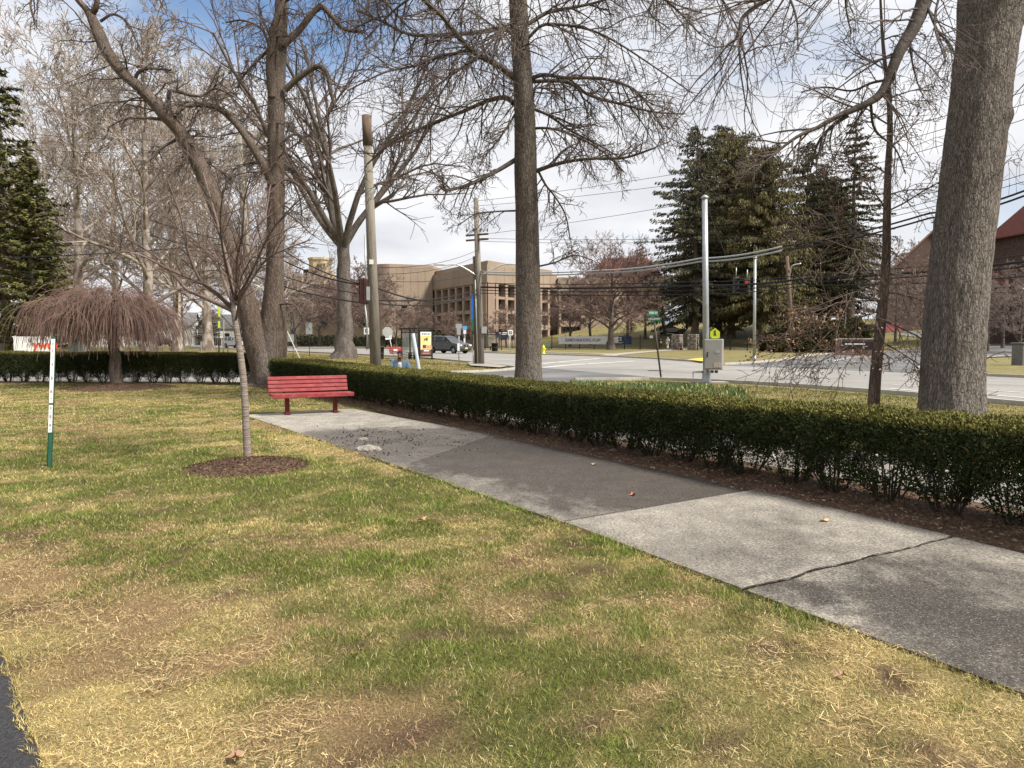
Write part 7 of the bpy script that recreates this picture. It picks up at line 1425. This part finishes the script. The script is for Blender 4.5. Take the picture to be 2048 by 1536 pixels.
def garment(name, J, keys, edges, mat, parent):
    nodes = [(*J[k], r) for k, r in keys]; ix = {k: i for i, (k, r) in enumerate(keys)}; return place(name, skin_mesh(name, nodes, [(ix[a], ix[b]) for a, b in edges], 0, 2, mat), parent)
def person(label, loc, rz, J, top, trousers, hair=m_hair, shirt=None, bag=None, skin=m_skin, beard=False, scarf=False):
    root = thing('person', label, 'person', (0, 0, 0)); n, e = body_nodes(J); place('body', skin_mesh('body', n, e, 0, 2, skin), root)
    tk = [('pelvis', (.17, .13)), ('waist', (.165, .13)), ('chest', (.19, .14)), ('neckb', (.085, .08))]; J['neckb'] = tuple(Vector(J['chest']).lerp(Vector(J['neck']), .62)); ed = [('pelvis', 'waist'), ('waist', 'chest'), ('chest', 'neckb')]
    for s in 'lr': tk += [('sh' + s, (.08, .08)), ('el' + s, (.06, .06)), ('wr' + s, (.046, .046))]; ed += [('chest', 'sh' + s), ('sh' + s, 'el' + s), ('el' + s, 'wr' + s)]
    garment('jacket', J, tk, ed, top, root); lk_ = [('pelvis', (.165, .125))]; ed = []
    for s in 'lr': lk_ += [('hip' + s, (.105, .105)), ('kn' + s, (.075, .075)), ('an' + s, (.06, .06))]; ed += [('pelvis', 'hip' + s), ('hip' + s, 'kn' + s), ('kn' + s, 'an' + s)]
    garment('trousers', J, lk_, ed, trousers, root)
    for s in 'lr': a, t_ = Vector(J['an' + s]), Vector(J['to' + s]); place('shoe', skin_mesh('shoe', [(a.x, a.y, a.z - .03, .05), (*((a + t_) / 2 + Vector((0, 0, -.01))), .05), (t_.x, t_.y, t_.z, .042)], [(0, 1), (1, 2)], 0, 1, m_blk), root)
    h, c = Vector(J['head']), Vector(J['crown']); bk = (h - Vector(J['nose'])); bk.z = 0; bk.normalize(); up = (c - h).normalized()
    place('hair', skin_mesh('hair', [(*(h + bk * .035 + up * .02), (.078, .085)), (*(h + bk * .02 + up * .075), (.086, .095)), (*(h - bk * .03 + up * .105), (.07, .06))] + ([(*(h + bk * .06 - up * .12), (.09, .07)), (*(h + bk * .05 - up * .22), (.10, .07))] if scarf else []), [(0, 1), (1, 2)] + ([(0, 3), (3, 4)] if scarf else []), 0, 2, hair), root)
    if beard: jw = Vector(J['jaw']); place('beard', skin_mesh('beard', [(*(jw - bk * .035 + up * .01), (.055, .04)), (*(jw - bk * .05 - up * .025), (.04, .03))], [(0, 1)], 0, 2, hair), root)
    if beard:
        for s in (-1, 1): sdv = bk.cross(Vector((0, 0, 1))); q = h - bk * .083 + sdv * .032 * s + up * .004; MB().lathe([(.0, -.010), (.012, -.004), (.012, .004), (0, .010)], q, 8).build('eye', m_blk, root); MB().box(q + up * .022, (.04, .02, .010)).build('eyebrow', hair, root)
    if shirt: a = Vector(J['chest']); b_ = Vector(J['waist']); place('shirt', skin_mesh('shirt', [(*(Vector(J['neckb']) - bk * .045 - Vector((0, 0, .01))), (.05, .05)), (*(a - bk * .085), (.065, .06)), (*(b_ - bk * .075), (.075, .065))], [(0, 1), (1, 2)], 0, 2, shirt), root)
    if bag: q = Vector(J['pelvis']) + bk * .20; MB().box(q + Vector((.02, 0, .04)), (.30, .12, .28), 0, 0, .05, bev=.04).build('bag', bag, root)
    root.location = loc; root.rotation_euler.z = rz; return root
def stand(step, arm):
    return dict(pelvis=(0, 0, .93), waist=(0, .0, 1.10), chest=(0, 0, 1.33), neck=(0, -.01, 1.50), jaw=(0, -.03, 1.565), head=(0, -.02, 1.64), crown=(0, -.01, 1.71), nose=(0, -.125, 1.625), shl=(.185, 0, 1.42), shr=(-.185, 0, 1.42), ell=(.25, .03 - arm, 1.15), elr=(-.25, .03 + arm, 1.15), wrl=(.26, -.06 - arm * 1.6, .92), wrr=(-.26, -.06 + arm, .92), hal=(.26, -.09 - arm * 1.7, .84), har=(-.26, -.09 + arm, .84), hipl=(.09, 0, .88), hipr=(-.09, 0, .88), knl=(.10, -.05 - step, .50), knr=(-.10, -.05 + step, .50), anl=(.10, .02 - step * 1.8, .09), anr=(-.10, .06 + step * 1.9, .10), tol=(.11, -.13 - step * 1.8, .045), tor=(-.11, -.09 + step * 1.9, .045))
def sit():
    return dict(pelvis=(0, .05, .50), waist=(0, .03, .66), chest=(0, -.03, .87), neck=(0, -.07, 1.00), jaw=(0, -.125, 1.035), head=(0, -.125, 1.105), crown=(0, -.105, 1.165), nose=(0, -.225, 1.07), shl=(.19, -.02, .93), shr=(-.19, -.02, .93), ell=(.27, -.12, .68), elr=(-.27, -.12, .68), wrl=(.12, -.33, .62), wrr=(-.12, -.33, .62), hal=(.06, -.40, .63), har=(-.06, -.40, .63), hipl=(.10, .02, .49), hipr=(-.10, .02, .49), knl=(.14, -.40, .52), knr=(-.14, -.40, .52), anl=(.14, -.42, .09), anr=(-.14, -.42, .09), tol=(.15, -.58, .045), tor=(-.15, -.58, .045))
q = GY(801, 20.0); q.z = 0
sb = thing('low_bench', 'low seat hidden behind the hedge under the man in the denim jacket', 'bench', (q.x, q.y, 0)); MB().box(q + Vector((0, .12, .40)), (1.3, .36, .05), .05, bev=.01).build('seat', m_wood, sb)
for s in (-.5, .5): MB().box(q + Vector((s, .12, .19)), (.08, .3, .38), .05).build('leg', m_frame, sb)
person('bearded man in a blue denim jacket and white shirt behind the hedge', q + Vector((0, 0, .03)), .05, sit(), pmat('denim_blue', (.16, .26, .36), (.21, .32, .42), scale=9, bump=.4, bscale=60), pmat('dark_jeans', (.03, .04, .06)), shirt=pmat('white_shirt', (.72, .70, .69)), beard=True)
q = along(1321) - Vector((0, 4.5, 0)); q = GY(1321, 106); person('walker in a black coat carrying a tan bag by the fence', q, math.pi + .15, stand(.10, .10), m_blk, m_blk, bag=pmat('tan_bag', (.50, .36, .18)), scarf=True)
q = GY(1335, 104); person('walker in a pale pink top and white trousers and head cover by the stone pillar', q, math.pi - .3, stand(.14, .14), pmat('pale_pink', (.62, .52, .55)), pmat('white_trousers', (.68, .64, .63)), hair=pmat('white_cover', (.70, .66, .66)), scarf=True)

# ================================================================== SMALL THINGS
m_chunk = pmat('broken_concrete', (.34, .315, .28), (.19, .165, .14), scale=22, bump=1, bscale=40, fine=(60, .3))
def lump(label, px, py, s, seed, mat=None, sq=.5, name='concrete_chunk', cat='rubble'):
    c = G(px, py, .03); bm = bmesh.new(); bmesh.ops.create_icosphere(bm, subdivisions=3, radius=1); r = np.random.RandomState(seed)
    co = np.array([v.co[:] for v in bm.verts]); k = .7 + .7 * fbm(co[:, 0] * 2.2 + seed * 3, co[:, 1] * 2.2 + co[:, 2] * 1.7, seed, 4)
    for v, kk in zip(bm.verts, k): v.co = Vector((v.co.x * s * kk * 1.5, v.co.y * s * kk, max(v.co.z, -.4) * s * sq * kk))
    me = bpy.data.meshes.new(name); bm.to_mesh(me); bm.free(); me.materials.append(mat or m_chunk); o = place(name, me); o.location = c + Vector((0, 0, s * sq * .25)); o.rotation_euler.z = seed; return tag(o, label, cat)
lump('larger pale chunk of broken concrete on the walk in front of the bench', 738, 901, .115, 3); lump('smaller pale chunk of broken concrete on the walk behind the larger one', 725, 880, .055, 4); lump('tiny pale stone on the far end of the walk', 780, 862, .035, 6); lump('small stone in the mulch at the foot of the hedge', 1228, 902, .05, 7)
# soil crumbs on the walk
def crumbs():
    n = 3600; s = np.random.RandomState(4); X = []; Y = []
    for px, py, rx, ry, k in ((770, 878, .55, .5, .40), (700, 872, .35, .35, .15), (820, 900, .7, .5, .20), (860, 885, .8, .5, .15), (760, 905, .35, .2, .10)):
        c = G(px, py); m = int(n * k); X.append(c.x + s.randn(m) * rx); Y.append(c.y + s.randn(m) * ry)
    X, Y = np.concatenate(X), np.concatenate(Y); k = in_walk(X, Y) & (X < hedge_x(Y) - .9) & (fbm(X * 2.5, Y * 2.5, 83, 4) > .44 + .10 * s.rand(len(X))); X, Y = X[k], Y[k]; n = len(X); D = s.randn(n, 3); D /= np.linalg.norm(D, axis=1, keepdims=True); sz = .005 + .018 * s.rand(n) ** 5; V, F = leaf_quads(np.stack([X, Y, .036 + sz * .3], 1), D, sz * 1.6, sz * 1.3)
    me = npmesh('soil_crumbs', V, F, False, [m_leaf]); attr_tint(me, np.array([[.045, .03, .022]]) * (.6 + .9 * s.rand(n))[:, None], 4); return me
tag(place('soil_crumbs', crumbs()), 'dark soil crumbs scattered on the concrete walk before the bench', 'soil', kind='stuff')
# litter of needles and chips in the hedge bed
def litter():
    n = 30000; s = np.random.RandomState(6); Y = 3 + 22 * s.rand(n) ** 1.7; X = hedge_x(Y) - .95 + 1.5 * s.rand(n); D = s.randn(n, 3); D[:, 2] *= .3; D /= np.linalg.norm(D, axis=1, keepdims=True); L = .015 + .035 * s.rand(n); Z = .03 + .05 * (fbm(X * 3, Y * 3, 31, 3) - .2)
    V, F = leaf_quads(np.stack([X, Y, Z], 1), D, L, L * .3); pal = np.array([[.15, .09, .058], [.24, .155, .10], [.09, .054, .037], [.38, .28, .19]]); me = npmesh('mulch_chips', V, F, False, [m_leaf]); attr_tint(me, pal[s.choice(4, n, p=[.4, .3, .24, .06])] * (.7 + .6 * s.rand(n))[:, None], 4); return me
tag(place('mulch_chips', litter()), 'brown bark chips and needles in the bed under the long hedge', 'mulch', kind='stuff')
def leaf_thing(label, px, py, s, rz, col):
    c = G(px, py, .036); root = []; pts = []; k = 10
    for i in range(k): a = 2 * math.pi * i / k; rr = s * (1.0 if i % 2 == 0 else .42) * (1.2 if i == 0 else 1); pts.append(Vector((math.cos(a) * rr, math.sin(a) * rr * .8, .012 * math.sin(a * 2 + rz) + .012)))
    mb = MB(); mb.add([Vector((0, 0, .004))] + pts, [(0, i + 1, (i + 1) % k + 1) for i in range(k)]); mb.tube([pts[5], pts[5] * 1.5 + Vector((0, 0, .006))], .003, 4); o = mb.build('fallen_leaf', pmat('leaf_' + str(col), col), None, label, 'leaf', 'fallen leaves'); o.location = c; o.rotation_euler.z = rz
leaf_thing('pale tan fallen leaf on the near part of the walk', 1648, 1043, .055, .4, (.52, .36, .22)); leaf_thing('orange fallen leaf on the damp dark slab', 1266, 990, .05, 1.7, (.45, .19, .09)); leaf_thing('small pale leaf on the damp slab near the hedge', 1188, 930, .04, 2.4, (.42, .33, .22)); leaf_thing('small brown leaf in the lawn left of the walk', 845, 1040, .05, .9, (.40, .24, .13)); leaf_thing('brown curled leaf at the bottom of the lawn', 470, 1515, .05, 2.0, (.28, .17, .11)); leaf_thing('brown leaf on the lawn at the right near the walk', 1680, 1352, .04, 2.0, (.30, .19, .12))
